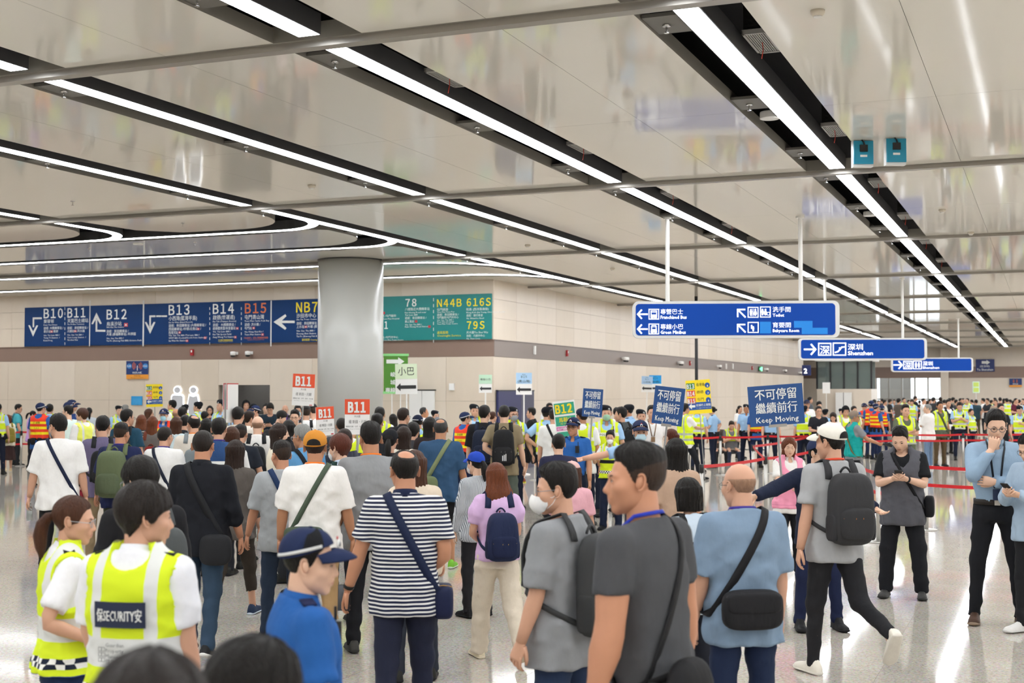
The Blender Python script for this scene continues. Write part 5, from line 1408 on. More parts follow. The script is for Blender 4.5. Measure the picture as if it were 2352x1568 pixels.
def cap_parts(kind, female, lod, m, m2):
    n = {0: 36, 1: 24, 2: 16}[lod]; nv = {0: 14, 1: 10, 2: 7}[lod]
    full = np.linspace(-np.pi, np.pi, n, endpoint=False)
    if kind == 'beret':
        def fn(A, P, t):
            side = .5 + .5 * np.sin(A)
            return .014 + (.012 + .030 * side) * np.sin(np.pi * np.clip(t, 0, 1) ** 1.3) ** 1.0 - .006 * (1 - t)
        return star_grid(female, full, None, lambda a: .052 - .012 * (1 - np.cos(a)) / 2 * 2, fn, nv, m, 'skull', True), None
    if kind == 'hood':
        return star_grid(female, full, None, lambda a: np.interp(np.abs(a), [0, .9, 1.2, 3.2], [.06, .05, -.05, -.06]), lambda A, P, t: .03 + 0 * A, nv, m, 'skull', True), None
    mb = star_grid(female, full, None, lambda a: .042 + .030 * np.cos(a), lambda A, P, t: .020 + .006 * np.sin(np.pi * t), nv, m, 'skull', True)
    # button and brim
    mb.lathe([(.009, 0), (.008, .004), (.003, .006)], 8, m, (0, -.016, .141))
    n = 13; v = []
    for L, dz in ((0, 0), (.35, .002), (.7, -.004), (1.0, -.014)):
        for i in range(n):
            a = R(-66 + 132 * i / (n - 1)); rx = .094 * math.sin(a); ry = .094 + .012; y0 = -.018 + (ry) * math.cos(a)
            ext = .088 * L * max(0, math.cos(a * 1.25)) ** .6
            v.append((rx * (1 + .05 * L), y0 + ext, .056 + .3 * .05 * math.cos(a) + dz - .018 * (abs(math.sin(a)) ** 2) - .012 * L))
    f = []
    for j in range(3):
        for i in range(n - 1): f.append((j * n + i, j * n + i + 1, (j + 1) * n + i + 1, (j + 1) * n + i))
    v2 = [(p[0], p[1], p[2] - .006) for p in v]
    k = len(v)
    f2 = [tuple(reversed([i + k for i in q])) for q in f] + [(3 * n + i, 3 * n + i + 1, k + 3 * n + i + 1, k + 3 * n + i) for i in range(n - 1)]
    br = MB().add(v + v2, f + f2, m2)
    return mb, br

# ---------------------------------------------------------------- hands, shoes
def add_hand(mb, wri, d, nrm, q, skin, curl=18, spread=4, thumb=35, lod=0, sc=1.0):
    """palm and five fingers from the wrist along d; palm faces nrm; q: +1 right hand"""
    d = d / np.linalg.norm(d); nrm = nrm - d * nrm.dot(d); nrm /= np.linalg.norm(nrm) + 1e-9
    t = np.cross(nrm, d) * q          # towards the thumb
    B = np.stack([d, t, nrm], 0)
    n = {0: 8, 1: 6, 2: 5}[lod]
    def put(v, f): mb.add(np.asarray(v) * sc @ B + wri, f, skin)
    m = {0: 12, 1: 8, 2: 6}[lod]; v = []
    rings = [(-.02, 0, .024, .021), (.0, 0, .026, .020), (.03, .002, .035, .017), (.06, .001, .041, .014), (.085, -.001, .040, .012), (.096, -.002, .034, .009)]
    for a, s_, w, th in rings:
        for i in range(m):
            an = 2 * math.pi * i / m; v.append((a, s_ + w * math.cos(an), th * math.sin(an)))
    f = [(j * m + i, j * m + (i + 1) % m, (j + 1) * m + (i + 1) % m, (j + 1) * m + i) for j in range(len(rings) - 1) for i in range(m)]
    f += [tuple(reversed(range(m))), tuple(range((len(rings) - 1) * m, len(rings) * m))]
    put(v, f)
    for k, (s0, L, r0) in enumerate(((.030, .072, .0088), (.0105, .080, .009), (-.0105, .074, .0086), (-.030, .057, .0078))):
        p = np.array([.082, s0, 0.0]); P = [p - np.array([.015, 0, 0]), p]; ang = 0; sp = R(spread * (1.5 - k))
        for j, fr in enumerate((.46, .30, .24)):
            ang += R(curl) * (.7, 1.25, .9)[j] * (1 + .08 * k)
            p = p + L * fr * np.array([math.cos(ang) * math.cos(sp), math.sin(sp), math.sin(ang)]); P.append(p)
        v, f = tube(P, [r0, r0, r0 * .95, r0 * .86, r0 * .55], n); put(v, f)
    a = R(thumb); p = np.array([.018, .022, .004]); P = [p]
    for L, e in ((.034, 0), (.030, -.25), (.024, -.5)):
        p = p + L * np.array([math.cos(a + e), math.sin(a + e), .35]); P.append(p)
    v, f = tube(P, [.015, .0125, .0105, .0065], n); put(v, f)

SHOES = {}
def shoe_mesh(m_up, m_sole, kind='sneaker'):
    key = (m_up.name, m_sole.name, kind)
    if key in SHOES: return SHOES[key]
    # along y: heel -.075 .. toe .195; origin at the ankle joint, sole at z = -.085
    st = [(-.078, .022, .010, .030), (-.070, .032, .058, .045), (-.045, .038, .088, .062), (-.010, .039, .098, .070), (.030, .040, .082, .072), (.075, .044, .060, .075), (.120, .048, .047, .078), (.160, .046, .040, .080), (.188, .034, .030, .082), (.198, .014, .016, .083)]
    if kind == 'boot': st = [(y, w * 1.05, t if y > .035 else t + .055, z) for y, w, t, z in st]
    mb = MB(); n = 14
    for nm, m in (('up', m_up), ('sole', m_sole)):
        v = []
        for y, w, t, _ in st:
            for i in range(n):
                a = 2 * math.pi * i / n
                x = math.copysign(abs(math.cos(a)) ** .75, math.cos(a)) * w; zz = math.sin(a)
                if nm == 'up': z = -.07 + (t if zz > 0 else .01) * (abs(zz) ** .8) * (1 if zz > 0 else -1)
                else: x *= 1.10; z = -.085 + (.013 * (zz + 1)); 
                v.append((x, y * (1.0 if nm == 'up' else 1.03), z + (.006 if (nm == 'sole' and y > .17) else 0)))
        f = [(j * n + (i + 1) % n, j * n + i, (j + 1) * n + i, (j + 1) * n + (i + 1) % n) for j in range(len(st) - 1) for i in range(n)]
        f += [tuple(range(n)), tuple(reversed(range((len(st) - 1) * n, len(st) * n)))]
        mb.add(v, f, m)
    me = mb.mesh('shoe', None, True); SHOES[key] = me
    return me

# ---------------------------------------------------------------- ribbons
def ribbon(P, Nn, w, th=.004):
    """flat strap through points P, its broad side facing along Nn (outward)"""
    P = np.asarray(P, float); Nn = np.asarray(Nn, float); Nn /= np.linalg.norm(Nn, axis=1)[:, None] + 1e-9
    T = np.gradient(P, axis=0); T /= np.linalg.norm(T, axis=1)[:, None] + 1e-9
    S = np.cross(T, Nn); S /= np.linalg.norm(S, axis=1)[:, None] + 1e-9
    n = len(P); w = np.broadcast_to(w, (n,))[:, None]
    v = np.concatenate([P + S * w / 2, P - S * w / 2, P + S * w / 2 + Nn * th, P - S * w / 2 + Nn * th])
    f = []
    for i in range(n - 1):
        f += [(i, i + 1, n + i + 1, n + i), (2 * n + i, 3 * n + i, 3 * n + i + 1, 2 * n + i + 1), (i, 2 * n + i, 2 * n + i + 1, i + 1), (n + i, n + i + 1, 3 * n + i + 1, 3 * n + i)]
    f += [(0, n, 3 * n, 2 * n), (n - 1, 3 * n - 1, 4 * n - 1, 2 * n - 1)]
    return v, f
def cross_path(s, side, z_hip=.95, grow=.02, n=40, xs=.095):
    """points of a strap from the shoulder of SIDE to the opposite hip, front and back loop"""
    a = np.array([side * xs, -.01, 1.47]); b = np.array([-side * (np.interp(z_hip, s.T[:, 0], s.T[:, 1])), 0, z_hip])
    C = (a + b) / 2; u = (a - C) / np.linalg.norm(a - C); yv = np.array([0, 1.0, 0])
    t = np.linspace(0, 2 * np.pi, n, endpoint=False)
    # spread samples on an ellipse so that the long sides are well covered
    D = np.cos(t)[:, None] * u * .36 + np.sin(t)[:, None] * yv * .13; D /= np.linalg.norm(D, axis=1)[:, None]
    P = s.on_torso(C, D, grow, .42)
    return P, D
# ---------------------------------------------------------------- cloth and skin
HAIR = {'black': '15110e', 'soft': '211a16', 'dark': '2a1c15', 'brown': '4b2c1c', 'auburn': '6e3b22', 'red': '5a2a1a', 'grey': '8f8f8b', 'greyblack': '3b3a39', 'stubble': 'a17d65', 'fadeside': '3a2c24'}
SKIN = {0: 'd0a085', 1: 'ddb398', 2: 'ba8564', 3: 'c48c6d'}
def m_hair(k):
    return mat('hair_' + k, HAIR[k], .46, spec=.28, noise=.4, nscale=(90, 90, 14), bump=1.0, bscale=(220, 220, 22))
def m_skin(k): return mat('skin_%d' % k, SKIN[k], .48, spec=.4, noise=.05, nscale=(18, 18, 18))
def m_cloth(c, rough=.85): return mat('cloth_%s' % c, c, rough, spec=.25, noise=.05, nscale=(40, 40, 40), bump=.8, bscale=(11, 11, 5), bd=.013)
EYES = dict(white=mat('eye_white', 'd9d4cc', .3), dark=mat('eye_dark', '1a120e', .25), brow=mat('eyebrow', '2a1f19', .7), lip=mat('lips', 'c58c79', .5))
def node_mat(name, base, bands=(), cols=(), checker=None, stripe=None, rough=.75):
    """cloth with printed bands: heights z0-z1, vertical strips x0-x1 above zmin, a chequered band, or fine stripes"""
    if name in MATS: return MATS[name]
    m = bpy.data.materials.new(name); m.use_nodes = True; nt = m.node_tree; b = nt.nodes['Principled BSDF']; L = nt.links.new
    b.inputs['Roughness'].default_value = rough; b.inputs['Specular IOR Level'].default_value = .3
    tc = nt.nodes.new('ShaderNodeTexCoord'); sp = nt.nodes.new('ShaderNodeSeparateXYZ'); L(tc.outputs['Object'], sp.inputs[0])
    def mth(op, a, v):
        n = nt.nodes.new('ShaderNodeMath'); n.operation = op; n.use_clamp = False
        for i, q in enumerate((a, v)):
            if q is None: continue
            if isinstance(q, (int, float)): n.inputs[i].default_value = q
            else: L(q, n.inputs[i])
        return n.outputs[0]
    ax = mth('ABSOLUTE', sp.outputs['X'], None); z = sp.outputs['Z']
    rgb = nt.nodes.new('ShaderNodeRGB'); rgb.outputs[0].default_value = srgb(base); cur = rgb.outputs[0]
    def over(mask, col):
        nonlocal cur
        mx = nt.nodes.new('ShaderNodeMix'); mx.data_type = 'RGBA'; L(mask, mx.inputs[0]); L(cur, mx.inputs[6])
        if isinstance(col, str): mx.inputs[7].default_value = srgb(col)
        else: L(col, mx.inputs[7])
        cur = mx.outputs[2]
    for x0, x1, zm, c in cols: over(mth('MULTIPLY', mth('MULTIPLY', mth('GREATER_THAN', ax, x0), mth('LESS_THAN', ax, x1)), mth('GREATER_THAN', z, zm)), c)
    for z0, z1, c in bands: over(mth('MULTIPLY', mth('GREATER_THAN', z, z0), mth('LESS_THAN', z, z1)), c)
    if checker:
        z0, z1, c1, c2, sc = checker
        ck = nt.nodes.new('ShaderNodeTexChecker'); ck.inputs['Scale'].default_value = sc; ck.inputs['Color1'].default_value = srgb(c1); ck.inputs['Color2'].default_value = srgb(c2)
        cmb = nt.nodes.new('ShaderNodeCombineXYZ'); L(sp.outputs['X'], cmb.inputs[0]); L(mth('ADD', z, -z0 + .0001), cmb.inputs[2]); cmb.inputs[1].default_value = .5 / sc
        L(cmb.outputs[0], ck.inputs['Vector'])
        over(mth('MULTIPLY', mth('GREATER_THAN', z, z0), mth('LESS_THAN', z, z1)), ck.outputs['Color'])
    if stripe:
        per, duty, c, axis = stripe
        src = z if axis == 'z' else sp.outputs['X']
        w = mth('FRACT', mth('DIVIDE', mth('ADD', src, 5.0), per), None); over(mth('GREATER_THAN', w, duty), c)
    L(cur, b.inputs['Base Color'])
    MATS[name] = m
    return m
LIME, SILV = 'd6ea25', 'c9cdc6'
def m_vest(k):
    if k == 'police': return node_mat('vest_police', LIME, [(1.27, 1.325, 'e6ead8'), (1.06, 1.12, SILV), (.93, .98, SILV)], [(.10, .135, 1.32, SILV)])
    if k == 'cas': return node_mat('vest_rescue', 'e23d22', [(1.315, 1.365, 'f0d81c'), (1.205, 1.26, 'f0d81c'), (1.09, 1.145, 'f0d81c')])
    if k == 'security': return node_mat('vest_security', LIME, [(1.06, 1.17, 'd9dbd8'), (.893, .90, '27479a'), (.9, .905, '27479a')], [(.088, .135, 1.16, 'dadcd8')], (.935, .985, 'f2f2ee', '141c33', 40))
    if k == 'traffic': return node_mat('vest_traffic', LIME, [(1.16, 1.22, '16181c'), (.885, .90, '27479a')], [(.10, .13, 1.2, SILV)], (.985, 1.035, 'f2f2ee', '111418', 44))
    if k == 'lime': return node_mat('vest_lime', LIME, [(1.06, 1.11, 'a9b0a6'), (.94, .99, 'a9b0a6')], [(.105, .14, 1.0, 'a9b0a6')])
    if k == 'limepale': return node_mat('vest_pale', 'e8ec6a', [(1.05, 1.12, 'd8dad6'), (.92, .98, 'd8dad6')], [(.10, .135, 1.0, 'd8dad6')])
    if k == 'pink': return node_mat('vest_pink', 'ef9ab4', [(1.275, 1.29, '9a8f94'), (.905, .912, 'd8809c')])
    if k == 'teal': return m_cloth('159a94')
    if k == 'greyvest': return m_cloth('55555b')
    if k == 'navyvest': return m_cloth('20242f')

def sq_ellipsoid(c, r, e=.55, nu=18, nv=12, taper=0.0):
    v = []; cp = lambda w, m: math.copysign(abs(math.cos(w)) ** m, math.cos(w)); sp_ = lambda w, m: math.copysign(abs(math.sin(w)) ** m, math.sin(w))
    for j in range(nv + 1):
        ph = -math.pi / 2 + math.pi * j / nv
        for i in range(nu):
            th = -math.pi + 2 * math.pi * i / nu
            z = sp_(ph, e); k = 1 - taper * z
            v.append((c[0] + r[0] * k * cp(ph, e) * cp(th, e), c[1] + r[1] * cp(ph, e) * sp_(th, e), c[2] + r[2] * z))
    f = [(j * nu + i, j * nu + (i + 1) % nu, (j + 1) * nu + (i + 1) % nu, (j + 1) * nu + i) for j in range(nv) for i in range(nu)]
    return v, f

PEOPLE = []
def person(label, x, y, d, h=0, sex='m', fat=0.0, top=('tee', 'e9e7e3'), leg=('pants', '1d1e22'), pose='stand', arms=None, hair=('short', 'black'), cap=None, mask=None, glasses=None, vest=None, skin=0, head=(0, 0),
           shoes=('22221f', '15151a'), hem=None, lean=0, lod=None, collar=None, lanyard=None, belt=None, epau=None, radio=False, hands=None, loose=None, wide=0.0, slim=0.0, closed=False, group=None, kit=False, vtext=None, h_=None, musc=1.0, watch=None, dx=0, badge=None, cat='person', earr=False, shw=None, seat=None):
    fem = sex == 'f'
    lod = lod if lod is not None else (0 if d < 11.6 else 1 if d < 25 else 2)
    gh = h_ or {0: .0155, 1: .0225, 2: .034}[lod]
    if d > 45: gh = .038
    kind, tcol = top[0], top[1]
    lo = loose if loose is not None else {'big': .026, 'tee': .016, 'polo': .014, 'fit': .006, 'puff': .014, 'long': .016, 'jacket': .026, 'rolled': .015, 'tank': .008}.get(kind, .015)
    s = Fig(sex, fat, arms, pose, lo, wide, shw)
    topz = 1.741 + ({'beret': .03}.get(cap[0], .025) if cap else {'bald': .0, 'crop': .008}.get(hair[0], .02))
    if head[1] > 25: topz -= .035
    p = at_depth(x + dx, y, d)
    sc = p.z / (topz - s.drop)
    if seat is not None: sc = 1.0
    root = empty('person', (p.x, p.y, -s.drop * sc if seat is None else seat), -R(h)); root.scale = (sc,) * 3
    tag(root, label, cat, group)
    sd = len(PEOPLE) * 7 + 3
    skn = m_skin(skin)
    def deform(V):
        V = np.asarray(V, float).reshape(-1, 3)
        if not lean: return V
        t = np.clip((V[:, 2] - .86) / .2, 0, 1); t = t * t * (3 - 2 * t); a = R(lean) * t
        yy, zz = V[:, 1], V[:, 2] - .93
        return np.stack([V[:, 0], yy * np.cos(a) + zz * np.sin(a), .93 - yy * np.sin(a) + zz * np.cos(a)], 1)
    def put(name, mb, m=None, parent=None, smooth=True):
        mb.xf(deform); return mb.build(name, m, parent or root, smooth)
    yaw, pit = R(head[0]), R(head[1]); rol = R(head[2]) if len(head) > 2 else 0
    Rm = np.array(Matrix.Rotation(-yaw, 3, 'Z') @ Matrix.Rotation(-pit, 3, 'X') @ Matrix.Rotation(rol, 3, 'Y'))
    hs = .955 if fem else 1.0
    def hx(V): return (np.asarray(V, float) * hs + np.array([0, .022, .094])) @ Rm.T + np.array([0, -.004, 1.527])
    # --- body: trunk, neck, head, arms, hands and legs in one mesh
    mb = MB(); n = {0: 18, 1: 12, 2: 8}[lod]
    v, zs = [], [.86, .95, 1.06, 1.18, 1.30, 1.38, 1.43, 1.47]
    for z in zs:
        w, dd, cy = [np.interp(z, s.T[:, 0], s.T[:, k]) for k in (1, 2, 3)]
        for i in range(n): a = 2 * math.pi * i / n; v.append((w * .86 * math.cos(a), cy + dd * .86 * math.sin(a), z))
    f = [(j * n + i, j * n + (i + 1) % n, (j + 1) * n + (i + 1) % n, (j + 1) * n + i) for j in range(len(zs) - 1) for i in range(n)] + [tuple(reversed(range(n))), tuple(range((len(zs) - 1) * n, len(zs) * n))]
    mb.add(v, f, skn)
    nr = (.046 if fem else .056) * (1 + .25 * max(0, fat)) * (1.06 if musc > 1 else 1)
    top_n = (hx([[0, -.026, -.055]])[0], hx([[0, -.02, -.01]])[0])
    mb.tube([(0, -.020, 1.40), (0, -.018, 1.46), (0, -.012, 1.50), top_n[0], top_n[1]], [nr * 1.5, nr * 1.16, nr, nr * .97, nr * .95], n + 2, skn)
    for q in (1, -1):
        a, e, w = s.arm[q]; k = (.84 if fem else 1.0) * (1 + .12 * fat) * musc; k2 = (.88 if fem else 1.0)
        mid, fm = a + (e - a) * .5, e + (w - e) * .32
        mb.tube([a + (a - e) * .02, a + (e - a) * .25, mid, e - (e - a) * .12, e + (w - e) * .06, fm, e + (w - e) * .7, w + (w - e) * .02], np.array([.046, .049, .046, .040, .041, .042, .033, .027]) * np.array([k] * 6 + [(k + k2) / 2, k2]), max(8, n - 4), skn)
        hd = (hands or {}).get(q, {}) if not isinstance(hands, str) else {}
        dv = hd.get('d'); dv = np.array(dv, float) if dv is not None else (w - e)
        nm = hd.get('n'); nm = np.array(nm, float) if nm is not None else (np.array([-q, -.25, 0.0]) if dv[2] < -.5 * np.linalg.norm(dv) else np.array([-q * .6, -.3, .6]))
        add_hand(mb, w, dv, nm, q, skn, hd.get('curl', 24), hd.get('spread', 3), hd.get('thumb', 30), lod, .93 if fem else 1.0)
        hp, kn, an, fd, toe = s.leg[q]
        cf = kn + (an - kn) * .35 + np.array([0, -.012, 0])
        mb.tube([hp, hp + (kn - hp) * .5, kn, cf, an + (kn - an) * .12, an - np.array([0, 0, .03])], np.array([.076, .068, .050, .052, .036, .036]) * (.94 if fem else 1) * (1 if leg[0] in ('shorts', 'skirt') else np.array([.8, .75, .7, .75, 1, 1])), max(6, n - 6), skn)
    add_head(mb, fem, lod, skn, EYES, hx, closed)
    put('body', mb)
    # --- hair and headgear
    hm = MB()
    if hair: 
        hair_mesh(hm, fem, lod, hair[0], m_hair(hair[1]), sd, bool(cap), m_hair('fadeside') if hair[0] == 'fade' and not cap else None); hm.xf(hx); put('hair', hm)
    if cap:
        ck, cc = cap[0], cap[1]; mc = m_cloth(cc)
        cm, br = cap_parts(ck, fem, lod, mc, m_cloth(cap[2]) if len(cap) > 2 and cap[2] else mc)
        yawc = np.array(Matrix.Rotation(R(cap[4]), 3, 'Z')) if len(cap) > 4 and cap[4] else np.eye(3)
        cx = lambda V: hx(np.asarray(V) @ yawc.T)
        cm.xf(cx); co = put('cap' if ck != 'beret' else 'beret', cm)
        if br: br.xf(cx); put('brim', br, None, co)
        bd = cap[3] if len(cap) > 3 else None
        if bd == 'badge':
            b = MB(); yb = .098 if ck != 'beret' else .094; zb = .088 if ck != 'beret' else .072; xb = 0 if ck != 'beret' else -.035
            b.add(*sq_ellipsoid((xb, yb - abs(xb) * .35, zb), (.016, .006, .018), 1.0, 10, 6), T_white); b.add(*sq_ellipsoid((xb, yb + .006 - abs(xb) * .35, zb - .002), (.009, .003, .010), 1.0, 8, 6), mat('badge_navy', '1b2440', .5))
            if ck != 'beret': b.add(*sq_ellipsoid((xb, yb - .006, zb + .022), (.008, .004, .007), 1.0, 8, 6), T_red)
            b.xf(cx); put('badge', b, None, co)
        if bd == 'strip' or (ck == 'cap' and bd == 'badge' and cap[1].startswith('1f2a')):
            for q in (1, -1):
                st = MB(); A = np.linspace(1.0, 2.9, 12) * q; P = np.array([(.0962 * math.sin(a), -.018 + .1135 * math.cos(a), .063 + .036 * math.cos(a)) for a in A])
                st.add(*ribbon(P, P * np.array([1, 1, 0]), .012, .003), mat('cap_strip', 'd0d2d0', .4)); st.xf(cx); put('strip', st, None, co)
        if bd == 'hole':
            b = star_grid(fem, np.linspace(math.pi - .44, math.pi + .44, 15), lambda a: .0215 + .040 * np.sqrt(np.clip(1 - ((a - math.pi) / .44) ** 2, 0, 1)), lambda a: .021 + 0 * a, lambda A, P, t: .0285 + 0 * A, 6, mat('cap_hole', '15110e', .9)); b.xf(cx); put('opening', b, None, co)
    if mask:
        mk, mcol = mask
        na, nv_ = {0: (25, 14), 1: (17, 9), 2: (11, 6)}[lod]; wa = 1.02
        if mk == 'kf': fz = lambda a: -.024 + .016 * np.clip(1 - np.abs(a) * 1.6, 0, 1); fb = lambda a: -.108 + .045 * (np.abs(a) / wa) ** 2; ff = lambda A, P, t: .003 + .016 * np.clip(1 - np.abs(A) / .75, 0, 1) * np.sin(np.pi * np.clip(t * .8 + .15, 0, 1))
        else: fz = lambda a: -.020 + .010 * np.clip(1 - np.abs(a) * 1.6, 0, 1); fb = lambda a: -.106 + .030 * (np.abs(a) / wa) ** 2; ff = lambda A, P, t: .004 + .0012 * np.sin(t * 22)
        m = star_grid(fem, np.linspace(-wa, wa, na), fz, fb, ff, nv_, m_cloth(mcol, .8), 'mask')
        m.xf(hx); mo = put('mask', m)
        if lod < 2:
            for q in (1, -1):
                for z0 in (-.026, -.085):
                    lp = MB().tube([(q * .058, .045, z0), (q * .071, .012, (z0 - .012) / 2 - .01), (q * .081, -.022, -.008)], .0016, 5, m_cloth(mcol, .8)); lp.xf(hx); put('ear_loop', lp, None, mo)
    if glasses:
        g = MB(); mg = mat('specs_' + glasses, glasses, .3, .3)
        for q in (1, -1):
            A = np.linspace(0, 2 * np.pi, 15); g.tube([(q * .032 + .024 * math.cos(a), .0965 - .006 * abs(math.cos(a)), -.001 + .019 * math.sin(a)) for a in A], .0016 if lod == 0 else .0024, 5, mg)
            g.tube([(q * .056, .090, .004), (q * .074, .060, .006), (q * .081, -.005, .008), (q * .080, -.024, -.006)], .0017 if lod == 0 else .0024, 5, mg)
        g.tube([(-.009, .098, .002), (0, .101, .005), (.009, .098, .002)], .0016 if lod == 0 else .0022, 5, mg)
        g.xf(hx); put('glasses', g)
    # --- clothes
    tm = tcol if not isinstance(tcol, str) else m_cloth(tcol)
    hem = hem if hem is not None else (.80 if fem else .78) if kind not in ('tank',) else .80
    V, Q = garment_top(s, gh, kind, hem, sd); to = put('shirt' if kind != 'jacket' else 'jacket', mesh_of(V, Q, tm))
    tuck = hem > .93
    lk, lcol = leg[0], leg[1]; lm = lcol if not isinstance(lcol, str) else m_cloth(lcol)
    if lk == 'skirt': V, Q = garment_skirt(s, gh, leg[2] if len(leg) > 2 else .3, sd)
    else: V, Q = garment_legs(s, gh * 1.12, lk, sd, slim, 1.035 if tuck else hem + .09)
    put({'skirt': 'skirt', 'shorts': 'shorts'}.get(lk, 'trousers'), mesh_of(V, Q, lm))
    if vest:
        vk, vh = vest[0], (vest[1] if len(vest) > 1 else .90)
        V, Q = garment_top(s, gh * (.72 if lod < 2 else .9), 'vestv' if vk in ('greyvest', 'teal', 'navyvest', 'lime', 'limepale', 'pink') else 'vest', vh, sd, lo + .015); put('vest', mesh_of(V, Q, m_vest(vk)))
    if collar:
        A = np.linspace(R(22), R(338), 26); P = np.array([((nr + .012) * math.sin(a), -.014 + (nr + .012) * math.cos(a), 1.503 - .030 * (1 + math.cos(a)) / 2) for a in A])
        N_ = P - np.array([0, -.012, 1.40]); c = MB(); w = np.full(len(A), .050); c.add(*ribbon(P, N_ * np.array([1, 1, .35]), w, .005), m_cloth(collar)); put('collar', c)
        for q in (1, -1):
            c = MB(); b = np.array([q * .026, .062, 1.452]); c.add([b, b + (q * .052, -.012, .012), b + (q * .046, .004, -.036), b + (q * .006, .012, -.046), b + (0, -.006, .004), b + (q * .052, -.018, .008), b + (q * .046, -.004, -.040), b + (q * .006, .004, -.050)], [(0, 1, 2, 3), (7, 6, 5, 4), (0, 4, 5, 1), (1, 5, 6, 2), (2, 6, 7, 3), (3, 7, 4, 0)], m_cloth(collar)); put('collar_flap', c, None, None, False)
    if lanyard:
        lc, low = lanyard if isinstance(lanyard, tuple) else (lanyard, 1.22)
        A = np.linspace(R(95), R(265), 14); P = [((nr + .012) * math.sin(a) * 1.05, -.014 + (nr + .009) * math.cos(a), 1.503 + .010 * (-math.cos(a))) for a in A]
        gx = nr + .01
        def fr(xx, z): return s.on_torso(np.array([[xx, 0, z]]), np.array([[0, 1.0, 0]]), lo + (.024 if vest else .011))[0]
        R1 = [fr(-gx * .95, 1.44), fr(-gx * .7, 1.36), fr(-.02, low)]; R0 = [fr(.02, low), fr(gx * .7, 1.36), fr(gx * .95, 1.44)]
        P = R0 + P + R1; P = np.array(P); N_ = P - np.array([0, -.01, 1.38]); c = MB(); c.add(*ribbon(P, N_ * np.array([1, 1, .3]), .016 if lod else .014, .003), m_cloth(lc, .6)); put('lanyard', c)
        if badge:
            q = fr(0, low - .05); put('name_badge', MB().box(q[0] - .035, q[0] + .035, q[1] - .002, q[1] + .006, low - .10, low - .01, m_cloth(badge, .4)), None, None, False)
    if belt:
        A = np.linspace(0, 2 * np.pi, 29); zb = belt[1] if isinstance(belt, tuple) else 1.0; bc = belt[0] if isinstance(belt, tuple) else belt
        w, dd, cy = [np.interp(zb, s.T[:, 0], s.T[:, k]) for k in (1, 2, 3)]; gg = .004 if (hem > .93 and not vest) else lo + .012
        P = np.array([((w + gg) * math.sin(a), cy + (dd + gg) * math.cos(a), zb) for a in A]); c = MB(); c.add(*ribbon(P, P * np.array([1, 1, 0]), .045, .006), m_cloth(bc, .5)); bo = put('belt', c)
        bk = MB().box(-.022, .022, cy + dd + gg, cy + dd + gg + .012, zb - .022, zb + .022, M_steel); put('buckle', bk, None, bo, False)
        if kit:
            for a, zz, ww in ((60, -.05, .05), (120, -.06, .055), (160, -.05, .06), (200, -.05, .06), (245, -.07, .05), (300, -.05, .045)):
                px_, py_ = (w + gg + .02) * math.sin(R(a)), cy + (dd + gg + .02) * math.cos(R(a))
                c = MB(); c.add(*sq_ellipsoid((px_, py_, zb + zz), (ww * .8, .028, .075), .45, 10, 6), m_cloth('1a1a1c', .6)); put('pouch', c, None, bo)
    if epau:
        for q in (1, -1):
            P = s.on_torso(np.array([[q * .095, -.02, 1.40], [q * (s.shx - .008), -.02, 1.40]]), np.array([[0, 0, 1.0], [0, 0, 1.0]]), lo + .004)
            a, b = P; w = np.array([0, .026, 0]); t = np.array([0, 0, .008])
            put('epaulette', MB().add([a - w, a + w, b + w, b - w, a - w + t, a + w + t, b + w + t, b - w + t], [(0, 1, 2, 3), (7, 6, 5, 4), (0, 4, 5, 1), (1, 5, 6, 2), (2, 6, 7, 3), (3, 7, 4, 0)], m_cloth(epau)), None, None, False)
    if radio:
        P = s.on_torso(np.array([[-.09, 0, 1.33]]), np.array([[0, 1.0, 0]]), lo + .018)[0]
        c = MB().box(P[0] - .025, P[0] + .025, P[1] - .005, P[1] + .03, P[2] - .05, P[2] + .045, M_black); c.tube([(P[0] - .012, P[1] + .015, P[2] + .045), (P[0] - .012, P[1] + .015, P[2] + .10)], .006, 6, M_black); put('radio', c, None, None, False)
    if watch:
        a, e, w = s.arm[watch[0]]; dv = (w - e) / np.linalg.norm(w - e); put('watch', MB().tube([w - dv * .030, w - dv * .008], [.033 * (.9 if fem else 1), .031 * (.9 if fem else 1)], 12, m_cloth(watch[1], .4)))
    # --- shoes
    if lod < 2 or d < 45:
        me = shoe_mesh(m_cloth(shoes[0], .6), m_cloth(shoes[1], .6), 'boot' if kit else 'sneaker')
        for q in (1, -1):
            hp, kn, an, fd, toe = s.leg[q]
            o = bpy.data.objects.new('shoe', me); COL.objects.link(o); o.parent = root
            yv = Vector(fd); xv = yv.cross(Vector((0, 0, 1))).normalized(); zv = xv.cross(yv)
            o.matrix_local = Matrix.Translation(Vector(an)) @ Matrix((xv, yv, zv)).transposed().to_4x4()
    P_ = dict(root=root, fig=s, sc=sc, deform=deform, lo=lo + (.014 if vest else 0), put=put, lod=lod, drop=s.drop, fem=fem, d=d, hx=hx)
    PEOPLE.append(P_)
    if vtext:
        for tx, zz, size, colr, back in vtext:
            def fit(wv, back=back):
                sg = -1 if back else 1
                xx = wv[:, 0] if back else -wv[:, 0]
                P = s.on_torso(np.stack([xx, np.zeros(len(xx)), wv[:, 2]], 1), np.tile(np.array([[0, sg * 1.0, 0]]), (len(xx), 1)), P_['lo'] + .006)
                return deform(P)
            text(root, tx, 0, zz, size, colr, 'CENTER', fit=fit, bold=.01)
    return P_

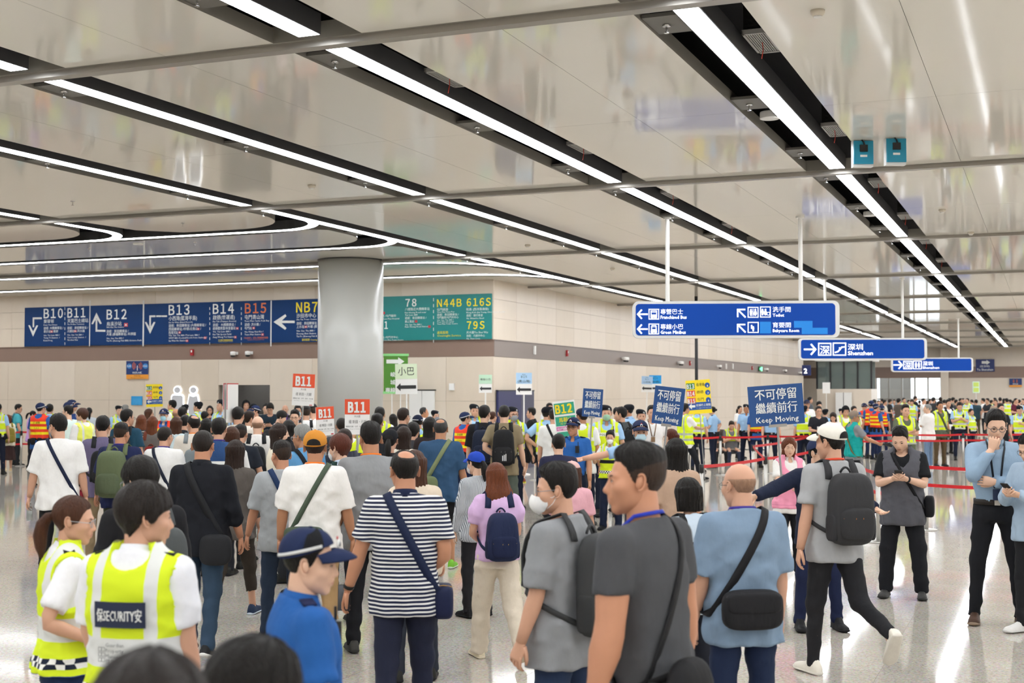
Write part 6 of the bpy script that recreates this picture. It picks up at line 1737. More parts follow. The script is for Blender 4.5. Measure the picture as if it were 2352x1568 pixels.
def thing_on(P, name, label, cat, c, group=None):
    """a separate thing carried by person P, its origin at point c of the figure's own space"""
    r = P['root']; M = Matrix.LocRotScale(r.location, r.rotation_euler, r.scale)
    t = empty(name, M @ Vector(P['deform'](np.array([c]))[0]), r.rotation_euler.z); t.scale = r.scale; tag(t, label, cat, group)
    c0 = P['deform'](np.array([c]))[0]
    def put(nm, mb, m=None, parent=None, smooth=True):
        mb.xf(P['deform']); mb.xf(lambda v: v - c0); return mb.build(nm, m, parent or t, smooth)
    return t, put

def strap_loop(P, side, xs=.105, z_low=1.0, grow=.008, w=.055, tilt=.12):
    s = P['fig']; C = np.array([side * (xs + .015), 0.0, 1.26]); u = np.array([-side * tilt, 0, 1.0]); u /= np.linalg.norm(u); yv = np.array([0, 1.0, 0])
    t = np.linspace(R(-62), R(118), 20)
    D = np.cos(t)[:, None] * u * .22 + np.sin(t)[:, None] * yv * .13; D /= np.linalg.norm(D, axis=1)[:, None]
    Q = s.on_torso(C, D, P['lo'] + grow, .3); N_ = Q - (C + D * .02)
    e = Q[-1]; z0 = e[2]; ph0 = math.atan2(side * e[0], e[1]); ph = np.linspace(ph0, R(158), 12)[1:]
    C2 = np.stack([0 * ph, 0 * ph, z0 + (z_low - z0) * np.linspace(0, 1, 12)[1:]], 1); D2 = np.stack([side * np.sin(ph), np.cos(ph), 0 * ph], 1)
    Q2 = s.on_torso(C2, D2, P['lo'] + grow, .45)
    Q = np.concatenate([Q, Q2]); N_ = np.concatenate([N_, D2]); ww = np.concatenate([np.full(20, w), np.full(11, w * .5)])
    return ribbon(Q, N_, ww, .007)

def backpack(P, label, col, col2=None, size=(.150, .085, .23), z=1.20, strap=None, pocket=True, zips='8a8a88', one=None, handle=True, group='backpacks', taper=.06, stuff=None):
    s = P['fig']; lo = P['lo']
    yb = s.on_torso(np.array([[0, 0, z]]), np.array([[0, -1.0, 0]]), lo)[0][1]
    c = np.array([0, yb - size[1] - .004, z]); sc_ = col if strap is None else strap
    t, put = thing_on(P, 'backpack', label, 'backpack', c, group)
    nu, nv = {0: (22, 14), 1: (16, 10), 2: (12, 8)}[P['lod']]
    mc = m_cloth(col, .7); m2 = m_cloth(col2 or col, .7)
    b = MB(); b.add(*sq_ellipsoid(c, size, .5, nu, nv, taper), mc); put('body', b)
    if pocket:
        b = MB(); b.add(*sq_ellipsoid(c + np.array([0, -size[1] * .82, -size[2] * .38]), (size[0] * .82, size[1] * .42, size[2] * .45), .5, nu, nv), m2); po = put('pocket', b)
        if P['lod'] < 2:
            A = np.linspace(-1, 1, 9); b = MB().tube([(c[0] + a * size[0] * .74, c[1] - size[1] * 1.10, c[2] - size[2] * (.08 + .14 * a * a)) for a in A], .004, 5, m_cloth(zips, .4)); put('zip', b, None, po)
            for a in (-.2, .15): put('zip_pull', MB().tube([(c[0] + a * size[0], c[1] - size[1] * 1.14, c[2] - size[2] * .06), (c[0] + a * size[0] + .006, c[1] - size[1] * 1.20, c[2] - size[2] * .06 - .045)], [.004, .005], 5, m_cloth(zips, .4)), None, po)
            for q in (1, -1): b = MB(); b.add(*sq_ellipsoid(c + np.array([q * size[0] * .93, 0, -size[2] * .5]), (size[0] * .12, size[1] * .7, size[2] * .38), .5, 12, 8), m2); put('side_pocket', b)
    if P['lod'] < 2:
        A = np.linspace(-1, 1, 11); b = MB().tube([(c[0] + a * size[0] * .88, c[1] - size[1] * .62, c[2] + size[2] * (.86 - .62 * abs(a) ** 3)) for a in A], .0035, 5, m_cloth(zips, .4)); put('zip', b)
    if handle: A = np.linspace(-1, 1, 7); put('handle', MB().tube([(a * .04, c[1] + size[1] * .7, c[2] + size[2] + .035 * (1 - a * a)) for a in A], .008, 6, m_cloth(sc_, .7)))
    for q in ((1, -1) if one is None else (one,)):
        b = MB(); b.add(*strap_loop(P, q, z_low=z - size[2] * .8), m_cloth(sc_, .7)); put('strap', b)
    if stuff: stuff(put, c, size)
    return t

def crossbody(P, label, col, side=1, bag=None, w=.04, z_hip=.92, bagc=None, size=(.13, .05, .10), strapcol=None, cat='shoulder bag', group='shoulder bags', flap=False, e=.5, name='shoulder_bag', zip_c=None):
    """strap over the shoulder of SIDE to a bag at the other hip; bagc: bag centre in the figure's space"""
    s = P['fig']
    Q, D = cross_path(s, side, z_hip, P['lo'] + .006)
    c = np.array(bagc) if bagc is not None else Q.mean(0)
    t, put = thing_on(P, name, label, cat, c, group)
    ring = np.concatenate([Q, Q[:2]]); N_ = np.concatenate([D, D[:2]])
    b = MB(); b.add(*ribbon(ring, N_, w, .004), m_cloth(strapcol or col, .7)); put('strap', b)
    if bagc is not None:
        b = MB(); nu, nv = {0: (22, 14), 1: (16, 10), 2: (10, 8)}[P['lod']]
        b.add(*sq_ellipsoid(c, size, e, nu, nv), m_cloth(col, .7)); put('bag', b)
        if flap: b = MB(); b.add(*sq_ellipsoid(c + np.array([0, -size[1] * .5 if c[1] < 0 else size[1] * .5, size[2] * .35]), (size[0] * .9, size[1] * .62, size[2] * .55), .45, nu, nv), m_cloth(col, .7)); put('flap', b)
        if zip_c: put('zip', MB().tube([(c[0] - size[0] * .8, c[1] - size[1] * .5, c[2] + size[2] * .9), (c[0], c[1] - size[1] * .6, c[2] + size[2] * 1.0), (c[0] + size[0] * .8, c[1] - size[1] * .5, c[2] + size[2] * .9)], .004, 5, m_cloth(zip_c, .4)))
        # the strap ends reach the bag
        k = np.argmin(Q[:, 2]); b = MB()
        b.add(*ribbon(np.linspace(Q[k], c + np.array([0, 0, size[2] * .8]), 4), np.tile([[0.01, -1, 0.01]], (4, 1)), w, .004), m_cloth(strapcol or col, .7)); put('strap_end', b)
    return t

def phone(P, q, label, col='1b1b1d', tilt=60):
    s = P['fig']; a, e, w = s.arm[q]; d = (w - e) / np.linalg.norm(w - e); c = w + d * .09 + np.array([0, .0, .028])
    t, put = thing_on(P, 'phone', label, 'phone', c, 'phones in hand')
    M = np.array(Matrix.Rotation(R(-tilt), 3, 'X')); 
    def rot(v): return (np.asarray(v) @ M.T) + c
    b = MB(); b.box(-.036, .036, -.0042, .0042, -.076, .076, m_cloth(col, .3)); b.xf(rot); put('case', b, None, None, False)
    b = MB(); b.box(-.033, .033, -.0052, -.0043, -.072, .072, mat('phone_glass', '20242c', .1)); b.xf(rot); put('screen', b, None, None, False)
    return t
# ================================================================== the crowd
def POL(**k):
    a = dict(top=('tee', '9cc0e4'), leg=('pants', '1a2032'), cap=('beret', '14161d', None, 'badge'), vest=('police', .93), belt='17171a', kit=True, epau='1b2140', radio=True, hem=.97, collar='9cc0e4', hair=('crop', 'black')); a.update(k); return a
def CAS(**k):
    a = dict(top=('tee', '2c5a9c'), leg=('pants', '1d2745'), vest=('cas', 1.0), cap=('cap', '1f2a4c', None, 'strip'), belt='17171a', kit=True, hair=('crop', 'black'), collar='2c5a9c'); a.update(k); return a
GREY = dict(group='travellers walking away')
def patch(P, x0, x1, z0, z1, m, back=True, grow=.005, name='label_patch'):
    s = P['fig']; n, k = 9, 5; X, Z = np.meshgrid(np.linspace(x0, x1, n), np.linspace(z0, z1, k)); sg = -1.0 if back else 1.0
    Q = s.on_torso(np.stack([X.ravel(), 0 * X.ravel(), Z.ravel()], 1), np.tile([[0, sg, 0]], (n * k, 1)), P['lo'] + grow)
    f = [(j * n + i, j * n + i + 1, (j + 1) * n + i + 1, (j + 1) * n + i) for j in range(k - 1) for i in range(n - 1)]
    P['put'](name, MB().add(Q, f, m))

# ---- right at the lens
person('dark-haired head blurred at the bottom edge, closest to the camera', 335, 1503, 1.95, 5, hair=('mop', 'soft'), top=('tee', '2b2a2c'), head=(0, 4))
person('black-haired person at the bottom edge, face turned right, beside the capped officer', 548, 1462, 2.75, 45, hair=('mop', 'black'), top=('tee', '3a3a3e'), head=(25, 14), skin=1)
# ---- security pair and blue officer
p = person('security guard seen from behind in a lime SECURITY vest over white shirt', 322, 1107, 5.15, 10, hair=('mop', 'soft'), top=('tee', 'e9eaee'), vest=('security', .895), leg=('pants', '1c2f52'), collar='e9eaee', head=(52, 4), skin=0, arms=((4, 5, 12, 10), (6, 8, 60, 40)), epau='1a1a22', hem=.9, loose=.014)
patch(p, -.105, .105, 1.215, 1.315, mat('patch_navy', '16233f', .6), True, .022)
def fitb(P):
    s = P['fig']
    def f(w):
        n = len(w); return P['deform'](s.on_torso(np.stack([w[:, 0], np.zeros(n), w[:, 2]], 1), np.tile([[0, -1.0, 0]], (n, 1)), P['lo'] + .026))
    return f
text(p['root'], '保SECURITY安', -.092, 1.243, .055, T_white, w=.184, bold=.012, fit=fitb(p))
tg = mat('print_dark', '4a4d55', .6)
for i, w_ in enumerate(('Guardian', 'Property', 'Management', '佳定物業管理')): text(p['root'], w_, -.055, 1.143 - .021 * i, .021, tg, fit=fitb(p))
for i in range(3):
    for j in range(2): text(p['root'], '□', -.088 + .013 * j, 1.125 - .02 * i, .022, tg, fit=fitb(p))
person('security guard with brown ponytail and glasses in lime vest', 160, 1130, 6.0, 62, 'f', hair=('pony', 'brown'), top=('tee', 'ebebee'), vest=('security', .90), leg=('pants', '1b2a4a'), collar='ebebee', glasses='b8bcc0', head=(22, 6), skin=0, arms=((-26, 12, 92, 2), (10, 10, 70, 30)), epau='1a1a22', hem=.95, loose=.014)
p = person('officer in bright blue shirt and navy cap at the bottom, facing right', 700, 1208, 4.7, 66, hair=('fade', 'black'), cap=('cap', '1f2a4c', None, 'badge'), top=('tee', '245a9e'), leg=('pants', '1b2233'), collar='245a9e', epau='1b2347', radio=True, head=(22, 5), skin=1, loose=.018)
b = star_grid(False, np.linspace(.95, 1.85, 12), lambda a: .108 - .02 * (a - 1.2), lambda a: .064 - .03 * (a - .95), lambda A, P, t: .0285 + 0 * A, 7, m_cloth('15161a')); b.xf(p['hx']); p['put']('cap_panel', b)
# ---- nearest walkers
SM = node_mat('navy_white_stripes', '1c2340', stripe=(.0235, .56, 'e4e4e2', 'z'))
p = person('man in a navy and white striped polo walking away, bag at right hip', 931, 1028, 7.7, -4, fat=.35, hair=('balding', 'black'), top=('polo', SM), leg=('pants', '23273a'), collar='1c2340', head=(-16, 2), arms=((-6, 12, 70, 45), (6, 18, 12, 5)), pose='step', skin=3, watch=(-1, '1a1a1a'), hem=.79)
crossbody(p, 'navy boxy crossbody bag on the striped polo man', '1a2140', -1, w=.05, z_hip=.93, bagc=(.225, .02, .86), size=(.06, .12, .10), strapcol='1b2542', zip_c='b08a4a')
phone(p, -1, 'black phone held low by the striped polo man', '141415', 10)
p = person('masked man with glasses in grey tee carrying a dark backpack, facing left', 1287, 1061, 6.5, -58, hair=('quiff', 'black'), top=('big', '8d8f92'), leg=('pants', '22304a'), mask=('kf', 'f1f1f0'), glasses='8a8d92', head=(-26, 4), skin=0, wide=.02, hem=.76)
backpack(p, 'dark grey backpack with yellow zip pulls on the masked man', '3a3b3c', '333435', (.15, .075, .25), 1.17, zips='c8b96a')
p = person('tall muscular man in a tight dark grey tee, profile facing left', 1482, 1015, 5.0, -54, dx=16, lean=5, hair=('fade', 'black'), top=('fit', '4c4d50'), leg=('pants', 'a79c8f'), head=(-35, -4), skin=3, musc=1.32, lanyard=('2136a8', 1.2), shw=.20, hem=.86, arms=((2, 10, 10, 8), (4, 10, 12, 10)))
crossbody(p, 'black sling bag hanging behind the muscular man', '1b1b1d', 1, w=.032, z_hip=.95, bagc=(-.10, -.20, .86), size=(.12, .06, .17), e=.7)
p = person('bald man in a faded blue tee with a black bag across his back', 1702, 1065, 7.0, -10, fat=.12, hair=('bald', 'stubble'), top=('big', '7c92a9'), leg=('pants', '1e2a45'), head=(-22, 3), skin=0, lanyard=('3a2f8c', 1.2), glasses='1b1b1d', hem=.78)
crossbody(p, 'black two-pocket bag slung across the back of the bald man', '1d1d20', 1, w=.045, z_hip=1.0, bagc=(-.02, -.215, .99), size=(.165, .05, .105), flap=True)
p = person('woman with a black bob and pale blue tee wearing thin backpack straps', 1583, 1094, 8.3, -22, 'f', hair=('bob', 'black'), top=('tee', 'c9d8e6'), head=(-14, 4), skin=1, leg=('pants', '22252e'))
backpack(p, 'small black backpack on the bob-haired woman', '1c1d20', None, (.13, .07, .18), 1.14)
p = person('man in a white cap and grey tee striding away with dark backpack', 1912, 969, 9.75, -16, hair=('short', 'black'), cap=('cap', 'e8e4d8', None, 'hole'), top=('tee', 'a6a7a8'), leg=('pants', '222225'), head=(-28, 4), pose=((-22, 46, 2), (10, 6, 2)), arms=((4, 8, 30, 20), (-4, 10, 12, 8)), slim=1.0, shoes=('e6e0d2', 'd8d2c6'), skin=0, lanyard=('d8452a', 1.2), hem=.80)
backpack(p, 'charcoal backpack with orange zip pulls on the white capped man', '343436', '2f2f31', (.155, .095, .245), 1.18, zips='d07a2a')
person('man in a navy jacket and cap spreading his arms, behind the capped man', 1877, 1005, 11.6, 176, hair=('short', 'black'), cap=('cap', '27304f'), top=('jacket', '1c2338'), leg=('pants', '1b2340'), glasses='9a9ca0', head=(-38, 4), arms=((28, 62, 20, 0), (20, 40, 45, 10)), shoes=('19191b', '101012'), skin=1, hands={1: dict(curl=8, spread=8, n=(0, 1, -.3)), -1: dict(curl=16, spread=9, n=(0, .4, 1))}, kit=True, pose='apart')
person('woman in a pink vest with long auburn hair holding the big placard', 1812, 1001, 14.85, 176, 'f', hair=('long', 'auburn'), top=('tee', 'e9e6e0'), vest=('pink', .86), leg=('pants', '1b1b1e'), closed=True, head=(8, 6), arms=(('ik', (.10, .37, 1.28)), (10, 12, 85, 40)), hands={1: dict(curl=72, n=(0, 0, 1)), -1: dict(curl=30)}, wide=.02, shoes=('d6cfc8', 'efeae4'), skin=1, collar='e9e6e0')
p = person('man in a grey vest over black tee looking down at his phone', 2071, 981, 13.4, 202, fat=.25, hair=('fade', 'black'), top=('tee', '17181b'), vest=('greyvest', .74), leg=('pants', '1b1c20'), arms=('phone', 'phone'), head=(8, 26), skin=1, shoes=('3d3c3b', '2b2b2a'), wide=.018, pose='apart', watch=(-1, '1c1c20'), hem=.8)
phone(p, 1, 'dark phone held in both hands by the grey vest man', '2a2c2e', 55)
crossbody(p, 'small black pouch at the hip of the grey vest man', '17171a', 1, w=.03, z_hip=.98, bagc=(-.26, -.02, .93), size=(.05, .075, .11))
p = person('man in a light blue shirt rubbing his chin beside the barrier', 2285, 938, 11.9, 196, hair=('quiff', 'black'), top=('long', '8fa7bd'), leg=('pants', '1a1b1f'), collar='8fa7bd', glasses='5a5a5e', head=(-6, 14), arms=(('ik', (.045, .175, 1.428), (.6, .3, -1)), ('ik', (.02, .19, 1.17), (-.6, -.2, -1))), hands={1: dict(curl=55, n=(0, -1, .2), d=(-.3, -.1, 1)), -1: dict(curl=30, n=(0, -1, 0), d=(1, .15, .12))}, hem=.99, belt='2a2522', shoes=('4a3428', '8f7c69'), skin=1, lanyard=('22252c', 1.12), badge='2a3550', pose='apart', slim=.4)
p = person('person half out of frame at the right edge, using a phone', 2372, 990, 11.4, 240, hair=('short', 'black'), top=('long', '9fb3c6'), leg=('pants', '1c1d20'), glasses='222222', head=(0, 22), arms=('phone', 'phone'), shoes=('e6e4e0', 'd8d8d4'), skin=1, hem=.8)
phone(p, 1, 'black phone at the right edge of the frame', '19191b', 50)
# ---- second rank, left to right
p = person('big man in a white tee with navy strap holding a water bottle', 137, 949, 14.2, -12, hair=('short', 'black'), top=('big', 'e9e8e5'), leg=('pants', '1a1a1c'), mask=('surg', '8d9096'), glasses='3a3a3c', head=(-40, 6), arms=((4, 10, 12, 8), (2, 14, 14, 8)), skin=0)
crossbody(p, 'red and navy pouch on a navy strap across the white tee', '8a2230', -1, w=.035, z_hip=.95, bagc=(.19, .10, .88), size=(.05, .07, .09), strapcol='1d2540')
a = p['fig'].arm[-1][2]; t, put = thing_on(p, 'water_bottle', 'clear water bottle in the hand of the white tee man', 'bottle', a + np.array([0, .02, -.16]))
put('bottle', MB().lathe([(.028, -.09), (.030, -.08), (.030, .03), (.026, .05), (.013, .075), (.013, .09)], 14, mat('bottle_plastic', 'dfe8ea', .08, trans=.8), tuple(a + np.array([0, .02, -.16])))); put('bottle_cap', MB().lathe([(.015, .09), (.015, .105)], 10, M_white, tuple(a + np.array([0, .02, -.16]))))
p = person('man in a dusty purple tee with a black backpack', 236, 954, 16.2, -18, hair=('short', 'black'), top=('tee', '6a6280'), leg=('pants', '8f7c5f'), head=(15, 3), watch=(-1, '222222')); backpack(p, 'black backpack slung on the purple tee man', '202124', None, (.14, .08, .20), 1.15)
p = person('man in a navy tee with a large olive backpack and camouflage trousers', 278, 970, 15.0, 4, fat=.3, hair=('fade', 'black'), top=('big', '232a50'), leg=('pants', node_mat('camo_cloth', '59593f', [(.2, .3, '3c4030'), (.45, .52, '7a7256'), (.7, .78, '3c4030')])), head=(14, 0), skin=3, lanyard='3a3080', arms=((4, 12, 12, 8), (6, 16, 14, 5))); backpack(p, 'large olive green backpack with a top lid', '5f6a4c', '58634a', (.16, .12, .27), 1.18, strap='66704f', zips='3c4434')
person('young man in glasses and a pale yellow vest over white tee', 190, 937, 24, -62, hair=('mop', 'brown'), top=('big', 'ecebe8'), vest=('limepale', .88), leg=('pants', 'b59c74'), glasses='c9b0a0', head=(-14, 0), skin=1)
person('man with a mint shirt and navy straps facing left, glasses', 157, 930, 26, -65, hair=('short', 'black'), top=('tee', 'd5e6df'), glasses='5a4a40', leg=('pants', '2a2c34'), head=(-15, 0), skin=1)
person('officer in a navy cap behind the mint shirt man', 158, 922, 29, 60, hair=('crop', 'black'), cap=('cap', '1f2a4c', None, 'badge'), top=('tee', '25407a'), leg=('pants', '1b2233'))
person('tall officer in a navy peaked cap facing right by the left wall', 165, 917, 31, 80, hair=('crop', 'black'), cap=('cap', '1f2a4c', None, 'strip'), top=('tee', '25407a'), leg=('pants', '1b2233'), glasses='333333')
person('woman in pale grey with dark hair behind the pale vest man', 205, 934, 33, -20, 'f', hair=('pony', 'black'), top=('tee', 'c8d0d6'), leg=('pants', '24262c'))
p = person('woman with auburn hair, cream top and long brown skirt at the left', 19, 951, 34, -32, 'f', hair=('long', 'auburn'), top=('tee', 'efe8d4'), leg=('skirt', '3d2b2a', .36), shoes=('d9c29a', 'e0d2b0'), lod=1, pose='step'); backpack(p, 'mustard olive backpack on the woman in brown skirt', '8f7f35', None, (.16, .09, .23), 1.12)
person('officer cut by the left edge in light blue and lime vest', -4, 926, 33, -10, **POL(cap=None, hair=('short', 'black')))
p = person('man in a teal tee facing right by the left wall', 40, 927, 37, 62, hair=('short', 'black'), top=('tee', '4fb3c0'), leg=('pants', '2a2c30'), glasses='5a5a5a', head=(10, 10)); backpack(p, 'grey backpack on the teal tee man', '3a4450', None, (.14, .08, .2))
person('woman in a lilac tee bending by the left wall', 72, 941, 35.8, 70, 'f', hair=('pony', 'black'), top=('tee', 'c49ad6'), leg=('pants', '22222a'), arms=('bent', 'bent'), head=(0, 20))
person('rescue volunteer in orange and yellow vest seen from behind at left', 93, 924, 29, 8, **CAS(head=(18, 0)), lod=1, vtext=[('民安隊', 1.322, .05, T_black, True), ('C.A.S.', 1.212, .05, T_black, True)])
person('officer in light blue and lime vest beside the rescue volunteer', 114, 927, 31, -15, **POL(cap=None, hair=('short', 'black')))
person('older beret officer by the left wall facing the camera', 274, 930, 33, 150, **POL(), skin=1)
person('grey-haired man behind the older beret officer', 288, 929, 35, 30, hair=('short', 'grey'), top=('tee', '2a3240'), leg=('pants', '22242a'))
p = person('man in a dark teal shirt with orange lanyard and black backpack', 291, 939, 20, 8, hair=('short', 'black'), top=('tee', '23475c'), leg=('pants', '24262c'), glasses='333333', head=(30, 0), lanyard='e07a20'); backpack(p, 'black backpack on the dark teal shirt man', '25282b', None, (.15, .085, .22), 1.17)
person('woman with wavy brown hair in a black and white print dress', 325, 951, 24, 0, 'f', hair=('wavy', 'auburn'), top=('tee', node_mat('print_dress', '232325', stripe=(.045, .7, 'cfcac2', 'z'))), leg=('skirt', '2a2a2c', .5))
person('woman with auburn hair and glasses facing right near the yellow list', 342, 937, 30, 75, 'f', hair=('long', 'brown'), top=('tee', '3f4a5c'), leg=('pants', '24262c'), glasses='6a5a50')
p = person('woman in a grey sleeveless top with long light brown hair', 350, 954, 21, -6, 'f', hair=('long', 'auburn'), top=('tank', '6d6763'), leg=('skirt', '6d6763', .5)); backpack(p, 'small red drawstring bag on the woman in grey', '8f2724', None, (.10, .05, .13), 1.13, strap='7a4030', pocket=False, one=-1)
person('masked rescue volunteer in red and yellow vest facing the camera', 377, 937, 26, 178, **CAS(mask=('surg', 'a9d8e6'), cap=('cap', '1f2a4c', None, 'badge')), skin=1)
person('man in white shirt and lime vest looking left by the toilet sign', 396, 918, 32, -75, hair=('short', 'black'), top=('tee', 'ecebe8'), vest=('lime', .9), leg=('pants', '23242a'))
person('bald man with tanned head in front of the toilet sign', 405, 939, 27, 20, hair=('bald', 'stubble'), top=('tee', '4a4f58'), leg=('pants', '24262c'), skin=2)
person('man with black hair in front of the beret officers at the toilet sign', 419, 934, 25, 15, hair=('short', 'black'), top=('tee', '3c3f45'), leg=('pants', '24262c'))
person('beret officer with back turned before the toilet sign', 424, 927, 33, -20, **POL())
person('beret officer in profile before the toilet sign', 455, 921, 32, -70, **POL())
p = person('man carrying a brown pack below the toilet sign', 470, 944, 29, 20, hair=('short', 'black'), top=('tee', '4e5a44'), leg=('pants', '2a2a2a')); backpack(p, 'brown backpack below the toilet sign', '6b5230', None, (.16, .1, .22))
person('woman in glasses with a dark red top facing the camera by the doorway', 482, 930, 34, 170, 'f', hair=('long', 'black'), top=('tee', '4a1f2a'), leg=('pants', '22222a'), glasses='5a4a44')
person('tall beret officer in lime POLICE vest left of the doorway', 510, 916, 30, 200, **POL(head=(35, 0)), vtext=[('POLICE', 1.277, .045, T_black, False)])
person('woman with long straight brown hair behind the white tee man', 405, 955, 20, -4, 'f', hair=('long', 'brown'), top=('tee', 'c8d8dc'), leg=('pants', '2a2c34'))
person('man in a dark tee with black hair beside the long-haired woman', 425, 953, 22, 10, hair=('short', 'black'), top=('tee', '2e3035'), leg=('pants', '24262c'))
p = person('balding masked man in a cream top with orange lanyard', 446, 951, 17.5, -12, hair=('balding', 'black'), top=('big', 'ddd5c8'), leg=('pants', '2c2e34'), mask=('surg', 'e0e0de'), head=(-28, 2), lanyard='e07a20'); backpack(p, 'grey one-strap bag on the balding masked man', '7c8488', None, (.12, .06, .16), 1.15, one=-1)
person('woman with black hair in front of the doorway crowd', 474, 959, 19, 0, 'f', hair=('bob', 'black'), top=('tee', '4a4a4c'), leg=('pants', '2a2a2c'))
p = person('man with cropped hair in a white tee with a navy cross strap', 378, 979, 15.0, 8, hair=('crop', 'soft'), top=('big', 'e6e5e2'), leg=('pants', '24262c'), glasses='5a5a5a', head=(12, 0), lanyard='3a3080'); crossbody(p, 'navy cross strap bag on the cropped hair man', '1c2233', -1, w=.04, bagc=(.2, -.02, .93), size=(.06, .08, .1))
p = person('man in a blue tee with a white printed emblem on the back', 503, 959, 15.0, 0, hair=('short', 'black'), top=('tee', '2c4a78'), leg=('pants', '24262c'), lanyard='3a3080', skin=0); patch(p, -.11, .11, 1.08, 1.28, T_white); text(p['root'], 'THE', -.09, 1.20, .05, mat('print_navy', '1d2f55', .6), bold=.02, fit=fitb(p)); text(p['root'], 'RECREW', -.09, 1.13, .05, mat('print_navy', '1d2f55', .6), bold=.02, fit=fitb(p))
p = person('man in glasses and black tee with grey backpack, behind the guards', 330, 1047, 7.2, -38, hair=('mop', 'black'), top=('big', '1c1c1f'), leg=('pants', '202226'), glasses='6a7080', head=(-18, 10), skin=1, loose=.02); backpack(p, 'grey backpack with mint cords on the black tee man', '4d5152', '45494a', (.15, .09, .23), 1.16, zips='8fb0a0')
p = person('large man in a black shirt with a black sling bag, walking away', 466, 988, 10.4, 2, fat=.35, hair=('crop', 'soft'), top=('rolled', '181a20'), leg=('pants', '2f4256'), collar='181a20', skin=3, pose='step2', arms=((6, 12, 16, 10), (4, 12, 14, 10)), shoes=('1d1d1f', 'd8d8d4'), lod=0)
crossbody(p, 'black canvas sling bag on the black shirt man', '1f2023', -1, w=.055, z_hip=.92, bagc=(.15, -.16, .84), size=(.125, .05, .12), e=.6)
person('woman with long dark hair in a taupe top walking away', 541, 1007, 12.2, 2, 'f', hair=('long', 'dark'), top=('rolled', '5a544f'), leg=('crop', '3a332c'), shoes=('24344f', 'c8d4e0'), pose='stride', lod=0)
p = person('man in a dark patterned shirt with a cream strap knot', 553, 974, 16.2, 4, hair=('fade', 'black'), top=('tee', '232831'), leg=('pants', '22262c'), collar='232831', arms=('wide', 'hang')); crossbody(p, 'cream strap bag on the patterned shirt man', 'd8d0bc', -1, w=.03)
person('big man in a cream collar shirt with black hair by the doorway placards', 547, 934, 20, 6, fat=.3, hair=('short', 'black'), top=('big', 'dcd6cb'), leg=('pants', '2a2c30'))
person('short-haired woman in a white tee behind the taupe top woman', 533, 978, 15.6, 12, 'f', hair=('bob', 'brown'), top=('tee', 'e0dfdc'), leg=('pants', '2a2c30'))
p = person('bald man in a white tee with black backpack', 592, 956, 17.5, -4, hair=('bald', 'stubble'), top=('big', 'e6e4df'), leg=('pants', '2a2c30'), skin=1); backpack(p, 'black backpack hanging off the bald white tee man', '202326', None, (.14, .09, .22), 1.14)
person('man in sunglasses with a blue tee and lime straps', 572, 943, 21, 20, hair=('short', 'dark'), top=('tee', '37597c'), leg=('pants', '2a2c30'), glasses='1a1a1a', head=(30, 0), vest=('lime', 1.2))
person('person in a black hooded top standing in the doorway', 565, 918, 34, 160, hair=('short', 'black'), cap=('hood', '141416'), top=('long', '17171a'), leg=('pants', '18181a'))
person('second dark-capped person in the doorway', 583, 926, 33, 150, hair=('crop', 'black'), cap=('cap', '15171f'), top=('tee', '1b1d22'), leg=('pants', '18181a'))
person('masked navy cap officer facing left by the doorway', 587, 930, 28, -120, hair=('crop', 'black'), cap=('cap', '1f2a4c', None, 'strip'), top=('tee', '2c5a9c'), vest=('cas', 1.0), mask=('surg', 'a5d6e8'), leg=('pants', '1d2745'))
person('young man leaning by the doorway edge, half hidden', 611, 926, 33.5, 170, hair=('short', 'black'), top=('tee', '9aa8a4'), leg=('pants', '2a2c30'), skin=1)
p = person('man in a navy tee reading his phone by the doorway', 621, 924, 32, 178, hair=('mop', 'black'), top=('tee', '1d2b36'), leg=('pants', '22242a'), glasses='333333', arms=('phone', 'phone'), head=(0, 18)); phone(p, 1, 'phone of the navy tee man by the doorway')
p = person('short-haired person in pink tee with a black backpack facing right', 641, 941, 26, 70, hair=('mop', 'black'), top=('tee', 'e3cdd0'), leg=('pants', '2a2c30'), head=(15, 24), skin=1); backpack(p, 'black backpack on the pink tee person', '232326', None, (.15, .09, .22), 1.15)
person('bald man in black with a purple lanyard facing the camera', 655, 930, 33.4, 178, hair=('bald', 'stubble'), top=('tee', '1d1c20'), leg=('pants', '22222a'), lanyard='6a35a8', skin=0)
person('man in glasses and dark polo facing the camera left of the column', 678, 940, 23, 176, hair=('quiff', 'black'), top=('polo', '23262d'), leg=('pants', '22222a'), glasses='2a2a2a', skin=1, collar='23262d', head=(6, 4), arms=('hang', ('ik', (-.15, .36, 1.44))), hands={-1: dict(curl=70)})
person('masked man behind the B11 placard', 684, 930, 30, 165, hair=('short', 'black'), top=('tee', '4a3c5c'), leg=('pants', '22222a'), mask=('surg', 'a9d4e2'))
p = person('man in a white shirt with black backpack left of the column', 703, 931, 24, -6, hair=('fade', 'black'), top=('tee', 'ecebe9'), leg=('pants', '22222a'), head=(-20, 0)); backpack(p, 'black backpack on the white shirt man left of the column', '1c1d20', None, (.14, .08, .2))
p = person('second man in a white shirt close to the column', 719, 927, 25.5, -10, hair=('fade', 'black'), top=('tee', 'eeedeb'), leg=('pants', '22222a'), head=(-20, 0)); backpack(p, 'black backpack on the white shirt man close to the column', '202124', None, (.14, .08, .2))
person('woman with long ombre hair and a black mask facing right', 641, 970, 14.5, 62, 'f', hair=('long', 'dark'), top=('tee', 'e4dcc8'), leg=('pants', '2a2c30'), mask=('surg', '1c1c1e'), head=(15, 0), skin=1)
person('woman with black hair facing the masked woman', 663, 962, 17, -20, 'f', hair=('long', 'black'), top=('tee', '2c2c30'), leg=('pants', '2a2c30'))
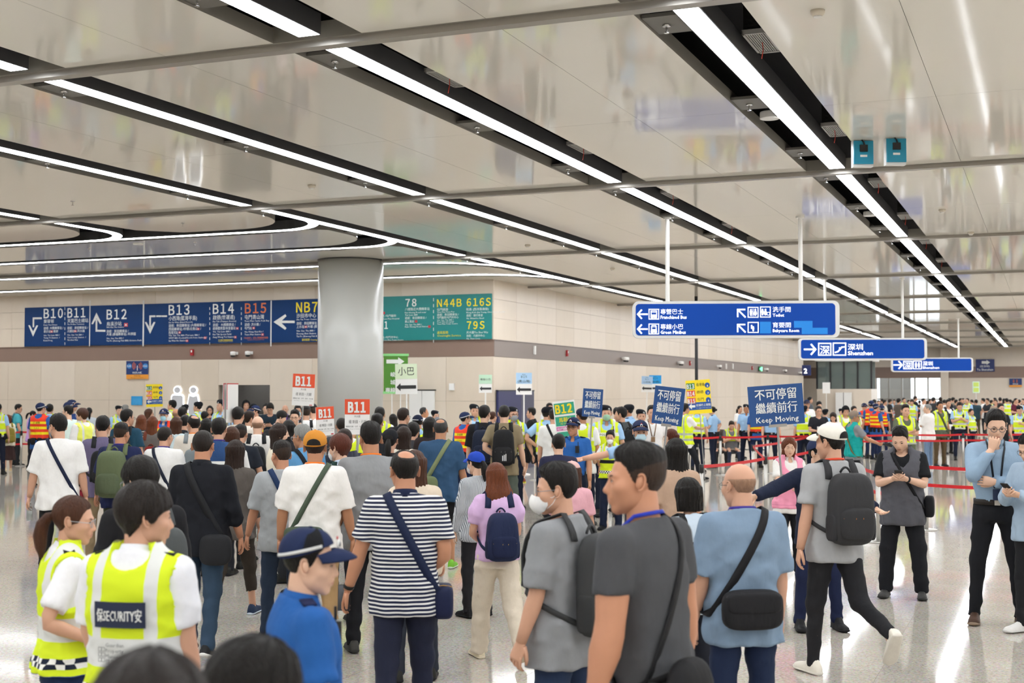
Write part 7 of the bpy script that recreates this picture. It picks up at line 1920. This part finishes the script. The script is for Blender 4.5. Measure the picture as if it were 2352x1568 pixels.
p = person('grey-haired man in glasses and a bright blue shirt', 697, 974, 13.6, -35, hair=('short', 'grey'), top=('polo', '5f97c4'), leg=('pants', '2a2e38'), glasses='c0c0c0', head=(-25, 4), skin=2, collar='5f97c4'); crossbody(p, 'black strap bag on the grey-haired man', '1d1e22', -1, w=.045)
p = person('man in a light grey tee with a navy strap, facing left', 649, 1011, 11.2, -14, hair=('fade', 'soft'), top=('big', 'a4a8aa'), leg=('pants', '2a3648'), head=(-26, 2), skin=3, lod=0, arms=((4, 10, 14, 8), (6, 14, 16, 6))); crossbody(p, 'navy strap and small black pouch on the light grey tee man', '1a1b1f', -1, w=.05, z_hip=.92, bagc=(.08, -.19, .86), size=(.09, .05, .08), strapcol='1d3358')
p = person('man in a mustard cap and white tee with a green cross strap', 724, 986, 10.3, -2, fat=.15, hair=('crop', 'dark'), cap=('cap', 'c98632', None, 'hole'), top=('big', 'e8e6e1'), leg=('pants', 'b09066'), lanyard='ee7a1e', skin=2, arms=((4, 14, 22, 14), (4, 14, 22, 14)))
crossbody(p, 'grey green sling bag on the mustard capped man', '46523f', 1, w=.04, z_hip=.98, bagc=(-.06, -.20, .97), size=(.15, .045, .07), strapcol='4a5748')
person('red-brown haired man in a light blue shirt with mask strings', 783, 996, 11.9, -30, hair=('mop', 'red'), top=('polo', 'c0cee2'), leg=('pants', '2a2e38'), collar='c0cee2', mask=('surg', 'e6e8ea'), glasses='5a4a44', head=(-25, 2), skin=1)
p = PEOPLE[-1]; backpack(p, 'dark green backpack strap on the red-haired man', '1f3a36', None, (.12, .06, .17), 1.1, one=-1)
p = person('man with a large forehead behind the red-brown haired man', 792, 982, 14, -25, hair=('recede', 'dark'), top=('tee', '343742'), leg=('pants', '2a2e38')); backpack(p, 'slate backpack behind the red-brown haired man', '3b3f4c', None, (.14, .08, .2), 1.17)
person('man with a buzzed head and glasses below the B11 placard', 785, 959, 18.5, -10, hair=('crop', 'soft'), top=('tee', '40434a'), leg=('pants', '2a2e38'), glasses='333333')
person('man in a lime vest below the square B11 placard', 812, 962, 17.5, 20, hair=('short', 'black'), top=('tee', 'dfe4e2'), vest=('lime', .9), leg=('pants', '2a2e38'), head=(30, 0))
p = person('very tall heavy man in a grey tee with an orange lanyard', 852, 968, 10.7, -10, fat=.5, hair=('quiff', 'black'), top=('big', '8f9193'), leg=('pants', '1f2024'), lanyard='ef7a22', head=(-14, 0), skin=2, shoes=('4a4a48', '3a3a38'))
person('tall man behind the heavy man, black hair by the column', 872, 934, 22, 0, hair=('short', 'black'), top=('tee', 'e6e8e6'), vest=('lime', .9), leg=('pants', '2a2e38'))
person('man with spiky black hair right of the column', 866, 949, 18.5, 8, hair=('quiff', 'black'), top=('tee', '2d3036'), leg=('pants', '2a2e38'))
person('woman with long black hair by the minibus card pole', 903, 949, 27, -30, 'f', hair=('long', 'black'), top=('tee', 'cdbfae'), leg=('pants', '2a2e38'))
p = person('man with brown hair in a dark top with a green collar tag', 926, 936, 20, 6, hair=('short', 'dark'), top=('polo', '1e1f22'), leg=('pants', '2a2e38'), glasses='333333', head=(25, 0), collar='1e1f22')
person('woman in a black cap with a ponytail beside the heavy man', 896, 982, 13.6, 4, 'f', hair=('pony', 'black'), cap=('cap', '17181d', None, 'hole'), top=('tee', '1f1f23'), leg=('pants', '2a2e38'))
person('woman with long streaked brown hair in a cream top', 927, 976, 14.8, 0, 'f', hair=('long', 'dark'), top=('tee', 'd9d2c4'), leg=('pants', '2a2e38'))
person('person with short dark hair behind the streaked hair woman', 949, 969, 18, 10, hair=('mop', 'black'), top=('tee', '3c3c40'), leg=('pants', '2a2e38'))
person('officer in a navy cap and lime vest bending by the white door', 961, 951, 21, -12, **POL(cap=('cap', '1a2138', None, 'strip'), head=(-10, 16)), skin=2)
person('grey-templed man in a white shirt facing right by the white door', 973, 934, 30, 80, hair=('recede', 'greyblack'), top=('polo', 'ececea'), leg=('pants', '2a2e38'), collar='ececea', skin=2)
person('masked woman officer in a beret by the white door', 1000, 940, 28, 150, 'f', **POL(mask=('surg', '8d9096'), hair=('bun', 'black')))
person('woman with long black hair in a dark brown top', 987, 955, 17.5, -4, 'f', hair=('long', 'black'), top=('tee', '2c2222'), leg=('pants', '2a2e38'))
p = person('balding heavy man in a blue tee with a sage green sling', 1012, 959, 15.6, 2, fat=.5, hair=('balding', 'greyblack'), top=('big', '31506f'), leg=('shorts', '1a1a1c'), skin=2, shoes=('7bbf3a', 'd8e8d0'), arms=((4, 14, 14, 8), (4, 14, 14, 8)), lod=0, h_=.016)
crossbody(p, 'sage green sling bag on the blue tee man', '6f7a58', 1, w=.05, z_hip=.98, bagc=(-.14, -.20, .97), size=(.13, .04, .12), e=.6, strapcol='7d8763')
person('woman with dark hair half hidden beside the striped polo man', 953, 1030, 9.6, -8, 'f', hair=('long', 'brown'), top=('tee', 'd8c9b4'), leg=('pants', '2a2e38'))
p = person('woman in a royal blue cap and striped grey blouse', 1095, 1034, 12.3, -28, 'f', hair=('pony', 'black'), cap=('cap', '2447b0'), top=('long', node_mat('pin_stripes', 'c9ccd0', stripe=(.012, .6, '6a7078', 'x'))), leg=('pants', '1c1c20'), head=(-15, 4), skin=1, shoes=('1a1a1c', '101012'), mask=('surg', 'e6e6e6'))
p = person('woman in a lilac puff-sleeve top with wavy brown hair', 1141, 1060, 10.3, -14, 'f', fat=.15, hair=('wavy', 'auburn'), top=('puff', 'd5b4dc'), leg=('pants', 'd5c9b6'), head=(-10, 6), pose=((-18, 26, 3), (14, 6, 3)), arms=((6, 10, 60, 40), (4, 14, 70, 40)), wide=.024, shoes=('dccfb4', 'd8ccb4'), hem=.90, skin=0)
backpack(p, 'navy drawstring backpack with gold zips on the lilac top woman', '1d2747', '1b2340', (.14, .09, .21), 1.12, zips='c9a44a', taper=.12)
p = person('woman in a pale pink cap and pink top, brown hair down her back', 1314, 1056, 11.4, -6, 'f', hair=('long', 'brown'), cap=('cap', 'd8b0aa'), top=('tee', 'e0aab4'), leg=('pants', '2a2e38'), head=(-6, 2))
# ---- officers in the middle
person('rescue volunteer in orange vest and mask facing right, mid crowd', 1068, 945, 24, 35, **CAS(mask=('surg', 'ececea'), head=(30, 0)), vtext=[('民安隊', 1.322, .045, T_black, True), ('C.A.S.', 1.212, .045, T_black, True)])
person('beret officer facing the camera left of the navy panel', 1090, 926, 26, 172, **POL(), skin=0)
p = person('man in a black tee with a navy and pink-trimmed backpack', 1112, 930, 20.5, 4, hair=('short', 'black'), top=('big', '1c1c1e'), leg=('pants', '2a2a2c'), head=(20, 0), skin=1); backpack(p, 'navy backpack with pink piping on the black tee man', '1c2438', '1e273d', (.155, .09, .24), 1.17, zips='c98a80')
person('woman with a hair clip beside the black tee man', 1131, 943, 27.5, 40, 'f', hair=('bun', 'brown'), top=('tee', '2a2c30'), leg=('pants', '2a2a2c'))
p = person('young man in khaki tee and grey cargo trousers, black backpack', 1158, 930, 19.6, 2, hair=('crop', 'black'), top=('tee', '8a7c62'), leg=('pants', '555d54'), skin=1, wide=.02, arms=((4, 12, 16, 8), (-20, 20, 80, 70)))
def stripes3(put, c, sz):
    for i in range(3): put('stripe', MB().box(-.012 + i * .022, -.001 + i * .022, c[1] - sz[1] * 1.28, c[1] - sz[1] * 1.20, c[2] - sz[2] * .70, c[2] - sz[2] * .42 + .012 * i, T_white), None, None, False)
backpack(p, 'black backpack with three white bars on the khaki tee man', '1b1b1c', '202021', (.15, .09, .25), 1.17, stuff=stripes3)
person('beret officer in glasses and a grey mask before the navy panel', 1179, 932, 23.5, 165, **POL(mask=('surg', '9a9c9e'), glasses='222222', arms=((4, 10, 14, 8), (4, 18, 25, 10))))
person('man in black tee and shorts stepping past the navy panel', 1221, 935, 30, -75, hair=('short', 'black'), top=('tee', '1a1a1d'), leg=('shorts', '1a1a1c'), shoes=('8a4a30', 'd8d020'), pose='stride', glasses='333333', arms=('bent', 'bent'), lod=1)
person('beret officer seen from behind with hand on hip', 1256, 932, 23.5, 5, **POL(arms=('hang', 'hip'), head=(35, 0)), vtext=[('POLICE 警察', 1.277, .045, T_black, True)])
p = person('man in a white tee with a black cross strap behind the B12 placard', 1272, 938, 22, 4, hair=('fade', 'black'), top=('big', 'e6e5e1'), leg=('pants', '22242a')); crossbody(p, 'black strap bag on the man behind the B12 placard', '232428', -1, w=.04)
person('man with black hair peeking above the B12 placard', 1262, 925, 34, 160, hair=('short', 'black'), top=('tee', 'dfe0de'), leg=('pants', '22242a'))
person('senior officer in a blue shirt and navy cap with glasses facing the camera', 1317, 957, 17.8, 196, hair=('crop', 'black'), cap=('cap', '1f2a4c', None, 'badge'), top=('tee', '2a5fa4'), leg=('pants', '1b2233'), collar='2a5fa4', epau='1b2347', radio=True, glasses='3a3a3a', skin=2, head=(6, 0), hem=.97, belt='17171a')
p = person('man with black hair in a dark navy tee walking toward the officers', 1283, 996, 15, 6, hair=('short', 'black'), top=('tee', '2a2c44'), leg=('pants', '22242a'), glasses='333333', head=(-12, 0), skin=1)
person('officer in white shirt and lime POLICE vest turned away', 1338, 935, 20.5, 12, hair=('crop', 'dark'), cap=('beret', '1b2138'), top=('tee', 'e8e8e8'), vest=('police', .93), leg=('pants', '1b2233'), head=(-50, 0), skin=2, collar='e8e8e8', vtext=[('POLICE', 1.277, .05, T_black, True)])
person('beret officer with a green mask and lime vest facing the camera', 1393, 928, 22, 182, **POL(mask=('kf', '9cc4a8'), arms=((4, 14, 14, 8), (6, 16, 16, 8))), skin=0, vtext=[('POLICE 警', 1.277, .05, T_black, False)])
p = person('traffic officer woman in a white mask and chequered lime vest', 1402, 984, 19.9, 200, 'f', hair=('bun', 'black'), top=('tee', 'eaeaea'), vest=('traffic', .90), leg=('pants', '1b2338'), mask=('kf', 'f2f2f2'), collar='eaeaea', radio=True, arms=(('ik', (.22, .30, 1.24)), (6, 12, 60, 40)), hands={1: dict(curl=72)}, head=(-10, 14), skin=0, hem=.96, lod=1, closed=True, shoes=('17171a', '101012'), wide=.012)
person('masked officer in a navy badge cap reaching out his arm', 1470, 963, 15.3, 178, hair=('crop', 'black'), cap=('cap', '27304d', None, 'badge'), top=('tee', '9cc0e4'), leg=('pants', '1b2233'), mask=('surg', 'bfdce8'), skin=0, head=(0, 4), arms=((34, 74, 8, 0), 'hang'), hands={1: dict(curl=6, spread=9, thumb=55, n=(0, .5, .8))}, collar='9cc0e4', epau='1b2140')
p = person('man in a dark grey tee facing left among the officers', 1427, 934, 23, -40, hair=('short', 'black'), top=('tee', '4a4f52'), leg=('pants', '7a7064'), head=(-30, 0)); backpack(p, 'black backpack on the dark grey tee man among officers', '1e1f22', None, (.13, .07, .18))
person('man with black hair and white top left of the grey tee man', 1416, 935, 30, 10, hair=('short', 'black'), top=('tee', 'e4e4e2'), leg=('pants', '22242a'))
person('beret officer in profile facing left behind the grey tee man', 1444, 927, 27, -60, **POL(vest=None), skin=2)
person('older beret officer facing the camera between two blue placards', 1473, 938, 24.5, 180, **POL(vest=None, radio=True), skin=0)
person('man in a white shirt with a neck lanyard behind the middle placard', 1497, 930, 24, 178, hair=('short', 'black'), top=('polo', 'ecebea'), leg=('pants', '22242a'), lanyard='7a5a3a', badge='8a6f55', arms=('hang', 'away'), watch=(-1, '1a1a1a'))
person('woman in glasses with red-brown hair holding the middle placard', 1542, 982, 16, -40, 'f', hair=('bun', 'red'), top=('tee', '3a3c44'), leg=('pants', '22242a'), glasses='c8b8b0', arms=(('ik', (.12, .34, 1.3)), ('ik', (-.18, .34, 1.38))), hands={-1: dict(curl=72), 1: dict(curl=60)}, skin=1)
person('woman with very long straight black hair behind the muscular man', 1553, 1003, 10.8, -16, 'f', hair=('long', 'black'), top=('tee', 'b99c86'), leg=('pants', '2a2c30'))
person('man in white shirt and lime vest gripping the yellow list pole', 1573, 926, 31, 60, hair=('short', 'black'), top=('tee', 'e9e8e6'), vest=('lime', .86), leg=('pants', '1b1c22'), pose='lunge', arms=(('ik', (.05, .42, 1.2)), 'hang'), hands={1: dict(curl=72)}, shoes=('17171a', '101012'), lod=1)
person('officer in light blue behind the yellow list holder', 1602, 930, 34, 20, **POL(vest=('police', .95)))
person('policewoman with bun and hand on hip right of the yellow list', 1637, 932, 36, -60, 'f', **POL(vest=None, cap=None, hair=('bun', 'black'), arms=('hip', 'bent')), lod=1)
bench = empty('bench', at_z(1672, 1064, 0), R(-20)); tag(bench, 'low metal bench under the two seated people', 'bench'); MB().box(-1.4, 1.1, -.2, .25, .40, .44, M_steel).build('seat', parent=bench)
for q in (-1.2, .9): MB().box(q - .03, q + .03, -.18, .22, 0, .40, M_dark).build('leg', parent=bench)
b0 = bench.location
person('seated man in dark clothes by the long wall', 1648, 942, b0.y + .15, 175, hair=('short', 'dark'), top=('tee', '4a3f38'), leg=('pants', '2a2a2c'), pose='sit', seat=-.50, arms=('bent', 'bent'), head=(0, 20))
person('seated man in a grey top with a lime sash by the long wall', 1679, 943, b0.y - .05, 178, hair=('short', 'dark'), top=('tee', '6a6a6c'), leg=('pants', '33384a'), pose='sit', seat=-.50, arms=('phone', 'phone'), head=(0, 28), vest=('lime', 1.15))
person('woman in white with a ponytail left of the large placard', 1699, 930, 41, 150, 'f', hair=('pony', 'black'), top=('tee', 'ecebe9'), leg=('pants', '2a2c30'))
person('beret officer in light blue standing left of the large placard', 1715, 927, 36.5, 200, **POL(vest=None, head=(15, 0)), skin=2, lod=1)
person('rescue volunteer in red vest behind the large placard', 1737, 930, 36, 175, **CAS())
person('officer partly hidden behind the large placard, navy trousers', 1770, 930, 35, 180, **POL(vest=None))
person('officer in lime vest just right of the large placard', 1846, 930, 34, 10, **POL())
person('man in a navy cap and white polo peeking right of the placard', 1853, 917, 40, 175, hair=('short', 'black'), cap=('cap', '27304d'), top=('polo', 'eeeeec'), leg=('pants', '22242a'))
person('man in grey resting by the recess behind the placard', 1860, 911, 56, 90, hair=('short', 'black'), top=('tee', '5a5f66'), leg=('pants', '22242a'))
person('person with a dark fringe behind the glasses man', 1881, 921, 44, 170, hair=('mop', 'black'), top=('tee', '8a7c6c'), leg=('pants', '22242a'), skin=1)
p = person('man in glasses and black polo holding papers', 1880, 932, 33, 178, hair=('short', 'soft'), top=('polo', '23242a'), leg=('pants', '1d1e22'), glasses='3a3a3a', arms=('bent', 'bent'), skin=0, lod=1)
t, put = thing_on(p, 'paper_sheet', 'white papers held by the man in the black polo', 'paper', (.02, .30, 1.16)); put('sheet', MB().box(-.09, .12, .29, .296, 1.08, 1.24, M_white), None, None, False)
person('beret officer with back turned beside the glasses man', 1895, 938, 36, 20, **POL(vest=None))
person('woman with long brown hair in a white top looking down', 1914, 944, 32, 200, 'f', hair=('long', 'dark'), top=('tee', 'e9e7e4'), leg=('pants', '22242a'), head=(0, 25), arms=('phone', 'phone'))
person('steward in lime vest and black hood reading by the cupboard', 1941, 930, 33, 178, hair=('short', 'black'), cap=('hood', '15161a'), top=('tee', 'e6e2d8'), vest=('lime', .88), leg=('pants', '22242a'), arms=('phone', 'phone'), head=(0, 20))
person('steward in lime vest behind the hooded steward', 1933, 937, 40, 178, **POL())
person('man with dark hair behind the teal vest man', 1961, 932, 36, 160, hair=('short', 'black'), top=('tee', 'e4e2dc'), leg=('pants', '22242a'), vest=('lime', .9))
p = person('older man in a teal vest and brown cap walking right with a fan', 1960, 942, 25.6, 78, hair=('crop', 'grey'), cap=('cap', '8a7a6c'), top=('tee', '85878a'), vest=('teal', .84), leg=('pants', '1c1c1f'), arms=((40, 10, 30, 10), (4, 10, 40, 20)), skin=2, head=(14, 4), hands={1: dict(curl=65)}, lod=1, h_=.02)
crossbody(p, 'olive cross strap over the teal vest', '6f6138', -1, w=.06)
a = p['fig'].arm[1]; w_ = a[2] + (a[2] - a[1]) * .25; t, put = thing_on(p, 'hand_fan', 'black folding fan pointed right by the teal vest man', 'fan', w_)
dv = (a[2] - a[1]) / np.linalg.norm(a[2] - a[1])
for i in range(7):
    q = w_ + dv * .22 + np.array([0, 0, .05]) + np.array([0, .02 * i, .03 * (3 - i) * .6]); put('fan_rib', MB().tube([w_, q], [.006, .010], 5, M_black))
for i, (x, y, d, h, lb) in enumerate(((1985, 925, 42, 160, 'rescue volunteer in navy cap at the left of the orange group'), (2001, 919, 41, 10, 'tallest rescue volunteer of the orange group, back turned'), (2012, 926, 40, 60, 'rescue volunteer talking in the orange group, facing right'), (2026, 930, 43, 20, 'rescue volunteer at the right of the orange group'))):
    person(lb, x, y, d, h, **CAS(), lod=1 if i == 1 else 2)
person('steward with crossed arms in a lime vest over olive tee', 2079, 928, 27.5, 176, hair=('fade', 'black'), top=('tee', '5e6450'), vest=('lime', .95), leg=('pants', '4a4436'), arms=('fold', 'fold'), skin=0, lod=1, h_=.02)
person('grey-haired man in a white tee and jeans facing left', 2131, 928, 35.5, -45, fat=.2, hair=('crop', 'grey'), top=('big', 'eceae6'), leg=('pants', '6f86a3'), arms=('fold', 'fold'), shoes=('c8ccd0', 'd8d8d8'), head=(-30, 0), lod=1, h_=.024, skin=1)
p = person('steward in a lime vest with an olive sling beside the white tee man', 2158, 921, 36.5, 170, hair=('short', 'black'), top=('tee', '5a6152'), vest=('lime', .98), leg=('pants', '5a4a34'), lod=1, h_=.024, skin=2); crossbody(p, 'olive sling bag on the lime vest steward', '4a4f3c', 1, w=.06, bagc=(-.2, .02, .9), size=(.07, .08, .12))
person('man in white shirt and navy waistcoat behind the stewards', 2177, 917, 44, 165, hair=('short', 'black'), top=('long', 'ecebea'), vest=('navyvest', .95), leg=('pants', '1d1e22'))
person('officer in lime vest looking down at papers', 2203, 922, 40, 190, **POL(cap=None, hair=('short', 'black'), arms=('phone', 'phone'), head=(0, 22)), lod=1)
person('officer in lime vest crouched behind the one reading', 2230, 938, 42, 150, **POL(cap=None, hair=('short', 'black')))
person('man in a black tee behind the chin-rubbing man', 2298, 926, 34, 170, hair=('fade', 'black'), top=('tee', '18191d'), leg=('shorts', '1a1a1c'))
person('beret officer in lime vest near the right edge', 2342, 930, 37, 200, **POL(arms=('hang', 'phone'), head=(0, 14)))
person('man in a dark teal tee and khaki trousers, back turned, far right', 2242, 917, 62, 0, hair=('short', 'black'), top=('tee', '2c4450'), leg=('pants', '5a4f38'))
person('man in a white tee standing far right beside the dark teal tee', 2258, 914, 63, -60, hair=('short', 'black'), top=('tee', 'ecebea'), leg=('pants', '2a2c30'))
# ---- the distant queue
rnd = random.Random(4)
far = [(2008, 917, 'ece9e4'), (2018, 919, '3a3c40'), (2032, 918, 'd8cfc0'), (2044, 916, '2c2e34'), (2054, 917, 'a9bfd0'), (2064, 914, '5a5048'), (2076, 913, 'V'), (2095, 917, 'V'), (2102, 909, '22242a'), (2112, 919, '2c2e34'), (2121, 914, 'ecebe8'), (2136, 916, '9cc0e4'), (2144, 912, '3a3c40'), (2147, 919, '4a3c34'),
       (2160, 911, '6a5a50'), (2181, 914, '2a2c34'), (2189, 912, '8f8676'), (2196, 917, '3a3c40'), (2206, 914, '44484c'), (2212, 914, '22242a'), (2222, 914, 'V'), (2232, 917, '1c1d20'), (2268, 914, '2c2e34'), (2277, 918, 'V'), (2287, 917, '9a8a78'), (2297, 912, '6a3038'), (2306, 914, '4f6a50'), (2312, 914, 'V'), (2320, 917, '9cc0e4'), (2333, 914, '5a2030'), (2341, 917, 'd8d2c8'), (2350, 915, '2c2e34'), (2360, 916, 'V'),
       (2026, 915, '44484c'), (2087, 918, 'b0a498'), (2129, 919, '44484c'), (2169, 917, 'ecebe8'), (2240, 920, '6a5a50'), (2285, 913, '3a3c40'), (2328, 919, '8f8676')]
NAME = {'V': 'lime vest', 'ece9e4': 'white', 'ecebe8': 'white', 'd8cfc0': 'cream', 'd8d2c8': 'cream', 'a9bfd0': 'pale blue', '9cc0e4': 'pale blue', '8f8676': 'taupe', '9a8a78': 'taupe', 'b0a498': 'taupe', '6a5a50': 'brown', '5a5048': 'brown', '4a3c34': 'brown', '6a3038': 'dark red', '5a2030': 'dark red', '4f6a50': 'green'}
cnt = {}
for i, (x, y, c) in enumerate(sorted(far)):
    nm = NAME.get(c, 'dark'); d = (58, 64, 70, 61, 67, 73)[i % 6] + rnd.uniform(-.6, .6)
    k = dict(top=('tee', c if c != 'V' else '9cc0e4'), leg=('pants', rnd.choice(['22242a', '2c2e36', '4a4a4a', '3c4658'])), hair=(rnd.choice(['short', 'short', 'crop', 'mop', 'long']), rnd.choice(['black', 'black', 'dark'])), h=rnd.uniform(0, 360), arms=(rnd.choice(['hang', 'phone', 'bent']), rnd.choice(['hang', 'bent'])))
    if c == 'V': k.update(vest=('police', .93))
    fm = k['hair'][0] == 'long'
    cnt[nm] = cnt.get(nm, -1) + 1
    person('far-off person in %s, %s such from the left in the distant queue' % (nm if nm == 'lime vest' else nm + ' clothes', (ORD + ['fourteenth', 'fifteenth', 'sixteenth'])[cnt[nm]]), x, y, d, sex='f' if fm else 'm', group='distant queue, ' + nm, **k)
flush_texts()
